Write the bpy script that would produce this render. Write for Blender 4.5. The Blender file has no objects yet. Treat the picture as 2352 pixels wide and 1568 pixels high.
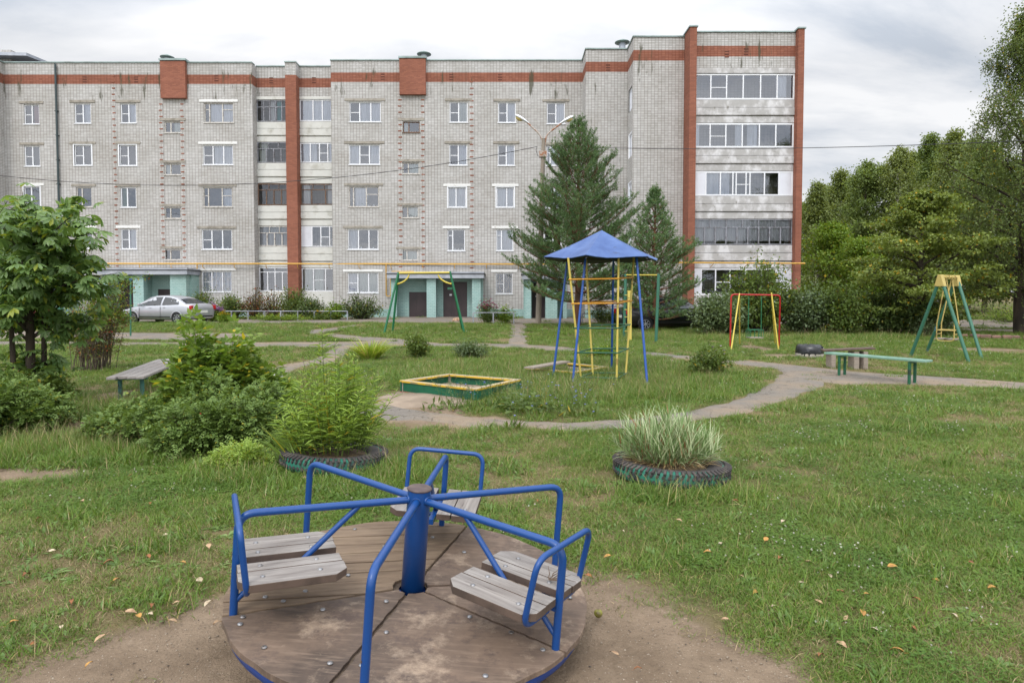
import bpy, bmesh, math, random
import numpy as np
from mathutils import Vector, Matrix
R=math.radians
# ---------------------------------------------------------------- camera, sky, sun, exposure
F=1450.0; HC=1.7; TILT=math.atan(54/1450.0); SHF=54/1450.0
scn=bpy.context.scene
col=scn.collection
cd=bpy.data.cameras.new('camera'); cam=bpy.data.objects.new('camera',cd); col.objects.link(cam)
cd.sensor_width=36; cd.lens=F/2352*36; cd.shift_y=-54/2352.0
cd.clip_start=.05; cd.clip_end=3000
cam.location=(0,0,HC); cam.rotation_euler=(math.pi/2-TILT,0,0)
scn.camera=cam
w=bpy.data.worlds.new('World'); scn.world=w; w.use_nodes=True
SUN_EL=48; SUN_AZ=200   # degrees, azimuth clockwise from +Y
def build_world():
    nt=w.node_tree; N=nt.nodes; L=nt.links
    for n in list(N): N.remove(n)
    out=N.new('ShaderNodeOutputWorld'); bg=N.new('ShaderNodeBackground'); bg.inputs['Strength'].default_value=.1
    sky=N.new('ShaderNodeTexSky'); sky.sky_type='NISHITA'; sky.sun_disc=False
    sky.sun_elevation=R(SUN_EL); sky.sun_rotation=R(SUN_AZ); sky.dust_density=2.0
    tc=N.new('ShaderNodeTexCoord')
    sep=N.new('ShaderNodeSeparateXYZ'); L.new(tc.outputs['Generated'],sep.inputs[0])
    # project the direction onto a cloud layer
    zc=N.new('ShaderNodeMath'); zc.operation='MAXIMUM'; L.new(sep.outputs['Z'],zc.inputs[0]); zc.inputs[1].default_value=0.0
    za=N.new('ShaderNodeMath'); za.operation='ADD'; L.new(zc.outputs[0],za.inputs[0]); za.inputs[1].default_value=.28
    dx=N.new('ShaderNodeMath'); dx.operation='DIVIDE'; L.new(sep.outputs['X'],dx.inputs[0]); L.new(za.outputs[0],dx.inputs[1])
    dy=N.new('ShaderNodeMath'); dy.operation='DIVIDE'; L.new(sep.outputs['Y'],dy.inputs[0]); L.new(za.outputs[0],dy.inputs[1])
    cb=N.new('ShaderNodeCombineXYZ'); L.new(dx.outputs[0],cb.inputs[0]); L.new(dy.outputs[0],cb.inputs[1])
    mp=N.new('ShaderNodeMapping'); mp.inputs['Rotation'].default_value=(0,0,R(18)); mp.inputs['Scale'].default_value=(.55,1.1,1); mp.inputs['Location'].default_value=(2.2,1.1,0)
    L.new(cb.outputs[0],mp.inputs[0])
    n1=N.new('ShaderNodeTexNoise'); n1.inputs['Scale'].default_value=1.9; n1.inputs['Detail'].default_value=10; n1.inputs['Roughness'].default_value=.58; n1.inputs['Distortion'].default_value=.35
    L.new(mp.outputs[0],n1.inputs['Vector'])
    r1=N.new('ShaderNodeValToRGB'); e=r1.color_ramp.elements
    e[0].position=.38; e[0].color=(6.9,7.5,8.4,1); e[1].position=.60; e[1].color=(11.9,11.9,12.0,1)
    m=r1.color_ramp.elements.new(.48); m.color=(9.6,9.85,10.3,1)
    L.new(n1.outputs['Fac'],r1.inputs[0])
    # thin blue gaps
    n2=N.new('ShaderNodeTexNoise'); n2.inputs['Scale'].default_value=.8; n2.inputs['Detail'].default_value=6; L.new(mp.outputs[0],n2.inputs['Vector'])
    r2=N.new('ShaderNodeMapRange'); r2.inputs['From Min'].default_value=.30; r2.inputs['From Max'].default_value=.42; r2.inputs['To Min'].default_value=.55; r2.inputs['To Max'].default_value=.94
    L.new(n2.outputs['Fac'],r2.inputs['Value'])
    sm=N.new('ShaderNodeVectorMath'); sm.operation='SCALE'; sm.inputs['Scale'].default_value=1.6; L.new(sky.outputs[0],sm.inputs[0])
    mx=N.new('ShaderNodeMix'); mx.data_type='RGBA'; L.new(r2.outputs[0],mx.inputs[0]); L.new(sm.outputs[0],mx.inputs[6]); L.new(r1.outputs[0],mx.inputs[7])
    # the overcast layer is thinner, so brighter, overhead and on the sun's side
    bz=N.new('ShaderNodeMapRange'); bz.inputs['From Min'].default_value=.30; bz.inputs['From Max'].default_value=.95; bz.inputs['To Min'].default_value=1.0; bz.inputs['To Max'].default_value=SKYTOP
    L.new(sep.outputs['Z'],bz.inputs['Value'])
    by=N.new('ShaderNodeMapRange'); by.inputs['From Min'].default_value=.3; by.inputs['From Max'].default_value=-.7; by.inputs['To Min'].default_value=1.0; by.inputs['To Max'].default_value=SKYBACK
    L.new(sep.outputs['Y'],by.inputs['Value'])
    mm=N.new('ShaderNodeMath'); mm.operation='MULTIPLY'; L.new(bz.outputs[0],mm.inputs[0]); L.new(by.outputs[0],mm.inputs[1])
    # warmer and brighter towards the upper left of the view
    s2=N.new('ShaderNodeVectorMath'); s2.operation='SCALE'; L.new(mx.outputs[2],s2.inputs[0]); L.new(mm.outputs[0],s2.inputs['Scale'])
    L.new(s2.outputs[0],bg.inputs['Color']); L.new(bg.outputs[0],out.inputs[0])
SKYTOP=2.6; SKYBACK=1.7
build_world()
sd=bpy.data.lights.new('sun','SUN'); sd.energy=1.4; sd.angle=R(14); sd.color=(1,.95,.88)
sun=bpy.data.objects.new('sun',sd); col.objects.link(sun)
sv=Vector((math.sin(R(SUN_AZ))*math.cos(R(SUN_EL)),math.cos(R(SUN_AZ))*math.cos(R(SUN_EL)),math.sin(R(SUN_EL))))
sun.rotation_euler=sv.to_track_quat('Z','Y').to_euler()
scn.view_settings.view_transform='Standard'; scn.view_settings.look='None'; scn.view_settings.gamma=1
scn.view_settings.exposure=-0.27
scn.cycles.max_bounces=8; scn.cycles.transparent_max_bounces=12; scn.cycles.use_denoising=True
# ---------------------------------------------------------------- helpers
rng=np.random.default_rng(7); random.seed(7)
def lin(c): return tuple((x/12.92 if x<=.04045 else ((x+.055)/1.055)**2.4) for x in (c[0]/255,c[1]/255,c[2]/255))
def ray(u,v):
    x=(u-1176)/F; y=1.; z=-(v-784)/F-SHF
    return Vector((x,y*math.cos(TILT)+z*math.sin(TILT),-y*math.sin(TILT)+z*math.cos(TILT)))
def vnoise(x,y,s=1.0,seed=0,octv=1):
    x=np.asarray(x,float)/s; y=np.asarray(y,float)/s; tot=0; amp=1; nrm=0
    for o in range(octv):
        xi=np.floor(x).astype(np.int64); yi=np.floor(y).astype(np.int64); fx=x-xi; fy=y-yi
        fx=fx*fx*(3-2*fx); fy=fy*fy*(3-2*fy)
        def h(a,b):
            n=(a*374761393+b*668265263+(seed+o*17)*1274126177)&0xffffffff
            n=((n^(n>>13))*1274126177)&0xffffffff; n=n^(n>>16)
            return (n&0xffff)/65535.0
        v=(h(xi,yi)*(1-fx)+h(xi+1,yi)*fx)*(1-fy)+(h(xi,yi+1)*(1-fx)+h(xi+1,yi+1)*fx)*fy
        tot=tot+v*amp; nrm+=amp; amp*=.5; x=x*2.03+11.3; y=y*2.03+5.7
    return tot/nrm
def sst(a,b,x):
    t=np.clip((x-a)/(b-a),0,1); return t*t*(3-2*t)
def hz(x,y):
    x=np.asarray(x,float); y=np.asarray(y,float)
    return .2*sst(18,34,y)+(vnoise(x,y,1.7,3,2)-.5)*.035*sst(2,5,y)*(1-.6*sst(9,30,y))
def ground(u,v,h=0.):
    r=ray(u,v); z=0.
    for i in range(8):
        t=(HC-(z+h))/-r.z; p=Vector((0,0,HC))+r*t; z=float(hz(p.x,p.y))
    return p
G=ground
def W(u,v,Y):
    r=ray(u,v); t=Y/r.y; return Vector((0,0,HC))+r*t
def tag(o,label=None,cat=None,group=None,kind=None):
    if label: o['label']=label
    if cat: o['category']=cat
    if group: o['group']=group
    if kind: o['kind']=kind
    return o
def empty(name,loc,rz=0,label=None,cat=None,group=None):
    o=bpy.data.objects.new(name,None); col.objects.link(o); o.location=loc; o.rotation_euler=(0,0,rz); o.empty_display_size=.2
    return tag(o,label,cat,group)
def place(me,name,mat=None,parent=None,link=True):
    o=bpy.data.objects.new(name,me)
    if link: col.objects.link(o)
    if mat is not None:
        for m in (mat if isinstance(mat,(list,tuple)) else [mat]): me.materials.append(m)
    if parent is not None:
        o.parent=parent
    return o
def world_parent(o,parent):   # geometry written in world coordinates, parented with inverse
    o.parent=parent
    m=Matrix.LocRotScale(parent.location,parent.rotation_euler,parent.scale)
    if parent.parent is not None:
        pp=parent.parent; m=Matrix.LocRotScale(pp.location,pp.rotation_euler,pp.scale)@parent.matrix_parent_inverse@m
    o.matrix_parent_inverse=m.inverted(); return o
def npmesh(name,V,T=None,Q=None,mat_index=None,smooth=False):
    V=np.asarray(V,np.float32).reshape(-1,3); me=bpy.data.meshes.new(name)
    nt=0 if T is None else len(T); nq=0 if Q is None else len(Q)
    me.vertices.add(len(V)); me.vertices.foreach_set('co',V.ravel())
    loops=[]; ls=[]
    if nt: loops.append(np.asarray(T,np.int32).ravel()); ls.append(np.arange(nt,dtype=np.int32)*3)
    if nq: loops.append(np.asarray(Q,np.int32).ravel()); ls.append(nt*3+np.arange(nq,dtype=np.int32)*4)
    lp=np.concatenate(loops); me.loops.add(len(lp)); me.loops.foreach_set('vertex_index',lp)
    me.polygons.add(nt+nq); me.polygons.foreach_set('loop_start',np.concatenate(ls))
    if mat_index is not None: me.polygons.foreach_set('material_index',np.asarray(mat_index,np.int32))
    me.update(calc_edges=True); me.validate()
    if smooth: me.polygons.foreach_set('use_smooth',np.ones(nt+nq,bool))
    return me
class MB:
    def __init__(s): s.v=[]; s.f=[]; s.m=[]; s.sm=[]
    def add(s,vs,fs,m=0,sm=False):
        b=len(s.v); s.v+= [tuple(v) for v in vs]; s.f+=[tuple(i+b for i in f) for f in fs]; s.m+=[m]*len(fs); s.sm+=[sm]*len(fs); return s
    def box(s,c,d,M=None,m=0,rz=0,ch=0):
        x,y,z=d[0]/2,d[1]/2,d[2]/2
        vs=[Vector((a*x,b*y,e*z)) for a in (-1,1) for b in (-1,1) for e in (-1,1)]
        if rz: 
            rm=Matrix.Rotation(rz,3,'Z'); vs=[rm@v for v in vs]
        if M is not None: vs=[M@v for v in vs]
        vs=[v+Vector(c) for v in vs]
        return s.add(vs,[(0,1,3,2),(4,6,7,5),(0,4,5,1),(2,3,7,6),(0,2,6,4),(1,5,7,3)],m)
    def bb(s,x0,x1,y0,y1,z0,z1,m=0):
        return s.box(((x0+x1)/2,(y0+y1)/2,(z0+z1)/2),(abs(x1-x0),abs(y1-y0),abs(z1-z0)),m=m)
    def beam(s,a,b,wd,th,m=0,up=(0,0,1)):
        a=Vector(a); b=Vector(b); d=b-a; L=d.length; d.normalize(); u=Vector(up)
        sx=d.cross(u)
        if sx.length<1e-4: sx=d.cross(Vector((0,1,0)))
        sx.normalize(); uz=sx.cross(d)
        M=Matrix((d,sx,uz)).transposed()
        return s.box((a+b)/2,(L,wd,th),M=M,m=m)
    def tube(s,pts,r,n=8,m=0,caps=True,closed=False):
        pts=[Vector(p) for p in pts]; k=len(pts)
        rs=r if isinstance(r,(list,tuple,np.ndarray)) else [r]*k
        T=[]
        for i in range(k):
            if closed: t=(pts[(i+1)%k]-pts[i-1])
            else: t=(pts[min(i+1,k-1)]-pts[max(i-1,0)])
            T.append(t.normalized())
        u=T[0].orthogonal().normalized(); vs=[]; 
        for i in range(k):
            u=(u-T[i]*u.dot(T[i])); 
            if u.length<1e-6: u=T[i].orthogonal()
            u.normalize(); w_=T[i].cross(u)
            for j in range(n):
                a=2*math.pi*j/n; vs.append(pts[i]+(u*math.cos(a)+w_*math.sin(a))*rs[i])
        fs=[]
        for i in range(k if closed else k-1):
            i2=(i+1)%k
            for j in range(n): fs.append((i*n+j,i*n+(j+1)%n,i2*n+(j+1)%n,i2*n+j))
        s.add(vs,fs,m,True)
        if caps and not closed: s.add(vs[:n],[tuple(reversed(range(n)))],m); s.add(vs[-n:],[tuple(range(n))],m)
        return s
    def lathe(s,prof,c=(0,0,0),n=24,m=0,M=None,sm=True):
        vs=[]
        for (r,z) in prof:
            for j in range(n):
                a=2*math.pi*j/n; p=Vector((r*math.cos(a),r*math.sin(a),z))
                if M is not None: p=M@p
                vs.append(p+Vector(c))
        k=len(prof)
        fs=[(i*n+j,i*n+(j+1)%n,(i+1)*n+(j+1)%n,(i+1)*n+j) for i in range(k-1) for j in range(n)]
        return s.add(vs,fs,m,sm)
    def prism(s,poly,z0,z1,m=0,M=None):
        n=len(poly); vs=[Vector((p[0],p[1],z0)) for p in poly]+[Vector((p[0],p[1],z1)) for p in poly]
        if M is not None: vs=[M@v for v in vs]
        fs=[tuple(reversed(range(n))),tuple(range(n,2*n))]+[(i,(i+1)%n,n+(i+1)%n,n+i) for i in range(n)]
        return s.add(vs,fs,m)
    def build(s,name,mat,parent=None,bevel=0,origin=None,seg=1,wp=False):
        me=bpy.data.meshes.new(name); vs=s.v
        if origin is not None: vs=[(v[0]-origin[0],v[1]-origin[1],v[2]-origin[2]) for v in vs]
        me.from_pydata(vs,[],s.f); me.update()
        mats=mat if isinstance(mat,(list,tuple)) else [mat]
        me.polygons.foreach_set('material_index',s.m); me.polygons.foreach_set('use_smooth',s.sm)
        o=place(me,name,mats)
        if origin is not None: o.location=origin
        if parent is not None:
            if wp: world_parent(o,parent)
            else: o.parent=parent
        if bevel:
            b=o.modifiers.new('b','BEVEL'); b.width=bevel; b.segments=seg; b.limit_method='ANGLE'; b.angle_limit=R(40)
        return o
def fillet(pts,r,n=6):
    pts=[Vector(p) for p in pts]; out=[pts[0]]
    for i in range(1,len(pts)-1):
        a,b,c=pts[i-1],pts[i],pts[i+1]; d1=(a-b); d2=(c-b); rr=min(r,d1.length*.49,d2.length*.49)
        p1=b+d1.normalized()*rr; p2=b+d2.normalized()*rr
        for k in range(n+1):
            t=k/n; out.append(p1*(1-t)**2+b*2*t*(1-t)+p2*t*t)
    out.append(pts[-1]); return out
# ---------------------------------------------------------------- materials
def newmat(name):
    m=bpy.data.materials.new(name); m.use_nodes=True; nt=m.node_tree; b=nt.nodes['Principled BSDF']; return m,nt,b
def nz(nt,vec,scale,detail=4,rough=.55,dist=0):
    n=nt.nodes.new('ShaderNodeTexNoise'); n.inputs['Scale'].default_value=scale; n.inputs['Detail'].default_value=detail; n.inputs['Roughness'].default_value=rough; n.inputs['Distortion'].default_value=dist
    if vec is not None: nt.links.new(vec,n.inputs['Vector'])
    return n.outputs['Fac']
def mapr(nt,x,a,b,c=0,d=1):
    n=nt.nodes.new('ShaderNodeMapRange'); n.inputs['From Min'].default_value=a; n.inputs['From Max'].default_value=b; n.inputs['To Min'].default_value=c; n.inputs['To Max'].default_value=d
    nt.links.new(x,n.inputs['Value']); return n.outputs[0]
def mixc(nt,f,a,b,mode='MIX'):
    n=nt.nodes.new('ShaderNodeMix'); n.data_type='RGBA'; n.blend_type=mode
    for s_,v in ((0,f),(6,a),(7,b)):
        if isinstance(v,bpy.types.NodeSocket): nt.links.new(v,n.inputs[s_])
        elif s_==0: n.inputs[0].default_value=v
        else: n.inputs[s_].default_value=(*v[:3],1)
    return n.outputs[2]
def mth(nt,op,a,b=None,c=None):
    n=nt.nodes.new('ShaderNodeMath'); n.operation=op
    for i,v in enumerate((a,b,c)):
        if v is None: continue
        if isinstance(v,bpy.types.NodeSocket): nt.links.new(v,n.inputs[i])
        else: n.inputs[i].default_value=v
    return n.outputs[0]
def bump(nt,b,h,strength=.3,dist=.01):
    n=nt.nodes.new('ShaderNodeBump'); n.inputs['Strength'].default_value=strength; n.inputs['Distance'].default_value=dist
    nt.links.new(h,n.inputs['Height']); nt.links.new(n.outputs[0],b.inputs['Normal'])
def objc(nt,kind='Object'):
    if kind=='World': return nt.nodes.new('ShaderNodeNewGeometry').outputs['Position']
    return nt.nodes.new('ShaderNodeTexCoord').outputs[kind]
def vmap(nt,v,scale=(1,1,1),rot=(0,0,0)):
    n=nt.nodes.new('ShaderNodeMapping'); n.inputs['Scale'].default_value=scale; n.inputs['Rotation'].default_value=rot; nt.links.new(v,n.inputs[0]); return n.outputs[0]
def pm(name,c1,c2=None,sc=4,lo=.45,hi=.65,rough=.6,metal=0,bmp=0,bsc=40,var=.12,stretch=(1,1,1),coord='World',spec=.5,c3=None,lo3=.6,hi3=.66,sc3=9):
    m,nt,b=newmat(name); v=objc(nt,coord); v2=vmap(nt,v,stretch)
    f=nz(nt,v2,sc*2.3,5); base=mixc(nt,f,tuple(x*(1-var) for x in c1),tuple(min(1,x*(1+var)) for x in c1))
    if c2 is not None: base=mixc(nt,mapr(nt,nz(nt,v2,sc,6,.6),lo,hi),base,c2)
    if c3 is not None: base=mixc(nt,mapr(nt,nz(nt,v2,sc3,7,.65),lo3,hi3),base,c3)
    nt.links.new(base,b.inputs['Base Color']); b.inputs['Roughness'].default_value=rough; b.inputs['Metallic'].default_value=metal
    b.inputs['Specular IOR Level'].default_value=spec
    if bmp: bump(nt,b,nz(nt,vmap(nt,v,stretch),bsc,4),bmp,.01)
    return m
M={}
def leafmat(name,ca,cb,cc=None,pc=.06,trans=.35,rough=.5,sc=.6,spec=.35):
    m,nt,b=newmat(name)
    g=nt.nodes.new('ShaderNodeNewGeometry'); rnd=g.outputs['Random Per Island']
    big=nz(nt,g.outputs['Position'],sc,3)
    f=mth(nt,'ADD',mth(nt,'MULTIPLY',rnd,.6),mth(nt,'MULTIPLY',mapr(nt,big,.3,.7),.4))
    c=mixc(nt,f,ca,cb)
    if cc is not None:
        r2=mth(nt,'FRACT',mth(nt,'MULTIPLY',rnd,37.7)); c=mixc(nt,mth(nt,'LESS_THAN',r2,pc),c,cc)
    nt.links.new(c,b.inputs['Base Color']); b.inputs['Roughness'].default_value=rough; b.inputs['Specular IOR Level'].default_value=spec
    tr=nt.nodes.new('ShaderNodeBsdfTranslucent'); tc=mixc(nt,1.0,c,(1.25,1.15,.55),'MULTIPLY'); nt.links.new(tc,tr.inputs[0])
    mx=nt.nodes.new('ShaderNodeMixShader'); mx.inputs[0].default_value=trans
    nt.links.new(b.outputs[0],mx.inputs[1]); nt.links.new(tr.outputs[0],mx.inputs[2]); nt.links.new(mx.outputs[0],nt.nodes['Material Output'].inputs[0])
    return m
def brickmat(name,c1,c2,mortar,bw=.205,rh=.1,ms=.012,band=None,stain=True,offset=0.0,rough=.85,grime=True):
    m,nt,b=newmat(name); pos=objc(nt,'World'); sp=nt.nodes.new('ShaderNodeSeparateXYZ'); nt.links.new(pos,sp.inputs[0])
    u=mth(nt,'ADD',sp.outputs[0],sp.outputs[1]); cb=nt.nodes.new('ShaderNodeCombineXYZ'); nt.links.new(u,cb.inputs[0]); nt.links.new(sp.outputs[2],cb.inputs[1])
    wob=nt.nodes.new('ShaderNodeVectorMath'); wob.operation='ADD'
    nn=nt.nodes.new('ShaderNodeTexNoise'); nn.inputs['Scale'].default_value=.9; nt.links.new(pos,nn.inputs['Vector'])
    sc=nt.nodes.new('ShaderNodeVectorMath'); sc.operation='SCALE'; sc.inputs['Scale'].default_value=.03; nt.links.new(nn.outputs['Color'],sc.inputs[0])
    nt.links.new(cb.outputs[0],wob.inputs[0]); nt.links.new(sc.outputs[0],wob.inputs[1])
    br=nt.nodes.new('ShaderNodeTexBrick'); br.offset=offset; br.offset_frequency=2; br.squash=1
    br.inputs['Scale'].default_value=1; br.inputs['Brick Width'].default_value=bw; br.inputs['Row Height'].default_value=rh; br.inputs['Mortar Size'].default_value=ms; br.inputs['Mortar Smooth'].default_value=.3; br.inputs['Bias'].default_value=0
    br.inputs['Color1'].default_value=(*c1,1); br.inputs['Color2'].default_value=(*c2,1); br.inputs['Mortar'].default_value=(*mortar,1)
    nt.links.new(wob.outputs[0],br.inputs['Vector'])
    c=br.outputs['Color']
    if band:
        br2=nt.nodes.new('ShaderNodeTexBrick'); br2.offset=0
        for k in ('Scale','Brick Width','Row Height','Mortar Size','Mortar Smooth'): br2.inputs[k].default_value=br.inputs[k].default_value
        br2.inputs['Color1'].default_value=(*RED1,1); br2.inputs['Color2'].default_value=(*RED2,1); br2.inputs['Mortar'].default_value=(*lin((120,70,52)),1)
        nt.links.new(wob.outputs[0],br2.inputs['Vector'])
        f=mth(nt,'MULTIPLY',mth(nt,'GREATER_THAN',sp.outputs[2],band[0]),mth(nt,'LESS_THAN',sp.outputs[2],band[1]))
        c=mixc(nt,f,c,br2.outputs['Color'])
    # slow tone drift over the wall, and efflorescence / soot
    c=mixc(nt,mapr(nt,nz(nt,pos,.5,6,.65),.38,.62,0,.9),c,mixc(nt,1.0,c,(.84,.825,.80),'MULTIPLY'))
    if grime:
        hs=nz(nt,vmap(nt,pos,(.25,.25,2.2)),1.1,6,.65); c=mixc(nt,mapr(nt,hs,.52,.75,0,.4),c,mixc(nt,1.0,c,(.78,.74,.70),'MULTIPLY'))
    if stain:
        st=nz(nt,vmap(nt,pos,(2.6,2.6,.35)),1.0,5,.7); s2=nz(nt,vmap(nt,pos,(1,1,.8)),.55,2)
        zup=mth(nt,'MULTIPLY',mapr(nt,sp.outputs[2],13.9,14.9),mth(nt,'SUBTRACT',1.0,mapr(nt,sp.outputs[2],16.3,16.9)))
        zz=mth(nt,'ADD',mth(nt,'MULTIPLY',zup,.10),0.0)
        f=mapr(nt,mth(nt,'ADD',st,zz),.67,.74,0,.8)
        c=mixc(nt,f,c,lin((72,72,56)))
    nt.links.new(c,b.inputs['Base Color']); b.inputs['Roughness'].default_value=rough; b.inputs['Specular IOR Level'].default_value=.2
    inv=mth(nt,'SUBTRACT',1.0,br.outputs['Fac']); bump(nt,b,inv,.5,.006)
    return m
RED1=lin((156,105,87)); RED2=lin((138,92,78))
BAND=(15.62,16.24)
M['brick']=brickmat('white_brick',lin((200,199,198)),lin((182,181,179)),lin((130,124,118)),band=BAND)
M['redbrick']=brickmat('red_brick',RED1,RED2,lin((135,82,62)),bw=.26,rh=.077,ms=.008,stain=False,offset=.5)
M['turq']=brickmat('turquoise_painted_brick',lin((166,194,190)),lin((154,186,182)),lin((122,152,150)),bw=.26,rh=.1,ms=.008,stain=False,offset=.5,grime=False,rough=.6)
M['concrete']=pm('balcony_concrete',lin((170,168,166)),lin((208,207,208)),sc=1.6,lo=.46,hi=.62,rough=.9,bmp=.3,bsc=30,stretch=(1,1,.8),c3=lin((120,116,104)),lo3=.62,hi3=.74,sc3=2.2)
M['concrete_white']=pm('whitewashed_concrete',lin((205,205,200)),lin((172,170,160)),sc=1.3,lo=.54,hi=.7,rough=.9,bmp=.3,bsc=30,c3=lin((130,124,112)),lo3=.66,hi3=.78,sc3=2.4)
M['lintel']=pm('lintel_concrete',lin((158,152,142)),lin((130,124,114)),sc=3,rough=.9,var=.08)
M['lintel_w']=pm('painted_lintel',lin((222,222,220)),lin((190,186,178)),sc=3,lo=.6,hi=.7,rough=.7)
M['white']=pm('white_frame_plastic',lin((226,228,232)),lin((205,206,208)),sc=3,lo=.6,hi=.8,rough=.35,var=.03)
M['panelwhite']=pm('white_cladding_panel',lin((214,216,224)),lin((196,198,204)),sc=1.5,lo=.5,hi=.8,rough=.4,var=.04)
M['woodwhite']=pm('old_painted_wood_frame',lin((198,194,188)),lin((150,142,132)),sc=6,lo=.52,hi=.66,rough=.7)
M['woodbrown']=pm('old_brown_frame',lin((118,92,74)),lin((82,66,56)),sc=6,rough=.7)
M['woodgrey']=pm('old_grey_frame',lin((140,142,150)),lin((108,106,108)),sc=6,rough=.7)
M['coping']=pm('zinc_coping',lin((146,162,160)),lin((120,134,130)),sc=1.5,rough=.45,metal=.3)
M['galv']=pm('galvanised_sheet',lin((176,180,188)),lin((140,146,156)),sc=1.2,lo=.4,hi=.7,rough=.4,metal=.35)
M['dark']=pm('dark_roofing',lin((60,62,66)),rough=.8)
M['door']=pm('dark_brown_steel_door',lin((62,50,52)),lin((50,42,44)),sc=2,rough=.45,var=.08)
M['yellowpipe']=pm('yellow_gas_pipe_paint',lin((204,158,66)),lin((170,124,52)),sc=3,lo=.6,hi=.7,rough=.45)
M['downpipe']=pm('dark_green_downpipe',lin((52,66,68)),rough=.5)
def asphaltmat():
    m,nt,b=newmat('worn_asphalt'); v=objc(nt,'World'); c=mixc(nt,nz(nt,v,26,5,.7),lin((98,93,87)),lin((136,129,120))); c=mixc(nt,mapr(nt,nz(nt,v,.8,6,.6),.44,.66),c,mixc(nt,nz(nt,v,9,5),lin((122,108,92)),lin((150,134,114))))
    vo=nt.nodes.new('ShaderNodeTexVoronoi'); vo.feature='DISTANCE_TO_EDGE'; vo.inputs['Scale'].default_value=1.3; wv=nt.nodes.new('ShaderNodeVectorMath'); wv.operation='ADD'; nn=nt.nodes.new('ShaderNodeTexNoise'); nn.inputs['Scale'].default_value=3; nn.inputs['Detail'].default_value=6; nt.links.new(v,nn.inputs['Vector']); nt.links.new(v,wv.inputs[0]); nt.links.new(nn.outputs['Color'],wv.inputs[1]); nt.links.new(wv.outputs[0],vo.inputs['Vector'])
    c=mixc(nt,mapr(nt,vo.outputs['Distance'],.0,.022,.75,0),c,lin((70,64,56))); c=mixc(nt,mapr(nt,nz(nt,v,70,3,.8),.60,.68,0,.7),c,lin((176,168,160)))
    nt.links.new(c,b.inputs['Base Color']); b.inputs['Roughness'].default_value=.95; b.inputs['Specular IOR Level'].default_value=.2; bump(nt,b,mth(nt,'ADD',nz(nt,v,60,5,.7),nz(nt,v,6,4)),.6,.01); return m
M['asphalt']=asphaltmat()
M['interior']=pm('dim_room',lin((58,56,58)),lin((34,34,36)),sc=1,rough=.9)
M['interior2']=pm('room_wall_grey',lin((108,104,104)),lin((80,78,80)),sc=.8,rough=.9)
def curtainmat():
    m,nt,b=newmat('net_curtain'); v=objc(nt,'World'); sp=nt.nodes.new('ShaderNodeSeparateXYZ'); nt.links.new(v,sp.inputs[0])
    f=nz(nt,vmap(nt,v,(9,9,.3)),1.6,3); c=mixc(nt,mapr(nt,f,.3,.7),lin((178,178,184)),lin((216,216,222)))
    nt.links.new(c,b.inputs['Base Color']); b.inputs['Roughness'].default_value=.9; return m
M['curtain']=curtainmat()
M['blind']=pm('vertical_blind',lin((192,196,186)),lin((150,154,150)),sc=4,stretch=(6,6,.1),rough=.8)
def glassmat(name,refl,tint):
    m,nt,b=newmat(name); nt.nodes.remove(b); N=nt.nodes; L=nt.links
    t=N.new('ShaderNodeBsdfTransparent'); t.inputs[0].default_value=(*tint,1); g=N.new('ShaderNodeBsdfGlossy'); g.inputs['Roughness'].default_value=.03; g.inputs[0].default_value=(.9,.93,1,1)
    fr=N.new('ShaderNodeFresnel'); fr.inputs[0].default_value=1.5
    wv=nz(nt,objc(nt,'World'),1.2,2); bp=N.new('ShaderNodeBump'); bp.inputs['Strength'].default_value=.12; bp.inputs['Distance'].default_value=.05; L.new(wv,bp.inputs['Height']); L.new(bp.outputs[0],g.inputs['Normal'])
    f=mth(nt,'ADD',fr.outputs[0],refl); mx=N.new('ShaderNodeMixShader'); L.new(f,mx.inputs[0]); L.new(t.outputs[0],mx.inputs[1]); L.new(g.outputs[0],mx.inputs[2]); L.new(mx.outputs[0],N['Material Output'].inputs[0]); return m
M['glass']=glassmat('window_glass',.15,(.86,.9,.93))
M['glass_dim']=glassmat('old_window_glass',.05,(.8,.82,.82))
M['bark']=pm('tree_bark',lin((96,84,72)),lin((58,50,44)),sc=5,stretch=(1,1,.25),rough=.95,bmp=.8,bsc=25)
M['darkbark']=pm('dark_bark',lin((70,60,50)),lin((44,38,32)),sc=5,stretch=(1,1,.25),rough=.95,bmp=.8,bsc=25)
M['pinebark']=pm('pine_bark',lin((120,82,60)),lin((74,58,48)),sc=5,stretch=(1,1,.3),rough=.95,bmp=.8,bsc=25)
M['birchbark']=pm('birch_bark',lin((196,192,184)),lin((44,40,38)),sc=3,lo=.52,hi=.58,stretch=(1,1,2.5),rough=.8)
# ---------------------------------------------------------------- ground, paths
MGR=Vector((-.504,3.152,.22)); 
def bare(x,y):      # trodden soil round the merry-go-round, 1 = bare
    x=np.asarray(x,float); y=np.asarray(y,float)
    n=(vnoise(x,y,.55,5,3)-.5)*.75
    d=np.hypot((x+.42)/1.88,(y-2.25)/1.75)+n*.42
    m=1-sst(.74,1.24,d)
    for (cx,cy,rx,ry) in BARE:
        d=np.hypot((x-cx)/rx,(y-cy)/ry)+n*.9; m=np.maximum(m,(1-sst(.7,1.15,d))*.95)
    return m
BARE=[]
for (u,v,rx,ry) in ((1745,800,.55,1.0),(1790,817,.8,.55),(950,940,.95,.9),(1000,962,1.0,.3),(1090,975,1.2,.25),(170,985,.75,.8),(260,915,.55,1.2),(1950,872,.8,.4),(2290,805,1.4,1.2),(40,1085,.7,.3),(1340,845,.5,.8)):
    p=G(u,v); BARE.append((p.x,p.y,rx,ry))
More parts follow.
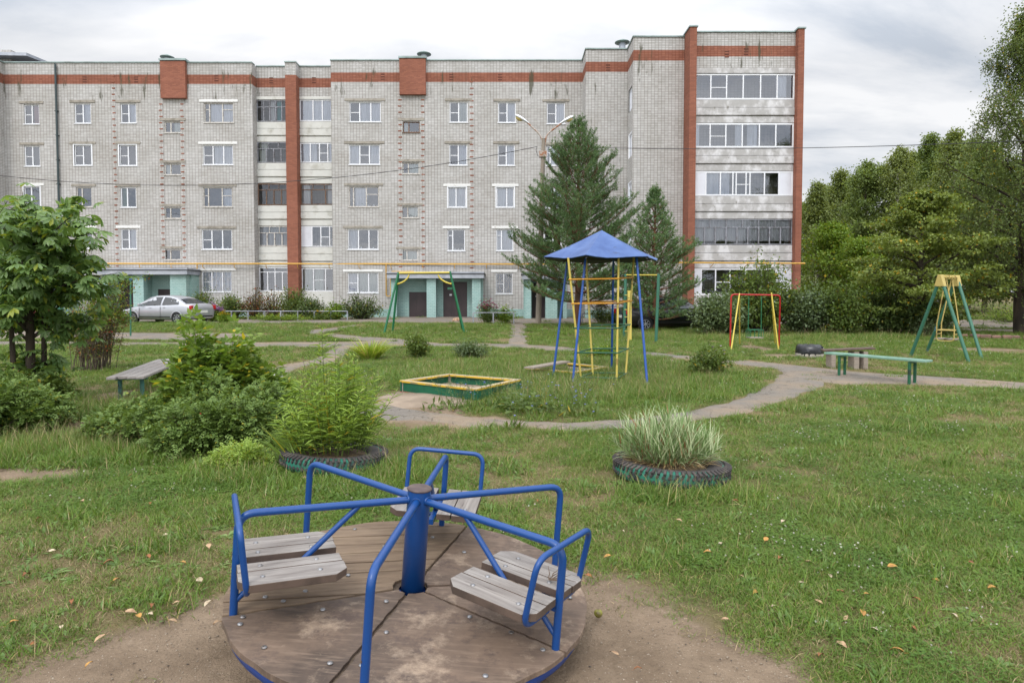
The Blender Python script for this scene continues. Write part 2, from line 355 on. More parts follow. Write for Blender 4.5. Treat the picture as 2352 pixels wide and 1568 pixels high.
def dry(x,y):       # 0 lush .. 1 dry, worn turf
    x=np.asarray(x,float); y=np.asarray(y,float)
    n=vnoise(x,y,1.3,21,3)
    n2=vnoise(x,y,.35,22,2)
    d=.38+ (n-.5)*2.3+(n2-.5)*.5
    d+= .75*np.exp(-(((x+2.2)/1.7)**2+((y-3.5)/1.4)**2)); d+= .4*np.exp(-(((x-2.2)/.9)**2+((y-3.3)/.8)**2))        # worn left foreground
    d+= .30*np.exp(-(((x-1.6)/1.1)**2+((y-2.8)/.8)**2))
    d+= .25*np.exp(-(((x-.2)/2.2)**2+((y-5.6)/.7)**2))
    d-= .25*np.exp(-(((x-2.9)/1.5)**2+((y-5.4)/1.6)**2)); d-= .35*np.exp(-(((x+2.6)/1.6)**2+((y-5.3)/.5)**2))
    d+= .25*np.exp(-(((x+5)/5)**2+((y-16)/2.5)**2))
    return np.clip(d,0,1)
def line(a,b,n0): return
xs=np.unique(np.concatenate([np.linspace(-700,-60,14),np.arange(-60,-14,2.),np.arange(-14,-5,.5),np.arange(-5,5,.11),np.arange(5,14,.4),np.arange(14,60,2.),np.linspace(60,700,14)]))
ys=np.unique(np.concatenate([np.linspace(-120,-4,10),np.arange(-4,.8,.4),np.arange(.8,8,.11),np.arange(8,18,.3),np.arange(18,60,1.2),np.linspace(60,1400,16)]))
X,Y=np.meshgrid(xs,ys); Z=hz(X,Y)
b_=bare(X,Y); Z=Z-.02*b_*(Y<9)+((vnoise(X,Y,.32,40,2)-.5)*.03+(vnoise(X,Y,.14,44,2)-.5)*.014)*b_*(Y<9)
V=np.stack([X,Y,Z],-1).reshape(-1,3); nx=len(xs); ny=len(ys)
ii=(np.arange(ny-1)[:,None]*nx+np.arange(nx-1)[None,:]).ravel(); Q=np.stack([ii,ii+1,ii+nx+1,ii+nx],-1)
me=npmesh('ground',V,Q=Q,smooth=True)
at=me.attributes.new('bare','FLOAT','POINT'); at.data.foreach_set('value',b_.ravel().astype(np.float32))
at=me.attributes.new('dry','FLOAT','POINT'); at.data.foreach_set('value',dry(X,Y).ravel().astype(np.float32))
def groundmat():
    m,nt,b=newmat('soil_and_turf'); pos=objc(nt,'World')
    a=nt.nodes.new('ShaderNodeAttribute'); a.attribute_name='bare'; d=nt.nodes.new('ShaderNodeAttribute'); d.attribute_name='dry'
    green=mixc(nt,nz(nt,pos,9,5),lin((58,68,32)),lin((92,94,50))); thatch=mixc(nt,nz(nt,pos,14,6,.7),lin((96,88,60)),lin((136,120,90)))
    turf=mixc(nt,mapr(nt,d.outputs['Fac'],.2,.7),green,thatch)
    soil=mixc(nt,mapr(nt,nz(nt,pos,2.6,7,.68),.3,.7),lin((114,98,81)),lin((148,130,110)))
    soil=mixc(nt,mapr(nt,nz(nt,pos,60,3,.7),.55,.7,0,.6),soil,lin((98,84,72)))
    soil=mixc(nt,mapr(nt,nz(nt,pos,95,2,.7),.66,.72,0,.8),soil,lin((196,184,168)))
    f=mapr(nt,mth(nt,'ADD',a.outputs['Fac'],mth(nt,'MULTIPLY',mth(nt,'SUBTRACT',nz(nt,pos,11,5,.7),.5),.5)),.35,.62)
    c=mixc(nt,f,turf,soil); nt.links.new(c,b.inputs['Base Color']); b.inputs['Roughness'].default_value=.97; b.inputs['Specular IOR Level'].default_value=.15
    h=mth(nt,'ADD',nz(nt,pos,55,5,.7),mth(nt,'MULTIPLY',nz(nt,pos,7,4),2.2)); bump(nt,b,h,1.0,.016); return m
tag(place(me,'ground',groundmat()),kind='structure')
# paths: pairs of left / right edge points read off the photograph and laid on the terrain
PATHPOLY=[]
def path(name,pairs,seg=.22,lift=.016,mat=None,jit=.05):
    P=[(G(*a),G(*b)) for a,b in pairs]
    pts=[]
    for i in range(len(P)-1):
        L=((P[i][0]+P[i][1])/2-(P[i+1][0]+P[i+1][1])/2).length; n=max(1,int(L/seg))
        # Catmull-Rom
        p0=P[max(i-1,0)];p1=P[i];p2=P[i+1];p3=P[min(i+2,len(P)-1)]
        for k in range(n):
            t=k/n; r=[]
            for s in (0,1):
                a,b,c,d=p0[s],p1[s],p2[s],p3[s]
                r.append(.5*((2*b)+(c-a)*t+(2*a-5*b+4*c-d)*t*t+(3*b-3*c+d-a)*t**3))
            pts.append(r)
    pts.append([P[-1][0],P[-1][1]])
    K=9; vs=[]
    for i,(a,b) in enumerate(pts):
        d=(b-a).normalized(); ja=(float(vnoise(a.x,a.y,.4,8,2))-.5)*2*jit*2; jb=(float(vnoise(b.x,b.y,.4,9,2))-.5)*2*jit*2
        a=a-d*ja; b=b+d*jb
        for k in range(K):
            t=k/(K-1); p=a.lerp(b,t); e=-.03 if k in (0,K-1) else lift
            vs.append((p.x,p.y,float(hz(p.x,p.y))+e))
    n=len(pts); Q=[(i*K+k,i*K+k+1,(i+1)*K+k+1,(i+1)*K+k) for i in range(n-1) for k in range(K-1)]
    PATHPOLY.append(([(p[0].x,p[0].y) for p in pts],[(p[1].x,p[1].y) for p in pts]))
    o=place(npmesh(name,vs,Q=Q,smooth=True),name,mat or M['asphalt']); return tag(o,kind='structure')
# ring path round the lawn with the sandboxes
path('path',[((640,905),(672,905)),((628,880),(672,884)),((618,862),(668,868)),((622,848),(680,850)),((650,838),(720,838)),((712,826),(790,831)),((762,800),(800,812)),((800,790),(830,796)),((1039,789),(1039,796)),((1170,790),(1150,800)),((1250,794),(1235,804)),((1330,799),(1310,808))],mat=M['asphalt'])
path('path',[((870,925),(820,955)),((900,928),(878,956)),((960,944),(940,963)),((1060,956),(1050,974)),((1180,965),(1180,980)),((1300,969),(1300,986)),((1440,963),(1445,984)),((1560,947),(1580,972)),((1650,927),(1700,955)),((1710,908),(1790,928)),((1752,884),(1850,906)),((1780,862),(1900,888)),((1783,850),(1890,866)),((1765,840),(1830,852)),((1720,832),(1778,838)),((1665,827),(1690,836)),((1590,818),(1600,827)),((1480,808),(1480,815))],jit=.09)
path('path',[((1700,826),(1690,838)),((1800,836),(1780,848)),((1930,848),(1900,882)),((2050,858),(2030,884)),((2150,864),(2140,886)),((2352,879),(2345,895)),((2600,895),(2590,915))],jit=.07)
path('path',[((-400,784),(-400,792)),((0,784),(0,792)),((300,786),(300,793)),((560,786),(560,796)),((800,784),(800,798)),((930,781),(925,796)),((1010,788),(1005,797))],jit=.03)
path('path',[((700,758),(716,768)),((756,754),(760,762)),((820,745),(815,750))],jit=.03)
path('path',[((760,766),(745,770)),((830,772),(800,780)),((940,780),(920,790))],jit=.03)
path('path',[((1168,744),(1212,744)),((1172,760),(1208,760)),((1166,780),(1212,780)),((1158,799),(1225,799))],jit=.07)
path('road',[((-900,758),(-900,790)),((-200,758),(-200,783)),((0,759),(0,781)),((300,763),(300,781)),((480,764),(480,783)),((540,765),(530,778)),((575,769),(570,773))],jit=.03)
path('road',[((-600,729),(-600,741)),((0,730),(0,742)),((420,731),(420,742)),((640,733),(640,743)),((860,728),(860,742)),((1200,730),(1200,744)),((1420,730),(1420,745)),((1700,731),(1700,747)),((2100,733),(2100,752)),((2700,735),(2700,757))],jit=.02,seg=.6)
path('path',[((2200,754),(2200,759)),((2352,757),(2352,763)),((2600,760),(2600,768))],jit=.02)
# points-in-path test for the turf scatter
def inpath(x,y,shrink=.0):
    m=np.zeros(len(x),bool)
    for L_,R_ in PATHPOLY:
        poly=np.array(L_+R_[::-1]); j=len(poly)-1; c=np.zeros(len(x),bool)
        bbm=(x>poly[:,0].min())&(x<poly[:,0].max())&(y>poly[:,1].min())&(y<poly[:,1].max())
        if not bbm.any(): continue
        xx=x[bbm]; yy=y[bbm]; cc=np.zeros(len(xx),bool)
        for i in range(len(poly)):
            xi,yi=poly[i]; xj,yj=poly[j]
            k=((yi>yy)!=(yj>yy))&(xx<(xj-xi)*(yy-yi)/(yj-yi+1e-12)+xi); cc^=k; j=i
        c[bbm]=cc; m|=c
    return m
# ---------------------------------------------------------------- apartment building
BL=empty('apartment_building',(0,42,.2)); tag(BL,'long five storey apartment block of pale brick with red brick band under the roof','building')
def bpart(mb,name,mat,parent=None,bevel=0,label=None):
    o=mb.build(name,mat,bevel=bevel); world_parent(o,parent or BL)
    if label: o['label']=label
    return o
def A(x,y): return (x*.3335,78.4+y*.3335)
def B(x,y): return (705.6+x*.3335,78.4+y*.3335)
def C_(x,y): return (1332.8+x*.26667,39.2+y*.26667)
def D_(x,y): return (x*.3335,470.4+y*.3335)
def E_(x,y): return (705.6+x*.3335,509.6+y*.3335)
def F_(x,y): return (1528.8+x*.16667,352.8+y*.16667)
def H_(x,y): return (1568+x*.3335,509.6+y*.3335)
ROOF=17.0
def rect(cv,r,Y):
    a=cv(r[0],r[1]); b=cv(r[2],r[3]); vm=(a[1]+b[1])/2
    p=W(a[0],vm,Y); q=W(b[0],vm,Y); t=W((a[0]+b[0])/2,a[1],Y); o=W((a[0]+b[0])/2,b[1],Y)
    return (p.x,q.x,o.z,t.z)
def wallpanel(mb,x0,x1,z0,z1,Y,holes,depth=.14,m=0):
    gx=sorted(set([x0,x1]+[h[i] for h in holes for i in (0,1)])); gz=sorted(set([z0,z1]+[h[i] for h in holes for i in (2,3)]))
    gx=[g for g in gx if x0-1e-6<=g<=x1+1e-6]
    for i in range(len(gx)-1):
        for j in range(len(gz)-1):
            cx=(gx[i]+gx[i+1])/2; cz=(gz[j]+gz[j+1])/2
            if any(h[0]<cx<h[1] and h[2]<cz<h[3] for h in holes): continue
            mb.add([(gx[i],Y,gz[j]),(gx[i+1],Y,gz[j]),(gx[i+1],Y,gz[j+1]),(gx[i],Y,gz[j+1])],[(0,1,2,3)],m)
    for h in holes:
        a,b,c,d=h
        mb.add([(a,Y,c),(a,Y,d),(a,Y+depth,d),(a,Y+depth,c)],[(0,1,2,3)],m); mb.add([(b,Y,c),(b,Y+depth,c),(b,Y+depth,d),(b,Y,d)],[(0,1,2,3)],m)
        mb.add([(a,Y,c),(a,Y+depth,c),(b,Y+depth,c),(b,Y,c)],[(0,1,2,3)],m); mb.add([(a,Y,d),(b,Y,d),(b,Y+depth,d),(a,Y+depth,d)],[(0,1,2,3)],m)
wr=random.Random(5)
def window(x0,x1,z0,z1,Y,sashes,fm='white',surround=False,interior='interior',curt=None,name='window',fw=.06,label=None,glass='glass',sill=True,depth=.09,room=.5,top=None,extra=None):
    """sashes: list of (relative width, transom fraction or None, 'p' for solid panel)"""
    Yf=Y+depth; f=MB()
    f.bb(x0,x1,Yf-.03,Yf+.03,z1-fw,z1); f.bb(x0,x1,Yf-.03,Yf+.03,z0,z0+fw); f.bb(x0,x0+fw,Yf-.032,Yf+.032,z0+fw,z1-fw); f.bb(x1-fw,x1,Yf-.032,Yf+.032,z0+fw,z1-fw)
    if sill: f.bb(x0-.04,x1+.04,Y-.05,Yf-.03,z0-.05,z0)
    if surround:
        s=.07; f.bb(x0-s,x0,Y-.02,Yf,z0-s,z1+s); f.bb(x1,x1+s,Y-.02,Yf,z0-s,z1+s); f.bb(x0,x1,Y-.02,Yf,z1,z1+s); f.bb(x0,x1,Y-.02,Yf,z0-s,z0)
    zt=z1-fw
    if top:    # upper row of fixed lights
        zt=z1-(z1-z0)*top[0]; f.bb(x0+fw,x1-fw,Yf-.028,Yf+.028,zt-.025,zt+.025)
        for k in range(1,top[1]):
            x=x0+fw+(x1-x0-2*fw)*k/top[1]; f.bb(x-.02,x+.02,Yf-.026,Yf+.026,zt+.025,z1-fw)
    tot=sum(s[0] for s in sashes); x=x0+fw; W_=x1-x0-2*fw; panes=MB(); plist=[]
    for i,s in enumerate(sashes):
        xa=x; xb=x+W_*s[0]/tot; x=xb
        if i<len(sashes)-1: f.bb(xb-.035,xb+.035,Yf-.033,Yf+.029,z0+fw,zt-(.025 if top else 0))
        if len(s)>2 and s[2]=='p': q_=MB(); q_.bb(xa,xb,Yf-.02,Yf+.01,z0+fw,zt); plist.append(q_); continue
        if s[1]: zz=z0+(zt-z0)*s[1]; f.bb(xa+.03,xb-.03,Yf-.027,Yf+.027,zz-.022,zz+.022)
    panes.add([(x0+fw*.5,Yf,z0+fw*.5),(x1-fw*.5,Yf,z0+fw*.5),(x1-fw*.5,Yf,z1-fw*.5),(x0+fw*.5,Yf,z1-fw*.5)],[(0,1,2,3)])
    wo=bpart(f,name,M[fm],label=label)
    bpart(panes,'pane',M[glass],wo)
    for q_ in plist: bpart(q_,'panel',M['panelwhite'],wo)
    rm=MB(); y1=Yf+room
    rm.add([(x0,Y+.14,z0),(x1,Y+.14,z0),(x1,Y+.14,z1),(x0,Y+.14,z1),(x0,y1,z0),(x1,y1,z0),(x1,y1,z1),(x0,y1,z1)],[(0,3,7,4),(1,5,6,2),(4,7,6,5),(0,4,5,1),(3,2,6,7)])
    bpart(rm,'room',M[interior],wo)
    if curt:
        for (a,b,mt,zb) in curt:
            n=max(6,int((b-a)*(x1-x0)/.05)); cu=MB(); vs=[]
            for k in range(n+1):
                xx=x0+(x1-x0)*(a+(b-a)*k/n); yy=Yf+.09+.018*math.sin(k*1.7)+.01*math.sin(k*.7)
                zb_=z0+.02+(z1-z0)*zb; vs+=[(xx,yy,zb_+.01*math.sin(k*2.1)),(xx,yy,z1-.02)]
            cu.add(vs,[(2*k,2*k+2,2*k+3,2*k+1) for k in range(n)],0,True); bpart(cu,'curtain',M[mt],wo)
    if extra=='pots':
        for k in range(3):
            po=MB(); px=x0+(x1-x0)*(.42+.2*k); po.lathe([(.0,z0+.06),(.045,z0+.06),(.06,z0+.17),(0,z0+.17)],(px,Yf+.07,0),10)
            for q in range(7): a=q*.9; po.tube([(px,Yf+.07,z0+.16),(px+.08*math.cos(a),Yf+.07+.03*math.sin(a),z0+.26+.05*math.sin(q))],[.012,.002],4,m=1)
            bpart(po,'flower_pot',[M['white'],M['potgreen']],wo)
    if extra=='grille':
        g=MB(); nxx=4
        for k in range(nxx):
            xm=x0+(x1-x0)*(k+.5)/nxx; g.tube([(xm,Y-.02,z0),(xm,Y-.02,z1)],.009,4)
            h=(x1-x0)/nxx/2
            for zz in (z0+.15,(z0+z1)/2+.1): 
                g.tube([(xm-h,Y-.02,zz+.35),(xm,Y-.02,zz),(xm+h,Y-.02,zz+.35)],.008,4); g.tube([(xm-h,Y-.02,zz-.12),(xm,Y-.02,zz+.1),(xm+h,Y-.02,zz-.12)],.008,4)
        for k in range(nxx+1): xm=x0+(x1-x0)*k/nxx; g.tube([(xm,Y-.02,z0),(xm,Y-.02,z1)],.009,4)
        bpart(g,'grille',M['woodwhite'],wo)
    return wo
LINT=[]
def lintel(kind,x0,x1,z1,Y,ext=.28,h=.16,gap=.06): m=MB(); m.bb(x0-ext,x1+ext,Y-.04,Y+.05,z1+gap,z1+gap+h); bpart(m,'lintel',M['lintel_w' if kind=='w' else 'lintel'],bevel=.006)
M['potgreen']=leafmat('pot_plant_leaf',lin((60,100,50)),lin((90,130,60)))
Y1,YL,Y2,Y3,Y4,YP,Y5=42.4,43.1,42.0,40.1,38.2,37.05,37.55
def xe(u,Y,v=400): return W(u,v,Y).x
wall=MB(); lg=MB(); lw=MB()
S2=[(1,.5),(1,None)]; S2b=[(1,None),(1.3,None)]; S3=[(1,.5),(1.2,None),(1,None)]; S3c=[(1,None),(1,.5),(1,None)]; ST=[(.8,None),(1.6,None)]
cur=lambda *a:[(x[0],x[1],x[2] if len(x)>2 else 'curtain',x[3] if len(x)>3 else 0.) for x in a]
# (converter, rect, sashes, options, lintel 'g'/'w'/None)
WIN1=[
 (A,(165,485,270,620),S2,dict(curt=cur((.55,1.,'redcurt'))),'g'),(A,(168,770,275,910),S2,dict(),'g'),(A,(165,1050,275,1185),S2b,dict(surround=True),'w'),(A,(165,1340,275,1478),S2,dict(),'g'),
 (A,(513,478,625,615),S2,dict(curt=cur((.5,1.))),'g'),(A,(512,764,630,904),S2,dict(surround=True),'g'),(A,(525,1055,632,1190),[(.6,None),(1.2,None)],dict(fm='woodwhite'),'g'),(A,(535,1342,637,1476),S2,dict(),'w'),
 (A,(830,478,938,613),S2,dict(curt=cur((.5,1.))),'g'),(A,(822,764,938,906),S2,dict(surround=True),'g'),(A,(830,1055,938,1193),[(.8,None),(1.2,None)],dict(curt=cur((0,.4,'potgreen'))),'g'),(A,(833,1342,940,1480),S2,dict(curt=cur((.5,1.,'curtain'))),'w'),
 (A,(1133,603,1250,680),ST,dict(fm='woodwhite',curt=cur((.5,1.,'blind'))),'g'),(A,(1133,893,1247,970),ST,dict(fm='woodwhite',curt=cur((0,.4,'blind'))),'g'),(A,(1133,1193,1245,1270),ST,dict(fm='woodwhite'),'g'),(A,(1133,1483,1245,1555),ST,dict(fm='woodwhite'),'g'),
 (A,(1405,475,1608,610),[(.5,.7),(1.5,None),(1.2,.7)],dict(fm='woodwhite',curt=cur((.2,1.))),'w'),(A,(1398,765,1605,900),S3,dict(curt=cur((.35,1.))),'w'),(A,(1398,1055,1600,1190),[(.4,.6),(1.3,None),(.9,.6)],dict(fm='woodwhite',curt=cur((.65,1.))),'g'),(A,(1390,1345,1598,1482),S3,dict(extra='pots'),'g'),
 (D_,(1390,458,1597,600),S3,dict(curt=cur((0.,1.)),extra='grille'),'w'),(D_,(560,505,635,555),S2,dict(),None)]
M['redcurt']=pm('dark_red_curtain',lin((120,52,48)),rough=.9)
WIN2=[
 (B,(290,468,507,605),S3,dict(curt=cur((.33,1.))),'g'),(B,(288,762,500,898),S3c,dict(curt=cur((0,.33),(.66,1.))),'g'),(B,(287,1050,493,1190),[(.3,None),(1.1,None),(1,.65)],dict(fm='woodwhite',curt=cur((.2,.6)),extra='pots'),'g'),(B,(280,1343,490,1483),[(1.1,None),(1.2,None),(1,None)],dict(curt=cur((0,.3)),extra='pots'),'g'),
 (E_,(280,350,490,488),S3,dict(curt=cur((0,.33),(.36,.95,'blind',.05)),extra='pots'),'w'),
 (B,(658,603,775,678),ST,dict(fm='woodbrown',curt=cur((0.,.33,'blind'))),'g'),(B,(655,885,772,963),ST,dict(fm='woodwhite',curt=cur((.4,1.,'blind'))),'g'),(B,(650,1187,767,1265),ST,dict(fm='woodwhite',curt=cur((.4,1.,'blind'))),'g'),(B,(645,1488,762,1557),ST,dict(fm='woodwhite',curt=cur((0,.3,'greenboard'),(.4,1.,'blind'))),'g'),
 (B,(980,468,1105,608),S2,dict(curt=cur((.5,1.,'blind'))),'g'),(B,(978,760,1102,903),S2,dict(curt=cur((.5,1.))),'g'),(B,(970,1055,1094,1192),S2b,dict(surround=True,curt=cur((0.,1.))),'w'),(B,(965,1345,1087,1492),[(.5,.75),(1.3,None)],dict(extra='pots'),'w'),
 (B,(1315,470,1437,610),S2,dict(curt=cur((.45,1.,'curtain'))),'g'),(B,(1312,762,1430,905),S2,dict(curt=cur((.5,1.))),'g'),(B,(1304,1055,1424,1192),[(1.3,None),(.9,None)],dict(surround=True,curt=cur((0.,1.))),'w'),(B,(1302,1345,1420,1492),[(.5,.75),(1.3,None)],dict(curt=cur((.0,1.))),'w'),
 (E_,(1297,352,1415,495),[(1,.5),(1.1,None)],dict(extra='grille'),'w'),
 (B,(1650,472,1775,618),S2,dict(curt=cur((.5,1.))),'g'),(B,(1648,770,1763,905),[(.35,.7),(1.5,None)],dict(curt=cur((.2,1.))),'g'),(B,(1640,1060,1760,1198),S2,dict(curt=cur((.0,1.))),'g'),(B,(1632,1350,1752,1490),S2,dict(),'g')]
M['greenboard']=pm('green_board',lin((20,84,52)),rough=.7)
def dowall(Y,u0,u1,wins,xov=None):
    x0=xe(u0,Y) if xov is None else xov[0]; x1=xe(u1,Y) if xov is None else xov[1]; holes=[]
    for (cv,r,sa,op,lt) in wins:
        h=rect(cv,r,Y); holes.append(h); window(*h,Y,sa,**op)
        if lt: lintel(lt,h[0],h[1],h[3],Y,ext=.30 if h[1]-h[0]<2.5 else .32)
    wallpanel(wall,x0,x1,-.2,ROOF,Y,holes); return x0,x1
x1a,x1b=dowall(Y1,15,582,WIN1)
x2a,x2b=dowall(Y2,762,1337,WIN2)
def ret(x,ya,yb,z0=-.2,z1=ROOF,m=0): wall.add([(x,ya,z0),(x,yb,z0),(x,yb,z1),(x,ya,z1)],[(0,1,2,3)],m)
# far-left projecting block
xl=x1a; ret(xl,41.2,Y1); wallpanel(wall,xl-16,xl,-.2,ROOF,41.2,[])
ret(x1b,Y1,YL+1.4); ret(x2a,Y2,YL+1.4)
x3a=x2b; x3b=xe(1440,Y3); ret(x3a,Y3,Y2)
wallpanel(wall,x3a,x3b,-.2,ROOF,Y3,[])
x4a=x3b; x4b=xe(1569,Y4)
# side wall with narrow windows, facing left
hl=[rect(lambda a,b:(a,b),(0,y0,10,y1),Y4+.9) for (y0,y1) in ((203,255),(306,362),(418,466),(530,580))]
def sidewall(x,ya,yb,holes,yh):
    gz=[-.2]
    for h in sorted(holes,key=lambda h:h[2]): gz+= [h[2],h[3]]
    gz.append(ROOF); a,b=yh
    for j in range(len(gz)-1):
        segs=[(ya,a),(b,yb)] if j%2==1 else [(ya,yb)]
        for (p,q) in segs: wall.add([(x,p,gz[j]),(x,q,gz[j]),(x,q,gz[j+1]),(x,p,gz[j+1])],[(0,1,2,3)])
sidewall(x4a,Y4,Y3,hl,(38.55,39.65))
for h in hl:
    f=MB(); xx=x4a+.08; a,b=38.55,39.65
    f.bb(xx-.03,xx+.03,a,b,h[2],h[2]+.07); f.bb(xx-.03,xx+.03,a,b,h[3]-.07,h[3]); f.bb(xx-.03,xx+.03,a,a+.07,h[2]+.07,h[3]-.07); f.bb(xx-.03,xx+.03,b-.07,b,h[2]+.07,h[3]-.07); f.bb(xx-.03,xx+.03,(a+b)/2-.03,(a+b)/2+.03,h[2]+.07,h[3]-.07)
    wo=bpart(f,'window',M['white']); g=MB(); g.add([(xx,a,h[2]),(xx,b,h[2]),(xx,b,h[3]),(xx,a,h[3])],[(0,1,2,3)]); bpart(g,'pane',M['glass'],wo)
    g=MB(); g.add([(xx+.5,a,h[2]),(xx+.5,b,h[2]),(xx+.5,b,h[3]),(xx+.5,a,h[3])],[(0,1,2,3)]); bpart(g,'curtain',M['curtain'],wo)
wallpanel(wall,x4a,x4b,-.2,ROOF,Y4,[])
# right-hand loggia tower: red pilasters
pil=MB()
xp0=xe(1582,YP); xp1=xe(1597.6,YP); pil.bb(xp0,xp1,YP,Y5+1.6,-.2,ROOF+.12)
bpart(pil,'red_pilaster',M['redbrick']); pil=MB(); pil.bb(xp0+.006,x4b+.05,YP+1.1,Y4+.3,-.2,ROOF)   # shoulder
bpart(pil,'red_pilaster',M['redbrick']); pil=MB()
xq0=xe(1829,YP+.1); xq1=xe(1843,YP+.1); pil.bb(xq0,xq1,YP+.1,Y5+12,-.2,ROOF+.06)
# pilaster between the two middle loggias
xm0=xe(657.5,42.45); xm1=xe(682.5,42.45)
bpart(pil,'red_pilaster',M['redbrick']); pil=MB()
for zz_ in (0,): pil.bb(xm0,xm1,42.45,YL+1.4,-.2,BAND[1])
wall.bb(xm0,xm1,42.452,YL,BAND[1],ROOF+.05)
# projecting red patches above the stairwells
for (cv,r,Y) in ((A,(1103,188,1275,440),Y1),(B,(635,172,815,415),Y2)):
    h=rect(cv,r,Y-.25); bpart(pil,'red_pilaster',M['redbrick']); pil=MB(); pil.bb(h[0],h[1],Y-.25,Y-.004,h[2],ROOF+.04)
bpart(pil,'red_pilaster',M['redbrick'])
# loggia columns
def loggia(xa,xb,Y,floors,ztop_wall,gname,matp,white_from=9):
    """floors: list of (z_top,z_bot,sashes,opts) from the top; panels fill between"""
    wallpanel(wall,xa,xb,ztop_wall,ROOF,Y,[])
    pn=MB()
    for i,(zt,zb,sa,op) in enumerate(floors):
        window(xa+.01,xb-.01,zb,zt,Y,sa,depth=.03,name='loggia_glazing',room=1.2,interior=op.pop('interior','loggia_room'),sill=False,**op)
        znext=floors[i+1][0] if i+1<len(floors) else -.2
        H=zb-znext
        if i+1<len(floors):
            for a,b,dy in ((.02,.33,0),(.35,.66,-.03),(.72,.98,.02)):
                pn.bb(xa+.003,xb-.003,Y-.02+dy,Y+.15,zb-H*b,zb-H*a)
            pn.bb(xa+.004,xb-.004,Y+.08,Y+1.2,zb-H*.97,zb-H*.03)
            bpart(pn,'balcony_panel',matp,bevel=.008); pn=MB()
        else:
            pn.bb(xa+.003,xb-.003,Y-.02,Y+.15,zb-H,zb-.02)
            bpart(pn,'balcony_panel',matp,bevel=.008); pn=MB()
    # slab over the top opening
    pn.bb(xa+.003,xb-.003,Y-.05,Y+.12,floors[0][0]+.02,ztop_wall)
    bpart(pn,'balcony_panel',matp,bevel=.008)
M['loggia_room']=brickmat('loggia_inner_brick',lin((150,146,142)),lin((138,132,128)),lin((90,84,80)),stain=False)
def zz(cv,y,u,Y): a=cv(u,y); return W(a[0],a[1],Y).z
bay1=(x1b,xm0); bay2=(xm1,x2a)
def fl(cv,t,b,u,Y): return (zz(cv,t,u,Y),zz(cv,b,u,Y))
LG1=[(*fl(A,455,603,1870,YL),[(1,None),(1,None),(1,None),(1,None),(1,None)],dict(fm='woodgrey',top=(.32,5),curt=cur((.42,.55,'curtain'),(.62,.78,'tealcloth')),glass='glass_dim')),
 (*fl(A,745,885,1870,YL),[(1.1,None),(1,None),(1,None),(1,None)],dict(fm='woodgrey',top=(.32,3),glass='glass_dim',curt=cur((.05,.3,'blind',0.)))),
 (*fl(A,1030,1178,1870,YL),[(1,None),(1,None),(1,None),(1,None)],dict(fm='woodbrown',top=(.3,3),glass='glass_dim')),
 (*fl(A,1322,1460,1870,YL),[(1,None),(1,None),(1,None),(1,None)],dict(fm='woodwhite',top=(.34,3),curt=cur((0.,1.,'curtain')),glass='glass_dim')),
 (*fl(D_,430,595,1870,YL),[(1,None),(1,None),(1,None),(1,None)],dict(fm='white',top=(.2,2),extra=None))]
LG2=[(*fl(A,453,600,2150,YL),[(1.2,None),(.9,None),(1.2,None)],dict(curt=cur((0.,1.,'curtain'))),),
 (*fl(A,750,885,2150,YL),[(1,None),(1,None),(.9,.5),(.8,None)],dict(curt=cur((0.,.45,'curtain'),(.8,1.,'curtain')))),
 (*fl(A,1032,1175,2150,YL),[(1,None),(1.4,None),(1,None)],dict(fm='woodbrown',top=(.28,3),curt=cur((0.,.25,'curtain'),(.75,1.,'curtain')),glass='glass_dim')),
 (*fl(A,1322,1465,2150,YL),[(1.1,None,'p'),(1,None),(1,.5),(.7,None)],dict()),
 (*fl(D_,437,595,2150,YL),[(1,None),(1.1,.5),(1,None)],dict(curt=cur((0,.3,'blind'),(.35,.6,'blind'))))]
M['tealcloth']=pm('teal_cloth',lin((20,120,124)),rough=.8)
ztw=zz(A,432,1870,YL)
loggia(*bay1,YL,LG1,ztw,'l',M['concrete_white']); loggia(*bay2,YL,LG2,ztw,'l',M['concrete_white'])
def fF(cv,t,b,u): return fl(cv,t,b,u,Y5)
LG3=[(*fF(C_,490,712,1400),[(1,None),(1.05,.5),(1.1,None),(1.15,None),(1.1,None),(1.05,None)],dict(curt=cur((.82,.93,'curtain',.1)),fw=.09)),
 (*fF(C_,915,1125,1400),[(1,None),(1.05,.5),(1.1,None),(1.15,None),(1.1,None),(1.1,None)],dict(curt=cur((0.,.06,'curtain'),(.42,.5,'curtain'),(.54,.64,'curtain',0.)),fw=.09)),
 (*fF(C_,1330,1540,1400),[(.85,None,'p'),(1.1,None),(.95,None),(.25,None),(.75,.5),(.3,.5),(1.1,None),(1.1,None),(.95,None,'p')],dict(curt=cur((.1,.37,'curtain')),fw=.09)),
 (*fF(F_,905,1255,1000),[(1,None)]*9,dict(fm='woodgrey',top=(.32,6),curt=cur((0.,1.,'curtain',.14)),glass='glass_dim',fw=.05)),
 (*fF(H_,322,500,300),[(.5,None,'p'),(.9,None),(.9,.5),(1,None),(1,None),(.9,.5),(.9,None,'p')],dict(fw=.07))]
xr0=xp1; xr1=xq0
loggia(xr0,xr1,Y5,LG3,zz(C_,442,1400,Y5),'r',M['concrete'])
# end gable, roof deck, back
wall.add([(xq1-.01,Y5+12,-.2),(xq1-.01,Y5+14,-.2),(xq1-.01,Y5+14,ROOF),(xq1-.01,Y5+12,ROOF)],[(0,1,2,3)])
bpart(wall,'wall',M['brick'])

rf=MB(); rf.bb(x1a-16,xq1,YL+.3,56,ROOF-.4,ROOF-.15); bpart(rf,'roof',M['dark'])
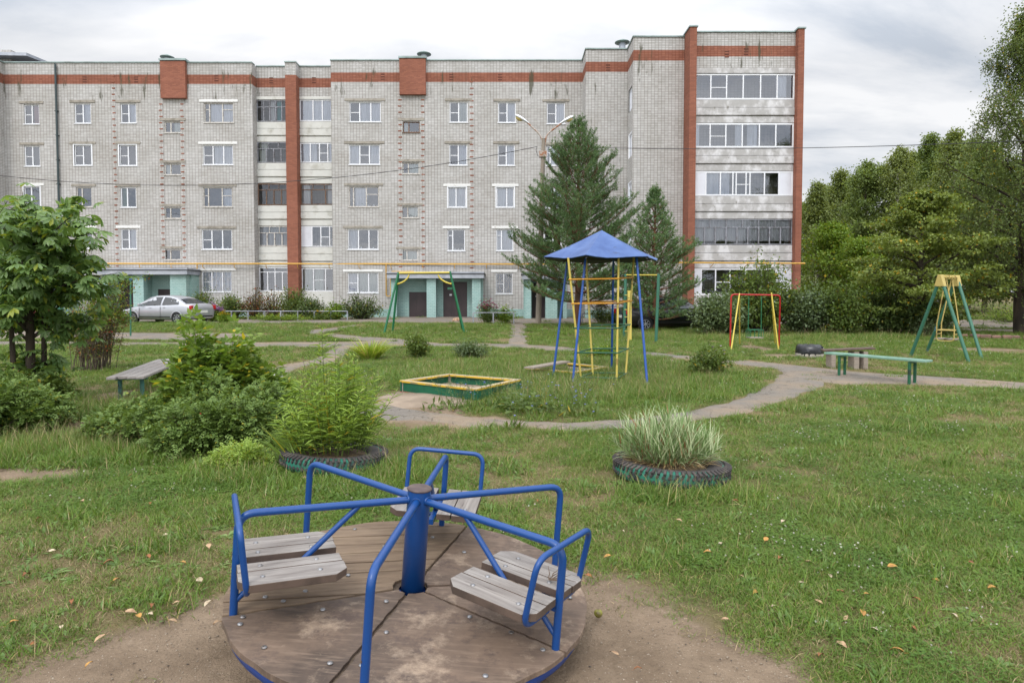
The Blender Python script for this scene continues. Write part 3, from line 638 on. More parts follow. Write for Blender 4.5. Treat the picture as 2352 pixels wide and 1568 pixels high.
# coping along every top edge
cp=MB(); ct=.07
def cbox(*a): c_=MB(); c_.bb(*a); bpart(c_,'roof_coping',M['coping'])
def cope(x0,x1,Y,z=ROOF,d=.45): c_=MB(); c_.bb(x0-.03,x1+.03,Y-.07,Y+d,z,z+ct); bpart(c_,'roof_coping',M['coping'])
cope(xl-16,xl,41.2); cbox(xl-.3,xl+.06,41.2,Y1,ROOF+.002,ROOF+ct+.004); cope(x1a+.04,x1b,Y1); cope(x1b+.04,xm0,YL); cope(xm1,x2a-.04,YL); cope(xm0,xm1,42.45,ROOF+.05,.8)
cope(x2a,x2b-.05,Y2); cbox(x3a-.06,x3a+.3,Y3-.07,Y2+.4,ROOF+.004,ROOF+ct+.006); cope(x3a+.3,x3b-.05,Y3); cbox(x4a-.06,x4a+.3,Y4-.07,Y3+.4,ROOF+.004,ROOF+ct+.006); cope(x4a+.3,x4b-.02,Y4)
cbox(xp0-.06,xp1+.06,YP-.06,Y5+1.6,ROOF+.12,ROOF+.2); cope(xr0+.05,xr1-.05,Y5,ROOF+.0); cbox(xq0-.06,xq1+.06,YP+.04,Y5+12,ROOF+.06,ROOF+.14)
for (cv,r,Y) in ((A,(1103,188,1275,440),Y1),(B,(635,172,815,415),Y2)):
    h=rect(cv,r,Y-.25); cbox(h[0]-.06,h[1]+.06,Y-.3,Y+.4,ROOF+.075,ROOF+.2)
# ornamental brick columns (small red headers on a paler strip)
orn=MB(); 
for (cv,x0,x1,ytop,ybot,Y) in ((A,783,806,285,1560,Y1),(A,1105,1130,480,1560,Y1),(A,1250,1275,480,1560,Y1),(B,628,655,450,1560,Y2),(B,785,810,450,1560,Y2),(B,1120,1147,285,1560,Y2)):
    h=rect(cv,(x0,ytop,x1,ybot),Y); z=h[3]; k=0
    orn.bb(h[0],h[1],Y-.02,Y+.01,h[2]-.9,h[3],m=1)
    while z>h[2]-.8:
        orn.bb(h[0]+(.0 if k%2 else .03),h[1]-(.03 if k%2 else 0),Y-.035,Y,z-.075,z); z-=.405; k+=1
    bpart(orn,'brick_ornament',[M['redbrick'],M['brick']]); orn=MB()
M['sooty']=pm('sooty_vent',lin((88,50,40)),rough=.9)
# soot marks in the band vents
vt=MB()
for (cv,x,y,Y) in ((A,583,313,Y1),(A,938,313,Y1),(A,1490,305,Y1),(A,1868,320,YL),(A,2162,318,YL),(B,520,295,Y2),(B,992,297,Y2),(B,1328,298,Y2),(B,2072,232,Y3),(C_,1428,300,Y5),(C_,1262,322,Y5)):
    a=cv(x,y); p=W(a[0],a[1],Y)
    for k in range(3): vt.bb(p.x-.13,p.x+.13,Y-.006,Y+.02,p.z-.2+k*.16,p.z-.2+k*.16+.07)
    bpart(vt,'air_vent',M['sooty']); vt=MB()
# roof vents with mushroom caps
for (cv,x,y,Y,s) in ((A,1153,172,43.5,1.),(B,805,150,43.2,1.05),(B,2170,70,41.3,1.05)):
    a=cv(x,y); p=W(a[0],a[1],Y); v=MB(); r=.2*s; v.lathe([(r,ROOF-.3-p.z),(r,.05)],(p.x,Y,p.z),18); v.lathe([(r*.5,.02),(r*2.3,.08),(r*2.28,.12),(0,.32*s)],(p.x,Y,p.z),20,m=1)
    for k in range(4): aa=k*math.pi/2; v.bb(p.x+r*.9*math.cos(aa)-.02,p.x+r*.9*math.cos(aa)+.02,Y+r*.9*math.sin(aa)-.02,Y+r*.9*math.sin(aa)+.02,p.z,p.z+.16)
    bpart(v,'roof_vent',[M['galv'],M['coping']])
# roof superstructure at the far left
h0=W(0,143,47); h1=W(93,143,47); t0=W(50,122,47)
sb=MB(); sb.bb(h0.x-6,h0.x+1.6,46,50,ROOF-.3,t0.z-.15); bpart(sb,'roof_block',M['brick'])
sb=MB(); p1=W(60,121,45.2); p2=W(93,141,47.); z1=p1.z
sb.add([(h0.x-6,44.8,z1-.0),(p1.x,45.2,z1),(p2.x+.4,48,p2.z+.1),(p2.x+.4,48,p2.z-.05),(p1.x,45.2,z1-.22),(h0.x-6,44.8,z1-.2),(h0.x-6,50,z1+.1),(p1.x,50,z1+.1)],[(5,4,1,0),(4,3,2,1),(0,1,7,6),(1,2,7),(5,4,3)]); bpart(sb,'roof_block',M['galv'])
# drainpipe
dp=MB(); a=W(*A(380,205),Y1-.12); b=W(*A(400,1400),Y1-.12); dp.tube([(a.x,Y1-.12,ROOF-.1),(a.x,Y1-.12,.3)],.065,10)
for z in np.arange(1,15,1.6): dp.bb(a.x-.085,a.x+.085,Y1-.2,Y1,z,z+.05)
bpart(dp,'drainpipe',M['downpipe'])
# yellow gas main with brackets and drops
gp=MB(); zg=W(900,606,Y2-.3).z
gp.tube([(xl-12,Y1-.3,zg+.06),(x1b,Y1-.3,zg+.03),(x2a-1.2,Y1-.32,zg+.02),(x2b-1.9,Y2-.3,zg-.02),(x2b-1.9,Y2-.3,zg-.35)],.052,8)
for x in np.arange(x1a+.5,x2b-2,2.1):
    yy=Y1 if x<x1b else (42.45 if x<x2a else Y2)
    gp.tube([(x,yy-.3,zg),(x,yy-.3,zg-.2),(x,yy,zg-.3)],.022,5)
a=W(*E_(543,300),Y2-.12).x; b=W(*E_(575,340),Y2-.12).x; c=W(*E_(735,345),Y2-.12).x; z1=W(*E_(560,512),Y2-.12).z; z2=W(*E_(600,342),Y2-.12).z
gp.tube(fillet([(a,Y2-.12,zg),(a,Y2-.12,z1),(b,Y2-.12,z1),(b,Y2-.12,z2),(c,Y2-.12,z2)],.15),.035,6)
a=W(*D_(1355,300),Y1-.12).x; b=W(*D_(1330,340),Y1-.12).x; c=W(*D_(1215,345),Y1-.12).x; z1=W(*D_(1330,600),Y1-.12).z; z2=W(*D_(1230,450),Y1-.12).z
gp.tube(fillet([(a,Y1-.12,zg),(a,Y1-.12,z1),(b,Y1-.12,z1),(b,Y1-.12,z2),(c,Y1-.12,z2)],.15),.035,6)
bpart(gp,'gas_pipe',M['yellowpipe'])
gp=MB(); zr=W(1700,603,YP-.25).z; gp.tube([(xe(1540,YP),YP-.25,zr),(xe(1848,YP),YP-.25,zr-.05)],.045,8)
for u in (1560,1640,1720,1800): gp.tube([(xe(u,YP),YP-.25,zr),(xe(u,YP),Y5,zr-.25)],.02,5)
bpart(gp,'gas_pipe',M['yellowpipe'])
def plb(*a): m_=MB(); m_.bb(*a); bpart(m_,'plinth',M['turq'])
# turquoise plinth
pl=None; plb(x1a,x1b,Y1-.05,Y1+.02,-.2,.72); plb(x2a,x3a-.05,Y2-.05,Y2+.02,-.2,.72); plb(x3a,x3b,Y3-.05,Y3+.02,-.2,.72); plb(x4a,x4b,Y4-.05,Y4+.02,-.2,.72); plb(xr0,xr1,Y5-.06,Y5-.025,-.2,.5)
# entrance porches
def porch(uL,uR,vtop,vbot,Yf,Yb,doors,cols,label):
    """doors: (u0,u1,vtop) ; cols: (u0,u1) ; built between facade Yb and front plane Yf"""
    x0=W(uL,680,Yf).x; x1=W(uR,680,Yf).x; zt=W(uL,vtop,Yf).z; z0=.18
    p=empty('porch',(x0,Yf,z0)); world_parent(p,BL); p['label']=label
    q=MB()
    for (a,b) in cols: q.bb(W(a,680,Yf).x,W(b,680,Yf).x,Yf,Yf+.5,z0-.2,zt-.38)
    Yi=Yb-.32
    hs=[]
    for d in doors:
        hs.append((W(d[0],690,Yi).x,W(d[1],690,Yi).x,z0-.2,W(d[0],d[2],Yi).z))
    wallpanel(q,x0+.02,x1-.02,z0-.2,zt-.38,Yi,hs,depth=.12)
    for xx in (x0+.02,x1-.02): q.bb(xx-.12,xx+.12,Yf+.502,Yb,z0-.2,zt-.385)
    for (a,b) in cols[1:-1]: q.bb(W(a,680,Yf).x+.1,W(b,680,Yf).x-.1,Yf+.502,Yi,z0-.2,zt-.39)
    o=bpart(q,'porch_wall',M['turq'],p)
    for h,d in zip(hs,doors):
        k=MB(); k.bb(h[0],h[1],Yi+.06,Yi+.1,h[2]+.15,h[3]); xm=h[0]+(h[1]-h[0])*.38
        k.bb(xm-.012,xm+.012,Yi+.045,Yi+.058,h[2]+.15,h[3]); 
        for (sx,sw,sz,sh,mm) in d[3]: k.bb(h[0]+(h[1]-h[0])*sx,h[0]+(h[1]-h[0])*(sx+sw),Yi+.04,Yi+.055,h[2]+(h[3]-h[2])*sz,h[2]+(h[3]-h[2])*(sz+sh),m=mm)
        bpart(k,'door',[M['door'],M['white'],M['signgreen']],p)
    r=MB(); r.bb(x0-.2,x1+.2,Yf-.25,Yb,zt-.38,zt-.12); r.bb(x0-.26,x1+.26,Yf-.3,Yb,zt-.118,zt-.06,m=1); r.bb(x0-.22,x1+.22,Yf-.27,Yb,zt-.058,zt+.03)
    bpart(r,'porch_roof',[M['galv'],M['dark']],p)
    s=MB(); s.bb(x0-.5,x1+.5,Yf-1.2,Yb,z0-.3,z0+.045); bpart(s,'door_step',M['asphalt'],p)
    return p
M['signgreen']=pm('green_sign',lin((110,190,150)),rough=.5)
SG=[(.18,.2,.80,.055,2),(.26,.1,.64,.045,1)]
porch(898,1104,625.5,730,40.6,Y2,[(939.5,980,670.5,[]),(1018,1073,647,SG)],[(898,911),(980,1001),(1084,1104)],'turquoise porch in the middle of the facade with steel doors')
porch(236,428,617,726,40.9,Y1,[(274,306,640,SG),(363,391,664,[])],[(236,247),(306,330),(391,428)],'turquoise porch on the left behind the silver car')
porch(1207,1300,627,732,38.6,Y3,[(1222,1252,650,SG)],[(1207,1220),(1253,1280)],'turquoise porch half hidden behind the pine')
porch(-40,140,617,726,40.9,Y1,[(0,36,640,SG)],[(-40,-28),(60,84),(120,140)],'turquoise porch at the far left behind the chestnut')
# ---------------------------------------------------------------- merry-go-round
def paint(name,c,chip,sc=6,lo=.66,rough=.35): return pm(name,c,chip,sc=sc,lo=lo,hi=lo+.04,rough=rough,bmp=.08,bsc=60,var=.08)
M['blue']=paint('blue_gloss_paint',lin((18,66,128)),lin((74,56,50)),sc=14,lo=.665,rough=.3)
M['rim']=paint('blue_rim_paint',lin((26,62,130)),lin((70,66,66)),sc=5,lo=.6)
M['cap']=pm('brown_plastic_cap',lin((76,62,62)),lin((108,92,84)),sc=8,rough=.55)
def woodmat(name,c1,c2,c3,ang=0,coord='Object',sc=1.0,bmp=.35):
    m,nt,b=newmat(name); v=objc(nt,coord); v=vmap(nt,v,(1.2*sc,14*sc,14*sc),(0,0,ang)); 
    g=nz(nt,v,2.2,7,.6,.6); g2=nz(nt,vmap(nt,v,(1,2.6,2.6)),3.5,5,.7); 
    c=mixc(nt,mapr(nt,g,.32,.68),c1,c2); c=mixc(nt,mapr(nt,g2,.56,.68,0,.75),c,c3)
    c=mixc(nt,mapr(nt,nz(nt,objc(nt,coord),2.2,4),.4,.7,0,.45),c,mixc(nt,1.0,c,(.66,.6,.55),'MULTIPLY'))
    nt.links.new(c,b.inputs['Base Color']); b.inputs['Roughness'].default_value=.8; b.inputs['Specular IOR Level'].default_value=.25; bump(nt,b,g2,bmp,.004); return m
M['plank']=woodmat('weathered_grey_plank',lin((122,116,112)),lin((160,155,150)),lin((80,72,68)))
M['deckplank']=woodmat('brown_deck_plank',lin((106,90,76)),lin((138,120,100)),lin((70,58,48)))
M['plankedge']=pm('dark_plank_edge',lin((92,76,66)),lin((70,58,50)),sc=8,rough=.85)
def plymat():
    m,nt,b=newmat('worn_plywood_deck'); v=objc(nt,'Object'); a=nz(nt,v,2.6,6,.6); g=nz(nt,vmap(nt,v,(3,22,1),(0,0,.5)),2,6,.6,.3)
    c=mixc(nt,mapr(nt,a,.35,.68),lin((70,58,50)),lin((124,104,88))); c=mixc(nt,mapr(nt,g,.5,.75,0,.5),c,lin((146,126,108)))
    c=mixc(nt,mapr(nt,nz(nt,v,5,7,.7),.5,.66,0,.8),c,lin((70,58,54))); c=mixc(nt,mapr(nt,nz(nt,v,4.1,6,.75),.54,.70,0,.7),c,lin((176,156,134)))
    nt.links.new(c,b.inputs['Base Color']); nt.links.new(mapr(nt,a,.3,.7,.62,.9),b.inputs['Roughness']); bump(nt,b,mth(nt,'ADD',g,a),.35,.004); return m
M['ply']=plymat()
M['bolt']=pm('zinc_bolt',lin((150,150,152)),lin((104,96,90)),sc=30,rough=.45,metal=.7)
M['twig0']=pm('trodden_dirt',lin((70,58,48)),lin((104,90,74)),sc=12,rough=.95)
nrm=Vector((.0759,-.0145,.997)).normalized()
ex=Vector((1,0,-nrm.x/nrm.z)).normalized(); ey=nrm.cross(ex)
RM=Matrix((ex,ey,nrm)).transposed()
mg=empty('merry_go_round',(0,0,0)); mg.rotation_euler=RM.to_euler()
PH=.22                                    # platform top above the local origin
mg.location=MGR-nrm*PH
tag(mg,'blue tubular merry-go-round with round brown wooden deck and three plank seats','merry-go-round')
RR=.883; TH0=R(26.4)
def pol(r,a,z): return Vector((r*math.cos(a),r*math.sin(a),z))
def disc_poly(a0,a1,r0,n=26,inset=.004):
    out=[pol(RR-.002*math.sin(a0*7+k),a0+(a1-a0)*k/n,0) for k in range(n+1)]
    return out
# deck: plywood sectors split by open joints, one replaced by planks on the far left
# joints measured on the photo: towards -153 (left arm), -102, -33, 78, and plank sector from 75 to -153 through the back-left
rnd=random.Random(3)
def chord_clip(poly,nx_,ny_,d):     # keep nx*x+ny*y<=d
    out=[]
    for i in range(len(poly)):
        a=poly[i]; b=poly[(i+1)%len(poly)]; fa=nx_*a[0]+ny_*a[1]-d; fb=nx_*b[0]+ny_*b[1]-d
        if fa<=0: out.append(a)
        if fa*fb<0: t=fa/(fa-fb); out.append((a[0]+(b[0]-a[0])*t,a[1]+(b[1]-a[1])*t))
    return out
def sector(a0,a1,r0,jo=.009):
    n=28; pts=[]; 
    for k in range(n+1):
        a=a0+(a1-a0)*k/n; rr=RR-(.006*abs(math.sin(a*9.3))**6); pts.append((rr*math.cos(a),rr*math.sin(a)))
    inner=[]
    for k in range(7):
        a=a1+(a0-a1)*k/6; inner.append((r0*math.cos(a),r0*math.sin(a)))
    pts=pts+inner
    n0=(-math.sin(a0),math.cos(a0)); n1=(-math.sin(a1),math.cos(a1))
    pts=chord_clip(pts,-n0[0],-n0[1],-jo); pts=chord_clip(pts,n1[0],n1[1],-jo)
    return pts
def ragged(pts,seed):
    out=[]; r=random.Random(seed)
    for i in range(len(pts)):
        a=Vector((pts[i][0],pts[i][1])); b=Vector((pts[(i+1)%len(pts)][0],pts[(i+1)%len(pts)][1])); L=(b-a).length; n=max(1,int(L/.035))
        for k in range(n):
            p=a.lerp(b,k/n); 
            if p.length<RR-.03: p+=Vector((r.uniform(-.004,.004),r.uniform(-.004,.004)))
            out.append((p.x,p.y))
    return out
for k,(a0,a1,z) in enumerate(((-153,-103,0),(-103,-33,.002),(-33,14,-.003),(14,76,0))):
    mb=MB(); mb.prism(ragged(sector(R(a0),R(a1),.075),k),PH-.027+z,PH+z)
    mb.build('deck_board',M['ply'],mg,bevel=.003)
# plank sector
sec=sector(R(76),R(207),.10,.006)
dirx=Vector((math.cos(R(196)),math.sin(R(196)))); dn=Vector((-dirx.y,dirx.x))   # planks run leftwards and slightly towards the viewer
ds=[p[0]*dn.x+p[1]*dn.y for p in sec]; lo_,hi_=min(ds),max(ds)
wd=.116; k=0; d=hi_
d=lo_
while d<hi_:
    q=chord_clip(sec,dn.x,dn.y,min(d+wd-.008,hi_+1)); q=chord_clip(q,-dn.x,-dn.y,-d) if len(q)>2 else q
    if len(q)>2:
        mb=MB(); mb.prism([( (p[0]*dirx.x+p[1]*dirx.y),(p[0]*dn.x+p[1]*dn.y)) for p in q],-.027,.0+rnd.uniform(-.001,.004))
        o=mb.build('deck_plank',M['deckplank'],mg,bevel=.002); o.rotation_euler=(0,0,math.atan2(dirx.y,dirx.x)); o.location=(0,0,PH-.0)
    d+=wd; k+=1
# rim, spokes under the deck, post
mb=MB(); mb.lathe([(RR-.03,PH-.016),(.07,PH-.016)],n=64); mb.build('joint_dirt',M['twig0'],mg)
mb=MB(); mb.lathe([(RR-.07,PH-.03),(RR-.032,PH-.03),(RR-.024,PH-.036),(RR-.024,PH-.075),(RR-.032,PH-.08),(RR-.07,PH-.08)],n=96); mb.build('rim',M['rim'],mg)
mb=MB()
for k in range(6): mb.beam(pol(.04,TH0+k*math.pi/3,PH-.05),pol(RR-.03,TH0+k*math.pi/3,PH-.05),.04,.04)
mb.lathe([(.0,PH-.03),(.16,PH-.03),(.16,PH-.07),(0,PH-.07)],n=24); mb.build('under_frame',M['rim'],mg)
mb=MB(); mb.lathe([(.045,-.1),(.045,PH-.08),(.058,PH-.08),(.058,PH+.50)],n=36); po=mb.build('centre_post',M['blue'],mg)
mb=MB(); mb.lathe([(.058,PH+.50),(.062,PH+.502),(.062,PH+.508),(.055,PH+.514),(0,PH+.516)],n=36); mb.build('cap',M['cap'],po)
mb=MB()
for k in range(6):
    a=TH0+k*math.pi/3; mb.lathe([(.0185,0),(.024,.004),(.0185,.01)],pol(.052,a,PH+.455),14,M=Matrix.Rotation(a,3,'Z')@Matrix.Rotation(math.pi/2,3,'Y'))
mb.build('weld',M['blue'],po)
seat_arms=(1,3,5)    # arms at 86, 206(-153.6), 326(-33.6)
for k in range(6):
    a=TH0+k*math.pi/3; mb=MB()
    rr=.835
    pts=fillet([pol(.05,a,PH+.452),pol(rr,a,PH+.455),pol(rr,a,PH-.03)],.075,10); mb.tube(pts,.0175,14); mb.build('handle_bar',M['blue'],mg)
BT=[]
def seat(a,idx):
    er=pol(1,a,0); et=Vector((-er.y,er.x,0)); zs=PH+.238
    st=MB(); st.beam(er*.40+Vector((0,0,zs-.055)),er*.845+Vector((0,0,zs-.055)),.03,.03)
    for r in (.50,.74): st.beam(er*r-et*.2+Vector((0,0,zs-.045)),er*r+et*.2+Vector((0,0,zs-.045)),.035,.012,up=(0,0,1))
    st.tube([er*.30+Vector((0,0,PH+.445)),er*.56+Vector((0,0,zs-.04))],.0135,10)
    st.tube([er*.70+Vector((0,0,zs-.06)),er*.828+Vector((0,0,PH+.06))],.013,8)
    root=st.build('seat_bracket',M['blue'],mg)
    b=MB(); lo=zs-.06; hi=PH+.475
    pts=fillet([er*.80-et*.04+Vector((0,0,lo)),er*.80-et*.235+Vector((0,0,lo)),er*.845-et*.235+Vector((0,0,hi)),er*.845+et*.235+Vector((0,0,hi)),er*.80+et*.235+Vector((0,0,lo)),er*.80+et*.04+Vector((0,0,lo))],.07,8)
    b.tube(pts,.0135,12); b.build('backrest',M['blue'],mg)
    rot=Matrix.Rotation(a,4,'Z')
    for s in (-1,1):
        r0,r1=.385,.838
        for (t0,t1,ch) in ((.032,.112,0),(.117,.247,.05)):
            poly=[(r0,s*t0),(r1,s*t0)] if not ch else None
            if ch: poly=[(r0,s*t0),(r0,s*(t1-ch)),(r0+ch*1.1,s*t1),(r1-ch*.9,s*t1),(r1,s*(t1-ch)),(r1,s*t0)]
            else: poly=[(r0+.004,s*t0),(r0+.004,s*t1),(r1-.003,s*t1),(r1-.003,s*t0)]
            if s<0: poly=poly[::-1]
            mb=MB(); mb.prism(poly,-.0175,.0175); mb.m=[1]*len(mb.m); mb.m[0]=1; mb.m[1]=0
            o=mb.build('seat_plank',[M['plank'],M['plankedge']],mg,bevel=.003,seg=2); o.location=(0,0,zs-.0175+.0005*idx); o.rotation_euler=(0,0,a)
            bo=MB()
            for r in (.50,.74):
                bo.lathe([(0.011,0),(.010,.0035),(.005,.006),(0,.0065)],(r,s*(t0+t1)/2,.0175),12)
            bo.build('bolt',M['bolt'],o)
for i,k in enumerate(seat_arms): seat(TH0+k*math.pi/3,i)
bo=MB()
for (r,a) in ((.80,-150),(.82,-146),(.62,-157),(.8,-130),(.72,-108),(.69,-98),(.43,-110),(.44,-96),(.47,-142),(.80,-37),(.62,-36),(.8,-60),(.8,0),(.72,30),(.55,-20),(.5,63),(.8,70),(.8,100),(.5,118),(.8,125),(.62,160),(.35,170),(.52,195),(.7,198),(.4,-40),(.2,-120),(.85,12),(.62,88),(.25,150)):
    bo.lathe([(.012,0),(.011,.0035),(.006,.006),(0,.0065)],pol(r,R(a),PH+.004),12)
bo.build('bolt',M['bolt'],mg)
# dry twig on the right seat
tw=MB(); b0=W(1310,1325,2.92); b0=MGR+RM@(pol(.74,R(-33.6)+.1,.245))
rr_=random.Random(9)
for k in range(7):
    p=[b0+Vector((0,0,.006))]
    d=Vector((rr_.uniform(-.2,1),rr_.uniform(-.3,.6),rr_.uniform(0,.35)))
    for q in range(5): p.append(p[-1]+d*.028+Vector((rr_.uniform(-.008,.008),rr_.uniform(-.008,.008),rr_.uniform(-.004,.006))))
    tw.tube(p,[.0022]*3+[.0016,.001,.0006],5)
M['twig']=pm('dry_twig',lin((98,80,64)),rough=.9)
tag(tw.build('twig',M['twig'],origin=tuple(b0)),'dry forked twig lying on the right seat of the merry-go-round','twig')
# ---------------------------------------------------------------- sandboxes
M['sbyellow']=pm('yellow_painted_board',lin((206,168,44)),lin((150,136,96)),sc=5,lo=.5,hi=.62,rough=.6,c3=lin((80,66,50)),lo3=.66,hi3=.7)
M['sbtop']=pm('worn_top_board',lin((176,162,118)),lin((160,146,128)),sc=4,lo=.4,hi=.6,rough=.7,c3=lin((200,160,50)),lo3=.56,hi3=.66,sc3=5)
M['sbgreen']=pm('green_painted_board',lin((22,96,68)),lin((16,72,54)),sc=3,rough=.55,c3=lin((96,90,70)),lo3=.72,hi3=.76)
M['sbred']=pm('red_painted_board',lin((170,34,38)),lin((120,34,34)),sc=4,rough=.6)
M['sand']=pm('pale_sand',lin((130,115,99)),lin((152,136,118)),sc=2,rough=.97,bmp=.6,bsc=50)
M['greybrd']=woodmat('grey_board',lin((132,122,112)),lin((164,154,142)),lin((96,86,78)),coord='World')
def sandbox(C4,zt,label,missing=(),tilt=None):
    """C4: outer corners of the top frame, in order"""
    c=sum(C4,Vector())/4; zc=float(hz(c.x,c.y)); root=empty('sandbox',(c.x,c.y,zc),0,label,'sandbox')
    P=[p-Vector((c.x,c.y,zc)) for p in C4]
    for i in range(4):
        a,b=P[i],P[(i+1)%4]; d=(b-a).normalized(); n=Vector((-d.y,d.x,0)); 
        if n.dot(-(a+b)/2)<0: n=-n
        th=.03; off=n*.035
        if i in missing: continue
        m=MB(); m.beam(a+off+Vector((0,0,-.115)),b+off+Vector((0,0,-.115)),th,.17); m.build('side_board',M['sbgreen'],root)
        m=MB(); m.beam(a+off+Vector((0,0,-.24)),b+off+Vector((0,0,-.24)),th+.002,.08); m.build('base_board',M['sbred'],root)
        m=MB(); t=Vector((0,0,-.014+.001*i)); q=.11
        vs=[a,b,b+n*q-d*q,a+n*q+d*q]; vs=[v+t for v in vs]; lo=[v-Vector((0,0,.032)) for v in vs]
        m.add(vs+lo,[(0,1,2,3)],0); m.add(vs+lo,[(7,6,5,4),(0,4,5,1),(1,5,6,2),(2,6,7,3),(3,7,4,0)],1)
        m.build('top_board',[M['sbtop'],M['sbyellow']],root,bevel=.004)
    for i in range(4):
        a=P[i]*.93; m=MB(); m.box((a.x,a.y,P[i].z-.17),(.05,.05,.26)); m.build('corner_post',M['greybrd'],root)
    m=MB(); n=14; vs=[]
    for i in range(n+1):
        for j in range(n+1):
            s,t=i/n,j/n; p=(P[0]*(1-s)+P[1]*s)*(1-t)+(P[3]*(1-s)+P[2]*s)*t; p=p*.94
            vs.append((p.x,p.y,.035+.03*float(vnoise(p.x*3+7,p.y*3,1,5,3))))
    m.add(vs,[(i*(n+1)+j,i*(n+1)+j+1,(i+1)*(n+1)+j+1,(i+1)*(n+1)+j) for i in range(n) for j in range(n)],0,True); m.build('sand_fill',M['sand'],root)
    return root
def T(u,v,zabs): 
    r=ray(u,v); t=(HC-zabs)/-r.z; return Vector((0,0,HC))+r*t
zt=.225
sandbox([T(917.4,871.5,zt),T(1094,891.5,zt),T(1197.5,869,zt),T(1030.8,856.4,zt)],zt,'green sandbox with a complete yellow top frame and red base boards')
zt=.13
sb2=sandbox([T(1206,843,zt),T(1320,853,zt),T(1398,840,zt),T(1302,831,zt)],zt,'broken low sandbox full of sand behind the blue roofed climber',missing=(3,))
m=MB(); c=Vector(sb2.location); m.beam(T(1214,845,.2)-c,T(1300,830,.22)-c,.24,.03); m.build('loose_board',M['greybrd'],sb2)
# sand spilled beside the near sandbox
def patch(name,cx,cy,rx,ry,h,mat,seed,label=None,kind='structure'):
    n=26; vs=[]; 
    for i in range(n+1):
        for j in range(n+1):
            a=i/n*2-1; b=j/n*2-1; x=cx+a*rx; y=cy+b*ry; d=math.hypot(a,b)+(float(vnoise(x,y,.35,seed,3))-.5)*.7
            e=h*max(0,1-d*1.05)**.7 if d<.95 else -.03*min(1,(d-.95)*4)
            vs.append((x,y,float(hz(x,y))+e+ (float(vnoise(x,y,.12,seed+1,2))-.5)*.01))
    q=[(i*(n+1)+j,(i+1)*(n+1)+j,(i+1)*(n+1)+j+1,i*(n+1)+j+1) for i in range(n) for j in range(n)]
    return tag(place(npmesh(name,vs,Q=q,smooth=True),name,mat),label,None,None,kind)
p=G(985,915); patch('sand_ground',p.x,p.y,1.25,.95,.05,M['sand'],4)
# ---------------------------------------------------------------- climber with blue roof
M['roofblue']=pm('pale_blue_painted_sheet',lin((58,84,136)),lin((84,110,160)),sc=1.8,lo=.4,hi=.7,rough=.5,spec=.3,metal=.0,c3=lin((48,54,68)),lo3=.60,hi3=.68,sc3=2.2,bmp=.15,bsc=6)
M['polblue']=paint('blue_pole_paint',lin((28,76,148)),lin((80,80,90)),sc=7,lo=.68)
M['polyel']=paint('faded_yellow_paint',lin((202,182,92)),lin((150,128,70)),sc=5,lo=.6,rough=.5)
M['polora']=paint('orange_ochre_paint',lin((196,138,38)),lin((130,92,40)),sc=5,lo=.6,rough=.5)
M['polgrn']=paint('dark_green_paint',lin((42,92,66)),lin((96,96,84)),sc=7,lo=.62,rough=.5)
tip=W(1382,530,12.85); TC=Vector((tip.x,12.85,float(hz(tip.x,12.85))))
tw_=empty('climbing_tower',TC,0,'climbing frame of blue and yellow poles under a pale blue pointed sheet roof','climbing frame')
def rel(p): return p-TC
zeave=W(1385,600,12.85).z
m=MB(); apex=rel(tip); cor=[]
for k in range(6):
    a=R(188+60*k); r=1.19; y=TC.y+r*math.sin(a); x=TC.x+r*math.cos(a); cor.append(rel(Vector((x,y,zeave+.045+(0.03 if k==0 else 0)))))
vs=[apex]; n=7
for i in range(1,n+1):
    for k in range(6):
        for j in range(6):
            a_=cor[k].lerp(cor[(k+1)%6],j/6); p=apex.lerp(a_,i/n); wv=.010*math.sin(j*1.3+k*2.1)*(i/n); sag=-.02*math.sin(math.pi*i/n)-.035*(4*(j/6)*(1-j/6))*(i/n)
            vs.append(p+Vector((0,0,wv+sag)))
S_=36; fs=[(0,1+(j+1)%S_,1+j) for j in range(S_)]
for i in range(n-1):
    for j in range(S_): fs.append((1+i*S_+j,1+i*S_+(j+1)%S_,1+(i+1)*S_+(j+1)%S_,1+(i+1)*S_+j))
m.add(vs,fs); ro=m.build('roof',[M['roofblue'],M['dark']],tw_); s=ro.modifiers.new('s','SOLIDIFY'); s.thickness=.012; s.offset=1; s.material_offset=1; s.material_offset_rim=0
for f in ro.data.polygons:
    if f.normal.z<0: f.flip() if hasattr(f,'flip') else None
m=MB()
for k in range(6): m.tube([cor[k]*1+Vector((0,0,-.05)),apex+Vector((0,0,-.07))],.012,6)
ins=[c.lerp(Vector((apex.x,apex.y,c.z)),.30)+Vector((0,0,.03)) for c in cor]
m.tube(ins,.014,6,closed=True); m.build('roof_frame',M['dark'],tw_)
for (b,t,D) in (((1269,868),(1303,602),13.0),((1314,884),(1345,592),12.25),((1488,890),(1462,590),12.15),((1404.6,852),(1409,592),13.6)):
    m=MB(); m.tube([rel(G(*b))-Vector((0,0,.06)),rel(W(*t,D))],.024,10); m.build('blue_pole',M['polblue'],tw_)
YP4=[]
for (b,t,D0,D1) in (((1334,866),(1305,592),12.2,12.05),((1416.5,868),(1421,590),12.15,12.1),((1437.5,857),(1456,590),12.8,13.1),((1361.5,856),(1346,596),12.85,13.1)):
    a=rel(W(*b,D0)); c=rel(W(*t,D1)); YP4.append((a,c)); d=(a-c).normalized(); m=MB(); m.tube([a+d*.2,c],.021,10); m.build('yellow_pole',M['polyel'],tw_)
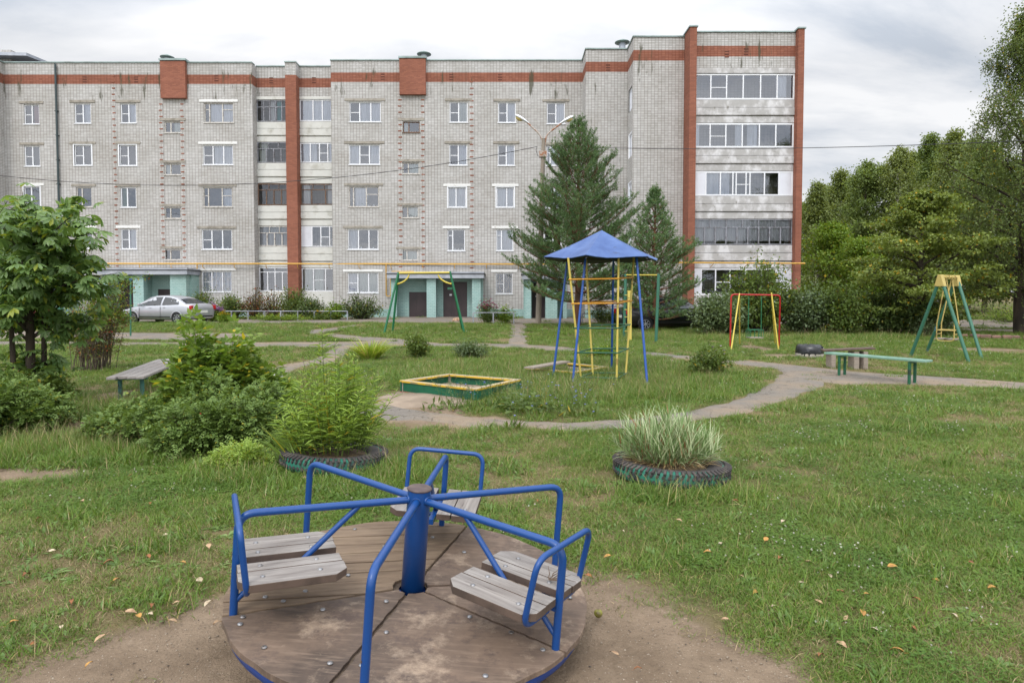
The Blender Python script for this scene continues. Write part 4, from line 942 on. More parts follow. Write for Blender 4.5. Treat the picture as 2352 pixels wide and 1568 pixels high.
for t,mt in ((0.0,'polgrn'),(.21,'polgrn'),(.416,'polgrn'),(.62,'polora'),(.822,'polora')):
    q=[a.lerp(c,t) for a,c in YP4]; cc=sum(q,Vector())/4; q=[cc+(p-cc)*1.04 for p in q]
    m=MB()
    for i in range(4): m.tube([q[i],q[(i+1)%4]],.015,8)
    m.build('rung',M[mt],tw_)
# ---------------------------------------------------------------- green A-frame without a swing
M['swgreen']=paint('bright_green_paint',lin((28,104,68)),lin((60,90,70)),sc=4,lo=.66,rough=.4)
M['swyel']=paint('yellow_paint',lin((202,182,78)),lin((180,150,60)),sc=4,lo=.66,rough=.45)
c=G(975,764); sf=empty('swing',c,0,'green A-frame with curved yellow braces, its swing missing, in front of the middle porch','swing frame')
TL=W(915.4,627,c.y+.0); TR=W(1033.6,626,c.y)
def rl(p): return p-c
for (f,t) in (((881.6,766),TL),((901.5,762),TL),((1067,764),TR),((1063,757),TR)):
    m=MB(); m.tube([rl(G(*f))-Vector((0,0,.05)),rl(t)+Vector((0,0,.04))],.045,10); m.build('leg',M['swgreen'],sf)
m=MB(); m.tube([rl(TL),rl(TR)],.04,10); m.build('crossbar',M['swyel'],sf)
for (x0,z0,x1,z1) in ((911.5,652.5,940,631),(1037,652,1006,631)):
    a=W(x0,z0,c.y); b=W(x1,z1,c.y); mid=Vector((b.x,(a.y+b.y)/2,a.z)).lerp((a+b)/2,.45); pts=[rl(a*(1-t)**2+mid*2*t*(1-t)+b*t*t) for t in [i/10 for i in range(11)]]
    m=MB(); m.tube(pts,.035,8); m.build('brace',M['swyel'],sf)
# ---------------------------------------------------------------- small red and yellow swing
M['red']=paint('red_paint',lin((172,32,36)),lin((120,40,36)),sc=4,lo=.68,rough=.4)
Dm=G(1732,800).y; c=G(1733,800); s1=empty('swing',c,0,'small child swing with red hoop frame, yellow legs and green hanger','swing')
m=MB(); a=G(1677,799); b=G(1789,797); tl=W(1679.5,676,Dm); tr=W(1792,678,Dm)
m.tube(fillet([rl(a)-Vector((0,0,.05)),rl(tl),rl(tr),rl(b)-Vector((0,0,.05))],.12,7),.025,10); m.build('hoop_frame',M['red'],s1)
for (f,t) in (((1679,804),(1698.5,674)),((1699,791),(1698.5,674)),((1788.5,802),(1772,673)),((1781,792),(1772,673))):
    m=MB(); m.tube([rl(G(*f))-Vector((0,0,.04)),rl(W(*t,Dm))],.022,8); m.build('leg',M['swyel'],s1)
m=MB()
p=[W(u,v,Dm+dy) for (u,v,dy) in ((1720,680,0),(1749,680,0),(1718,774,-.05),(1748,774,-.05))]
for i in (0,1): m.tube([rl(p[i]),rl(p[i+2])],.012,6)
for dy in (-.16,.16):
    q=[W(1718,757,Dm),W(1748.5,757,Dm)]; m.tube([rl(q[0])+Vector((0,dy,0)),rl(q[1])+Vector((0,dy,0))],.010,6)
    q2=[W(1718,774,Dm),W(1748.5,774,Dm)]; 
    for a_,b_2 in zip(q,q2): m.tube([rl(a_)+Vector((0,dy,0)),rl(b_2)+Vector((0,dy,0))],.009,6)
    for t in (.36,.64): m.tube([rl(q[0].lerp(q[1],t))+Vector((0,dy,0)),rl(q2[0].lerp(q2[1],t))+Vector((0,dy,0))],.008,6)
for u in (1718,1748.5):
    q=W(u,757,Dm); m.tube([rl(q)+Vector((0,-.16,0)),rl(q)+Vector((0,.16,0))],.01,6)
m.build('hanger',M['swgreen'],s1)
m=MB(); q=[rl(W(1718,775,Dm)),rl(W(1748.5,775,Dm))]; m.box(((q[0].x+q[1].x)/2,0,q[0].z),(q[1].x-q[0].x,.34,.03)); m.build('seat',M['greybrd'],s1)
# ---------------------------------------------------------------- large gondola swing
M['swdkgreen']=paint('dull_green_paint',lin((52,104,84)),lin((96,120,150)),sc=3.2,lo=.66,rough=.5)
M['swtan']=paint('tan_yellow_paint',lin((184,164,96)),lin((140,116,70)),sc=5,lo=.6,rough=.5)
feet=[G(2090,818),G(2227,832),G(2127,808),G(2257,825)]
D1=(feet[0].y+feet[1].y)/2; D2=(feet[2].y+feet[3].y)/2
A1=W(2160.5,636,D1); A2=W(2198,637,D2); c=(feet[0]+feet[1]+feet[2]+feet[3])/4
s2=empty('swing',c,0,'large gondola swing on two dull green A-frames with tan plates on top','swing')
for f,t in ((feet[0],A1),(feet[1],A1),(feet[2],A2),(feet[3],A2)):
    m=MB(); m.tube([rl(f)-Vector((0,0,.05)),rl(t)],.042,10); m.build('leg',M['swdkgreen'],s2)
for t,f0,f1 in ((A1,feet[0],feet[1]),(A2,feet[2],feet[3])):
    d=(f1-f0); d.z=0; d.normalize(); n=Vector((-d.y,d.x,0)); m=MB(); h=.30
    w0,w1=.05,.20
    P=[rl(t)+d*s*w_+Vector((0,0,z)) for s,w_,z in ((-1,w0,.06),(1,w0,.06),(1,w1*.72,-h+.05),(-1,w1*.72,-h+.05))]
    vs=[p+n*.052 for p in P]+[p-n*.052 for p in P]; m.add(vs,[(0,1,2,3),(7,6,5,4),(0,4,5,1),(1,5,6,2),(2,6,7,3),(3,7,4,0)]); m.build('gusset_plate',M['swtan'],s2,bevel=.01)
m=MB(); ax=(A2-A1).normalized(); m.tube([rl(A1),rl(A2)],.035,8)
for t in (.25,.45,.62,.8): q=A1.lerp(A2,t); m.tube([rl(q)-ax*.05,rl(q)+ax*.05],.06,8)
m.build('axle',M['swtan'],s2)
# gondola basket
gc=A1.lerp(A2,.5); zb=W(2181,782,gc.y).z; zt_=W(2181,762,gc.y).z
dh=Vector((ax.y,-ax.x,0)).normalized(); 
m=MB(); s_=MB(); L_=.20; wv=.22; 
for sx in (-1,1):
    for sy in (-1,1):
        top=gc+ax*sx*.28*1.0; bt=gc+dh*sy*L_+ax*sx*wv; bt.z=zt_+.22
        lo=Vector((bt.x,bt.y,zb+.10)); m.tube([rl(top),rl(bt),rl(lo)],.015,6)
for sx in (-1,1):
    q=lambda sy,z,sh=1.: rl(Vector(((gc+dh*sy*L_*sh+ax*sx*wv).x,(gc+dh*sy*L_*sh+ax*sx*wv).y,z)))
    m.tube(fillet([q(-1,zt_+.05),q(-1,zb),q(1,zb),q(1,zt_+.05)],.1,5),.015,6); m.tube([q(-1,zt_+.05),q(1,zt_+.05)],.013,6)
for sy in (-1,1):
    a_=gc+dh*sy*L_; 
    for z in (zt_+.05,zt_-.06): m.tube([rl(Vector((*(a_+ax*wv).xy,z))),rl(Vector((*(a_-ax*wv).xy,z)))],.013,6)
m.build('gondola',M['swtan'],s2)
for sy in (-.55,.55):
    a_=gc+dh*sy*L_; s_=MB(); s_.beam(rl(Vector((*(a_+ax*wv).xy,zb+.05))),rl(Vector((*(a_-ax*wv).xy,zb+.05))),.28,.03); s_.build('seat',M['greybrd'],s2)
# ---------------------------------------------------------------- chin-up bar with ladder
p1=G(1433,776); p2=G(1506.5,785); t1=W(1437,629,p1.y); t2=W(1513,629,p2.y); c=(p1+p2)/2; gb=empty('exercise_bar',c,0,'green posts with high yellow bar and small yellow ladder behind the climber','exercise bar')
for f,t in ((p1,t1),(p2,t2)): m=MB(); m.tube([rl(f)-Vector((0,0,.05)),rl(t)],.055,10); m.build('post',M['swdkgreen'],gb)
m=MB(); m.tube([rl(t1)-Vector((0,0,.04)),rl(t2)-Vector((0,0,.04))],.022,8); m.build('bar',M['swyel'],gb)
m=MB(); f=G(1446,782); t=W(1446,667,f.y); m.beam(rl(f),rl(t),.14,.05,up=(0,1,0))
m.build('ladder_post',M['polyel'],gb); m=MB()
for v in (678,711,728,744,761): a=W(1446,v,f.y); b=W(1435,v,p1.y); m.tube([rl(a),rl(b)],.02,6)
m.build('ladder_rung',M['polyel'],gb)
# left playground bits: blue horizontal bar on green posts, dark green post and red box behind the chestnut
c=G(262,772); hb=empty('exercise_bar',c,0,'low blue horizontal bar on a green post partly hidden by the chestnut','exercise bar')
m=MB(); a=W(205,642,c.y); b=W(302,641,c.y); m.tube([rl(a),rl(b)],.04,8); m.build('bar',paint('bar_blue',lin((50,96,200)),lin((40,60,120))),hb)
for u in (215,300): m=MB(); f=G(u,772); m.tube([rl(f)-Vector((0,0,.05)),rl(W(u,641.5,c.y))],.03,8); m.build('post',M['swdkgreen'],hb)
c=G(141,792); gp_=empty('playground_post',c,0,'dark green upright post with a red box beside the chestnut trunk','post'); m=MB(); m.tube([(0,0,-.1),rl(W(138,700,c.y))],.09,10); m.build('post',M['swdkgreen'],gp_)
m=MB(); q=rl(W(129,734,c.y)); m.box((q.x,0,q.z),(.26,.2,.34)); m.build('box',M['red'],gp_,bevel=.02)
# ---------------------------------------------------------------- benches
M['bgreen']=pm('faded_green_bench_paint',lin((126,158,142)),lin((88,132,112)),sc=2.2,lo=.42,hi=.6,rough=.4,c3=lin((60,88,74)),lo3=.64,hi3=.7)
M['bleg']=paint('green_bench_leg',lin((34,92,66)),lin((40,60,50)),sc=5,lo=.6)
M['bteal']=paint('teal_bench_leg',lin((70,118,112)),lin((60,80,78)),sc=5,lo=.6)
M['benchwood']=woodmat('dark_weathered_bench_plank',lin((132,126,122)),lin((170,164,160)),lin((92,84,80)),coord='World')
M['benchpale']=woodmat('pale_weathered_bench_plank',lin((166,166,162)),lin((196,196,194)),lin((126,122,116)),coord='World')
def bench(A_,B_,width,zs,nplank,pm_,lm,label,legs=((.14,1),(.14,-1),(.84,1),(.84,-1)),th=.04,lr=.028,name='bench',rail=True):
    """A_,B_: ends of the seat's centre line on the ground"""
    d=(B_-A_); L=d.length; d.z=0; d.normalize(); n=Vector((-d.y,d.x,0)); z0=float(hz(A_.x,A_.y)); root=empty(name,(A_.x,A_.y,z0),0,label,'bench')
    for k in range(nplank):
        o=-width/2+width*(k+.5)/nplank; m=MB(); j=((k*37)%5-2)*.02; m.beam(n*o+d*j+Vector((0,0,zs-th/2)),n*o+d*(L+j*.6)+Vector((0,0,zs-th/2+.001*k)),width/nplank-.014,th); m.build('seat_plank',M[pm_],root,bevel=.005)
    for t in sorted(set(l[0] for l in legs)):
        if rail: m=MB(); m.beam(d*L*t-n*width*.42+Vector((0,0,zs-th-.025)),d*L*t+n*width*.42+Vector((0,0,zs-th-.025)),.045,.03); m.build('crosspiece',M[lm],root)
    for (t,s) in legs:
        m=MB(); q=d*L*t+n*s*width*.34; m.tube([(q.x,q.y,-.12),(q.x,q.y,zs-th-(.045 if rail else .002))],lr,10); m.build('leg',M[lm],root)
    return root
def P0(u,v,z): p=T(u,v,z); return Vector((p.x,p.y,0))
a=(P0(1893,811,.47)+P0(1918,808,.47))/2; b=(P0(2143,826,.47)+P0(2131,831,.47))/2; bench(a,b,.30,.47,1,'bgreen','bleg','long pale green bench with green pipe legs straddling the asphalt path')
a=(P0(247,868,.47)+P0(330,864,.47))/2; b=(P0(364,826,.47)+P0(428,824,.47))/2; bench(a,b,.52,.47,4,'benchwood','bteal','weathered grey four-plank bench on teal legs beside the rose bushes on the left',legs=((.10,.9),(.10,-.8),(.5,.9),(.86,-.9)),lr=.031)
b=(P0(645,849,.45)+P0(636,868,.45))/2; a=b+Vector((-1.1,-1.0,0)); bench(b,a,.36,.45,2,'benchpale','bteal','pale grey plank bench mostly hidden behind the leafy sapling',lr=.04)
a=P0(1889,803,.42); b=P0(2006,797,.5)
z0=float(hz(a.x,a.y)); lb=empty('bench',(a.x,a.y,z0),0,'low dark plank bench on concrete blocks behind the green bench','bench')
d=(b-a); m=MB(); m.beam(Vector((0,0,.40)),d+Vector((0,0,.47)),.32,.035); m.build('seat_plank',M['plankedge'],lb,bevel=.004)
for t,w_ in ((.17,.10),(.62,.12),(.80,.10)):
    m=MB(); q=d*t; m.box((q.x,q.y,.17+.03*t),(w_,.28,.40)); m.build('leg',M['greybrd'],lb,bevel=.01)
m=MB(); q0=d*.62; q1=d*.80; m.box(((q0.x+q1.x)/2,(q0.y+q1.y)/2+.05,.22),(abs(q1.x-q0.x),.05,.34)); m.build('back_block',M['plankedge'],lb)
# ---------------------------------------------------------------- wrapped tyre
c=G(1859,820); wt=empty('covered_tyre',c,0,'tyre wrapped in black plastic film standing beside the low bench','tyre')
m=MB(); n=40; pr=[(0,.0),(.30,0),(.34,.05),(.345,.12),(.345,.20),(.33,.29),(.28,.335),(.15,.33),(0,.32)]; vs=[]; rr_=random.Random(4)
for (r,z) in pr:
    for j in range(n):
        a=2*math.pi*j/n; w_=1+.035*math.sin(j*2.3+z*20)+.03*rr_.uniform(-1,1); vs.append((r*w_*math.cos(a),r*w_*math.sin(a),z+.012*rr_.uniform(-1,1)))
m.add(vs,[(i*n+j,i*n+(j+1)%n,(i+1)*n+(j+1)%n,(i+1)*n+j) for i in range(len(pr)-1) for j in range(n)],0,True)
M['film']=pm('black_plastic_film',lin((32,33,36)),lin((70,72,78)),sc=7,lo=.5,hi=.7,rough=.28,bmp=.8,bsc=14)
m.build('plastic_cover',M['film'],wt)
m=MB(); m.lathe([(.33,-.02),(.352,.02),(.35,.10),(.34,.11)],n=30); m.build('tyre_base',M['lintel'],wt)
# ---------------------------------------------------------------- tyre planters
def tyremat():
    m,nt,b=newmat('green_painted_tyre'); v=objc(nt,'Object'); f=mapr(nt,nz(nt,v,9,7,.65),.42,.54)
    c=mixc(nt,f,lin((46,44,46)),lin((34,112,92))); c=mixc(nt,mapr(nt,nz(nt,v,3.5,3),.55,.7,0,.7),c,lin((60,54,52))); nt.links.new(c,b.inputs['Base Color']); b.inputs['Roughness'].default_value=.7; bump(nt,b,nz(nt,v,60,3),.3,.005); return m
M['tyre']=tyremat(); M['tyre_dark']=pm('dark_rubber',lin((56,52,52)),lin((84,76,72)),sc=6,rough=.8,bmp=.3)
M['litter']=pm('soil_and_straw',lin((84,68,52)),lin((122,102,76)),sc=14,rough=.95,bmp=.8,bsc=60)
def planter(c,Ro,h,label,tilt=(0,0),zoff=0):
    root=empty('tyre_planter',c+Vector((0,0,zoff)),0,label,'tyre planter'); root.rotation_euler=(tilt[0],tilt[1],0)
    m=MB(); m.lathe([(Ro*.60,h*.2),(Ro*.60,h*.70),(Ro*.66,h*.93),(Ro*.78,h*1.0),(Ro*.86,h*.99)],n=72,m=1); m.lathe([(Ro*.86,h*.99),(Ro*.93,h*.955),(Ro*.985,h*.88),(Ro*.99,h*.2),(Ro*.93,h*.02)],n=72); m.build('tyre',[M['tyre'],M['tyre_dark']],root)
    m=MB(); N=64
    for k in range(N):
        a=2*math.pi*(k+.5)/N; rot=Matrix.Rotation(a,3,'Z')
        w_=2*math.pi*Ro/N*.46
        m.box(rot@Vector((Ro*.955,0,h*.955)),(Ro*.13,w_,.022),M=rot@Matrix.Rotation(.35,3,'Y'),m=1)
        for q in range(2):
            a2=a+(q-.5)*2*math.pi/N*.45; rt=Matrix.Rotation(a2,3,'Z'); m.box(rt@Vector((Ro*.995,0,h*(.70-.36*q))),(.014,w_*.9,h*.20),M=rt@Matrix.Rotation((.6 if q else -.6),3,'X'),m=1)
    m.build('tread',[M['tyre'],M['tyre_dark']],root,bevel=.003)
    m=MB(); n=24; m.lathe([(Ro*.62,h*.72),(Ro*.4,h*.80),(Ro*.2,h*.84),(0,h*.86)],n=n); m.build('soil',M['litter'],root); return root
cR=G(1540,1082); cR=T(1540,1064,.12); cR.z=float(hz(cR.x,cR.y)); 
RoR=132/1450*cR.y; PR=planter(cR,RoR,.15,'green and black tyre planter on the right holding striped grass',tilt=(R(-2),R(2)))
cL=T(767,1042,.12); cL.z=float(hz(cL.x,cL.y)); RoL=120/1450*cL.y; PL=planter(cL,RoL,.15,'green painted tyre planter on the left holding tall willow-leaved plants',tilt=(R(-3),R(3)))
# ---------------------------------------------------------------- lamp post and wires
c=G(1236,743); tp=W(1248.5,318,c.y); lp=empty('street_lamp',c,0,'tall leaning concrete lamp post with two lamp heads on a rusty fork','street lamp')
M['postconc']=pm('lamp_post_concrete',lin((140,130,118)),lin((112,104,94)),sc=1.5,rough=.9,stretch=(1,1,.3))
M['rust']=pm('rusty_pipe',lin((150,96,60)),lin((176,168,160)),sc=6,lo=.42,hi=.56,rough=.7)
m=MB(); m.tube([(0,0,-.3),rl(tp)],[.15,.10],8); m.build('post',M['postconc'],lp)
def lampgeo():
    for (pts,hd,tag_) in ((((1246,345),(1246,322),(1239,308),(1210,281)),((1214,283),(1184,266)),'l'),(((1251,345),(1252,322),(1259,306),(1290,283)),((1286,284),(1316,269)),'r')):
        q=[rl(W(a,b,c.y)) for a,b in pts]; m=MB(); m.tube(fillet(q,.35,6),.04,8); m.build('arm',M['rust'],lp)
        a=rl(W(*hd[0],c.y)); b=rl(W(*hd[1],c.y)); d=(b-a).normalized(); up=Vector((-d.z,0,d.x)) if d.x>0 else Vector((d.z,0,-d.x))
        if up.z<0: up=-up
        m=MB(); L=(b-a).length; vs=[]; n=12; K=9
        for i in range(K):
            t=i/(K-1); w_=(.05+.13*math.sin(min(1,t*1.15)*math.pi*.62))*(1 if t<.93 else .75)
            for j in range(n):
                an=2*math.pi*j/n; vs.append(a+d*L*t+Vector((0,1,0))*math.cos(an)*w_+up*(math.sin(an)*w_*(.62 if math.sin(an)>0 else .30)))
        m.add(vs,[(i*n+j,i*n+(j+1)%n,(i+1)*n+(j+1)%n,(i+1)*n+j) for i in range(K-1) for j in range(n)]+[tuple(range(n)),tuple(range((K-1)*n,K*n))],0,True)
        ho=m.build('lamp_head',M['white'],lp)
        m=MB(); vs=[]; 
        for i in range(5):
            t=.45+.5*i/4; w_=.135*math.sin(math.pi*(.12+.76*i/4))
            for j in range(8): an=math.pi+math.pi*j/7; vs.append(a+d*L*t+Vector((0,1,0))*math.cos(an)*w_+up*(math.sin(an)*w_*1.0-.02))
        m.add(vs,[(i*8+j,i*8+j+1,(i+1)*8+j+1,(i+1)*8+j) for i in range(4) for j in range(7)],0,True); m.build('lens',pm('yellowed_lens',lin((196,176,110)),rough=.3),ho)
lampgeo()
m=MB(); m.bb(-.19,.19,-.16,.16,rl(W(1247,350,c.y)).z-.25,rl(W(1247,350,c.y)).z+.05); 
for o_ in m.v: pass
mo=m.build('clamp',M['rust'],lp); mo.location.x=rl(W(1247,350,c.y)).x
M['wire']=pm('black_cable',lin((40,40,44)),rough=.6)
def wire(pts,label,r=.014):
    m=MB(); m.tube(pts,r,6); tag(m.build('overhead_cable',M['wire'],origin=tuple(pts[0])),label,'cable','overhead cables on the lamp post')
def cat(a,b,sag,n=24): return [a.lerp(b,i/n)-Vector((0,0,sag*4*(i/n)*(1-i/n))) for i in range(n+1)]
pa=W(1234,337,c.y); wire(cat(pa,W(-420,330,36.),2.15,40),'long sagging cable running left from the lamp post across the facade',.016)
wire(cat(W(1262,336,c.y),W(2700,305,21.),.30,40),'nearly straight cable running right from the lamp post past the pilaster',.014)
wire([W(1234,337,c.y),W(1231,345,c.y),W(1236,360,c.y),W(1243,352,c.y)],'short looped cable end at the top of the lamp post',.014)
# ---------------------------------------------------------------- low pipe fences
M['rail']=pm('grey_pipe_rail',lin((150,154,160)),lin((116,118,124)),sc=3,rough=.5)
def lowfence(us,v,ztop,label,y_of=None,step=None):
    a=G(us[0],v); b=G(us[-1],v); root=empty('low_fence',a,0,label,'fence')
    m=MB(); zt=ztop; m.tube([Vector((0,0,zt)),(b-a)+Vector((0,0,zt))],.03,6); m.build('rail',M['rail'],root)
    for u in us:
        p=G(u,v)-a; m=MB(); m.bb(p.x-.03,p.x+.03,p.y-.03,p.y+.03,p.z-.1,zt+p.z-.0); m.build('post',M['rail'],root)
lowfence([455,493,532,570,607,645,684,722,760,798],735,.52,'long low grey pipe fence in front of the shrubs left of the middle porch')
lowfence([1087,1133,1180],743,.56,'short low grey fence round the flower bed right of the middle porch')
lowfence([1338,1392,1436],742,.5,'low grey fence round the flowers behind the climber')
lowfence([120,160,200],728,.5,'low grey fence by the far left porch behind the chestnut')
# ---------------------------------------------------------------- cars
def carpaint(name,c,metal=.5):
    m,nt,b=newmat(name); b.inputs['Base Color'].default_value=(*c,1); b.inputs['Metallic'].default_value=metal; b.inputs['Roughness'].default_value=.35; b.inputs['Coat Weight'].default_value=.6; b.inputs['Coat Roughness'].default_value=.06
    n=nz(nt,objc(nt,'Object'),3,5); nt.links.new(mixc(nt,n,tuple(x*.9 for x in c),tuple(min(1,x*1.08) for x in c)),b.inputs['Base Color']); return m
M['carglass']=pm('dark_car_glass',lin((26,30,34)),rough=.08,spec=.9,var=.02); M['tyreblk']=pm('car_tyre_rubber',lin((28,28,30)),rough=.8); M['alloy']=pm('alloy_rim',lin((170,172,176)),rough=.3,metal=.7)
M['tail']=pm('red_tail_light',lin((170,20,26)),rough=.2); M['head']=pm('head_light_glass',lin((200,204,210)),rough=.15); M['trimblk']=pm('black_trim',lin((24,24,26)),rough=.6); M['plate']=pm('number_plate',lin((220,220,216)),rough=.5)
def car(name,loc,rz,paintm,label,L=4.3,Wd=1.7,Hh=1.5):
    root=empty(name,loc,rz,label,'car')      # local +X is forward
    K=L/4.3
    # profile: (x, lower z, belt z, half width)
    st=[(-2.13,.34,.80,.60),(-2.10,.28,.93,.74),(-1.95,.24,1.02,.80),(-1.6,.22,1.04,.835),(-1.1,.2,1.02,.85),(-.4,.2,.985,.85),(.4,.2,.96,.85),(.95,.2,.93,.85),(1.4,.22,.86,.835),(1.8,.24,.77,.79),(2.02,.26,.68,.70),(2.13,.3,.56,.55)]
    m=MB(); vs=[]; n=11
    for (x,zl,zb,hw) in st:
        hwk=hw*Wd/1.7
        cs=[(0,zl),(.80,zl),(.93,zl+.06),(.99,zl+.22),(1.0,(zl+zb)/2+.06),(.985,zb-.14),(.94,zb-.03),(.86,zb+.012),(.6,zb+.03),(.3,zb+.038),(0,zb+.04)]
        vs+= [(x*K,-hwk*a,z) for a,z in cs]
    ns=len(st); fs=[(i*n+j,(i+1)*n+j,(i+1)*n+j+1,i*n+j+1) for i in range(ns-1) for j in range(n-1)]
    vs2=[(v[0],-v[1],v[2]) for v in vs]; fs2=[tuple(reversed(f)) for f in fs]
    m.add(vs,fs,0,True); m.add(vs2,fs2,0,True)
    m.add(vs[:n]+vs2[:n],[(j,j+1,n+j+1,n+j) for j in range(n-1)],0,True); m.add(vs[-n:]+vs2[-n:],[(j+1,j,n+j,n+j+1) for j in range(n-1)],0,True)
    # greenhouse
    gh=[(-1.72,1.03,.74,0),(-1.15,1.33,.60,0),(-.85,1.43,.56,0),(-.3,1.485,.54,0),(.2,1.47,.545,0),(.55,1.39,.57,0),(1.15,.96,.72,0)]
    vs=[]; 
    for (x,zt,hw,_) in gh:
        base=1.0 if x>-1.5 else 1.0; hwb=.78*Wd/1.7; hw=hw*Wd/1.7
        vs+= [(x*K,-hwb,min(.98,zt)),(x*K,-(hw+hwb)/2*1.02,(zt+.98)/2 if zt>1 else .97),(x*K,-hw,zt-.035 if zt>1.05 else zt-.01),(x*K,-hw*.86,zt),(x*K,0,zt+.02)]
    n=5; ns=len(gh); fs=[(i*n+j,(i+1)*n+j,(i+1)*n+j+1,i*n+j+1) for i in range(ns-1) for j in range(n-1)]; vs2=[(v[0],-v[1],v[2]) for v in vs]
    m.add(vs,fs,0,True); m.add(vs2,[tuple(reversed(f)) for f in fs],0,True)
    b=m.build('body',paintm,root); bm=bmesh.new(); bm.from_mesh(b.data); bmesh.ops.remove_doubles(bm,verts=bm.verts,dist=.0015); bmesh.ops.recalc_face_normals(bm,faces=bm.faces); bm.to_mesh(b.data); bm.free()
    # glass: side windows, windscreen, rear window, set just proud of the pillars
    def hwt(x):
        for i in range(len(gh)-1):
            if gh[i][0]<=x<=gh[i+1][0]:
                t=(x-gh[i][0])/(gh[i+1][0]-gh[i][0]); return gh[i][1]*(1-t)+gh[i+1][1]*t,(gh[i][2]*(1-t)+gh[i+1][2]*t)*Wd/1.7
        return 1,.6
    def side(xs,zb=1.0):
        v=[]; 
        for x in xs:
            zt,hw=hwt(x); zt-=.075; hwb=.78*Wd/1.7+.012; zt=max(zt,zb+.01); t=(zt-.98)/max(.05,(zt+.04-.98)); v+= [(x*K,hwb,zb),(x*K,hwb+(hw+.02-hwb)*.52+.022,(zb+zt)/2),(x*K,hw+.030,zt)]
        return v
    for s in (-1,1):
        for xs in ((-1.35,-1.2,-1.0,-.75,-.38),(-.28,.0,.3,.55,.8,.93)):
            v=side(xs); v=[(a,b_*s,c_) for a,b_,c_ in v]; k=len(xs); g=MB(); g.add(v,[(3*i+j,3*i+3+j,3*i+4+j,3*i+1+j) if s>0 else (3*i+1+j,3*i+4+j,3*i+3+j,3*i+j) for i in range(k-1) for j in range(2)],0,True); g.build('side_window',M['carglass'],root)
    for (xa,xb,nm) in ((.62,1.08,'windscreen'),(-1.22,-1.66,'rear_window')):
        za,ha=hwt(xa); zb,hb=hwt(xb); g=MB(); dx=.02 if xa>0 else -.02
        vs=[(xa*K+dx,-ha*.84,za+.0),(xa*K+dx,0,za+.045),(xa*K+dx,ha*.84,za+.0),(xb*K+dx,-hb*.86,zb+.012),(xb*K+dx,0,zb+.05),(xb*K+dx,hb*.86,zb+.012)]
        g.add(vs,[(0,1,4,3),(1,2,5,4)],0,True); g.build(nm,M['carglass'],root)
    for x in (-1.30,1.33):
        for s in (-1,1):
            rot=Matrix.Rotation(math.pi/2,3,'X'); y=s*(.85*Wd/1.7-.085)
            w_=MB(); w_.lathe([(.0,-.09),(.29,-.09),(.315,-.06),(.315,.06),(.29,.09),(.20,.095)],(x*K,y,.315),28,M=rot); wo=w_.build('wheel',M['tyreblk'],root)
            r_=MB(); yy=y+s*.10
            r_.lathe([(.205,0),(.195,.012),(.185,.0)],(x*K,yy,.315),24,M=rot)
            for q in range(7): a=2*math.pi*q/7; r_.beam((x*K+.02*math.cos(a),yy,.315+.02*math.sin(a)),(x*K+.195*math.cos(a),yy,.315+.195*math.sin(a)),.035,.02,up=(0,1,0))
            r_.lathe([(.05,-.012),(.05,.012),(0,.012),(.0,-.012)],(x*K,yy,.315),12,M=rot); r_.build('rim',M['alloy'],wo)
            a_=MB(); ysd=s*(.853*Wd/1.7)
            vs=[]; nn=16
            for q in range(nn+1): an=math.pi*q/nn; vs+= [(x*K+.385*math.cos(an),ysd+s*.012,.315+.385*math.sin(an)),(x*K+.335*math.cos(an),ysd+s*.018,.315+.335*math.sin(an)),(x*K+.30*math.cos(an),ysd-s*.15,.315+.30*math.sin(an))]
            a_.add(vs,[(3*q,3*q+3,3*q+4,3*q+1) for q in range(nn)],0,True); a_.add(vs,[(3*q+1,3*q+4,3*q+5,3*q+2) for q in range(nn)],1,True); 
            a_.lathe([(.0,0),(.335,0)],(x*K,ysd+s*.006,.315),24,M=rot,m=1); a_.build('wheel_arch',[paintm,M['trimblk']],root)
    for s in (-1,1):
        t=MB(); y=s*.72*Wd/1.7; t.box((-2.055*K,y,.86),(.14,.26*Wd/1.7,.22),M=Matrix.Rotation(s*.25,3,'Z')); t.build('tail_light',M['tail'],root,bevel=.03,seg=2)
        t=MB(); t.box((1.93*K,s*.60*Wd/1.7,.66),(.26,.32,.15),M=Matrix.Rotation(-s*.35,3,'Z')); t.build('headlight',M['head'],root,bevel=.03,seg=2)
        t=MB(); t.box((.86*K,s*(.86*Wd/1.7+.06),1.0),(.12,.17,.12)); t.build('mirror',paintm,root,bevel=.03,seg=2)
        for xx in (-.33,.0): pass
        t=MB(); t.box((-.55*K,s*(.855*Wd/1.7),.86),(.16,.02,.025)); t.box((.3*K,s*(.855*Wd/1.7),.84),(.16,.02,.025)); t.build('door_handle',paintm,root)
        t=MB(); t.bb(-.335*K,-.322*K,s*.852*Wd/1.7-.004,s*.852*Wd/1.7+.004,.3,.92); t.bb(.93*K,.943*K,s*.852*Wd/1.7-.004,s*.852*Wd/1.7+.004,.3,.88); t.bb(-.9*K,.93*K,s*.853*Wd/1.7-.004,s*.853*Wd/1.7+.006,.36,.40); t.build('door_seam',M['trimblk'],root)
    t=MB(); t.box((-2.125*K,0,.64),(.03,.52,.12)); t.build('number_plate',M['plate'],root); t=MB(); t.box((-2.09*K,0,.40),(.1,1.2*Wd/1.7,.1)); t.box((2.09*K,0,.40),(.1,1.0*Wd/1.7,.16)); t.build('bumper_trim',M['trimblk'],root,bevel=.02)
    return root
car('parked_car',G(378,741)+Vector((0,.4,-.04)),R(180-16),carpaint('silver_car_paint',lin((176,178,184))),'silver sedan parked with its red tail light towards the fence on the left',L=4.65,Wd=1.8)
pc=G(1545,757); car('parked_car',pc+Vector((0,.9,-.06)),R(0+9),carpaint('black_car_paint',lin((22,23,28)),.2),'black sedan parked behind the smaller pine',L=4.6,Wd=1.75)
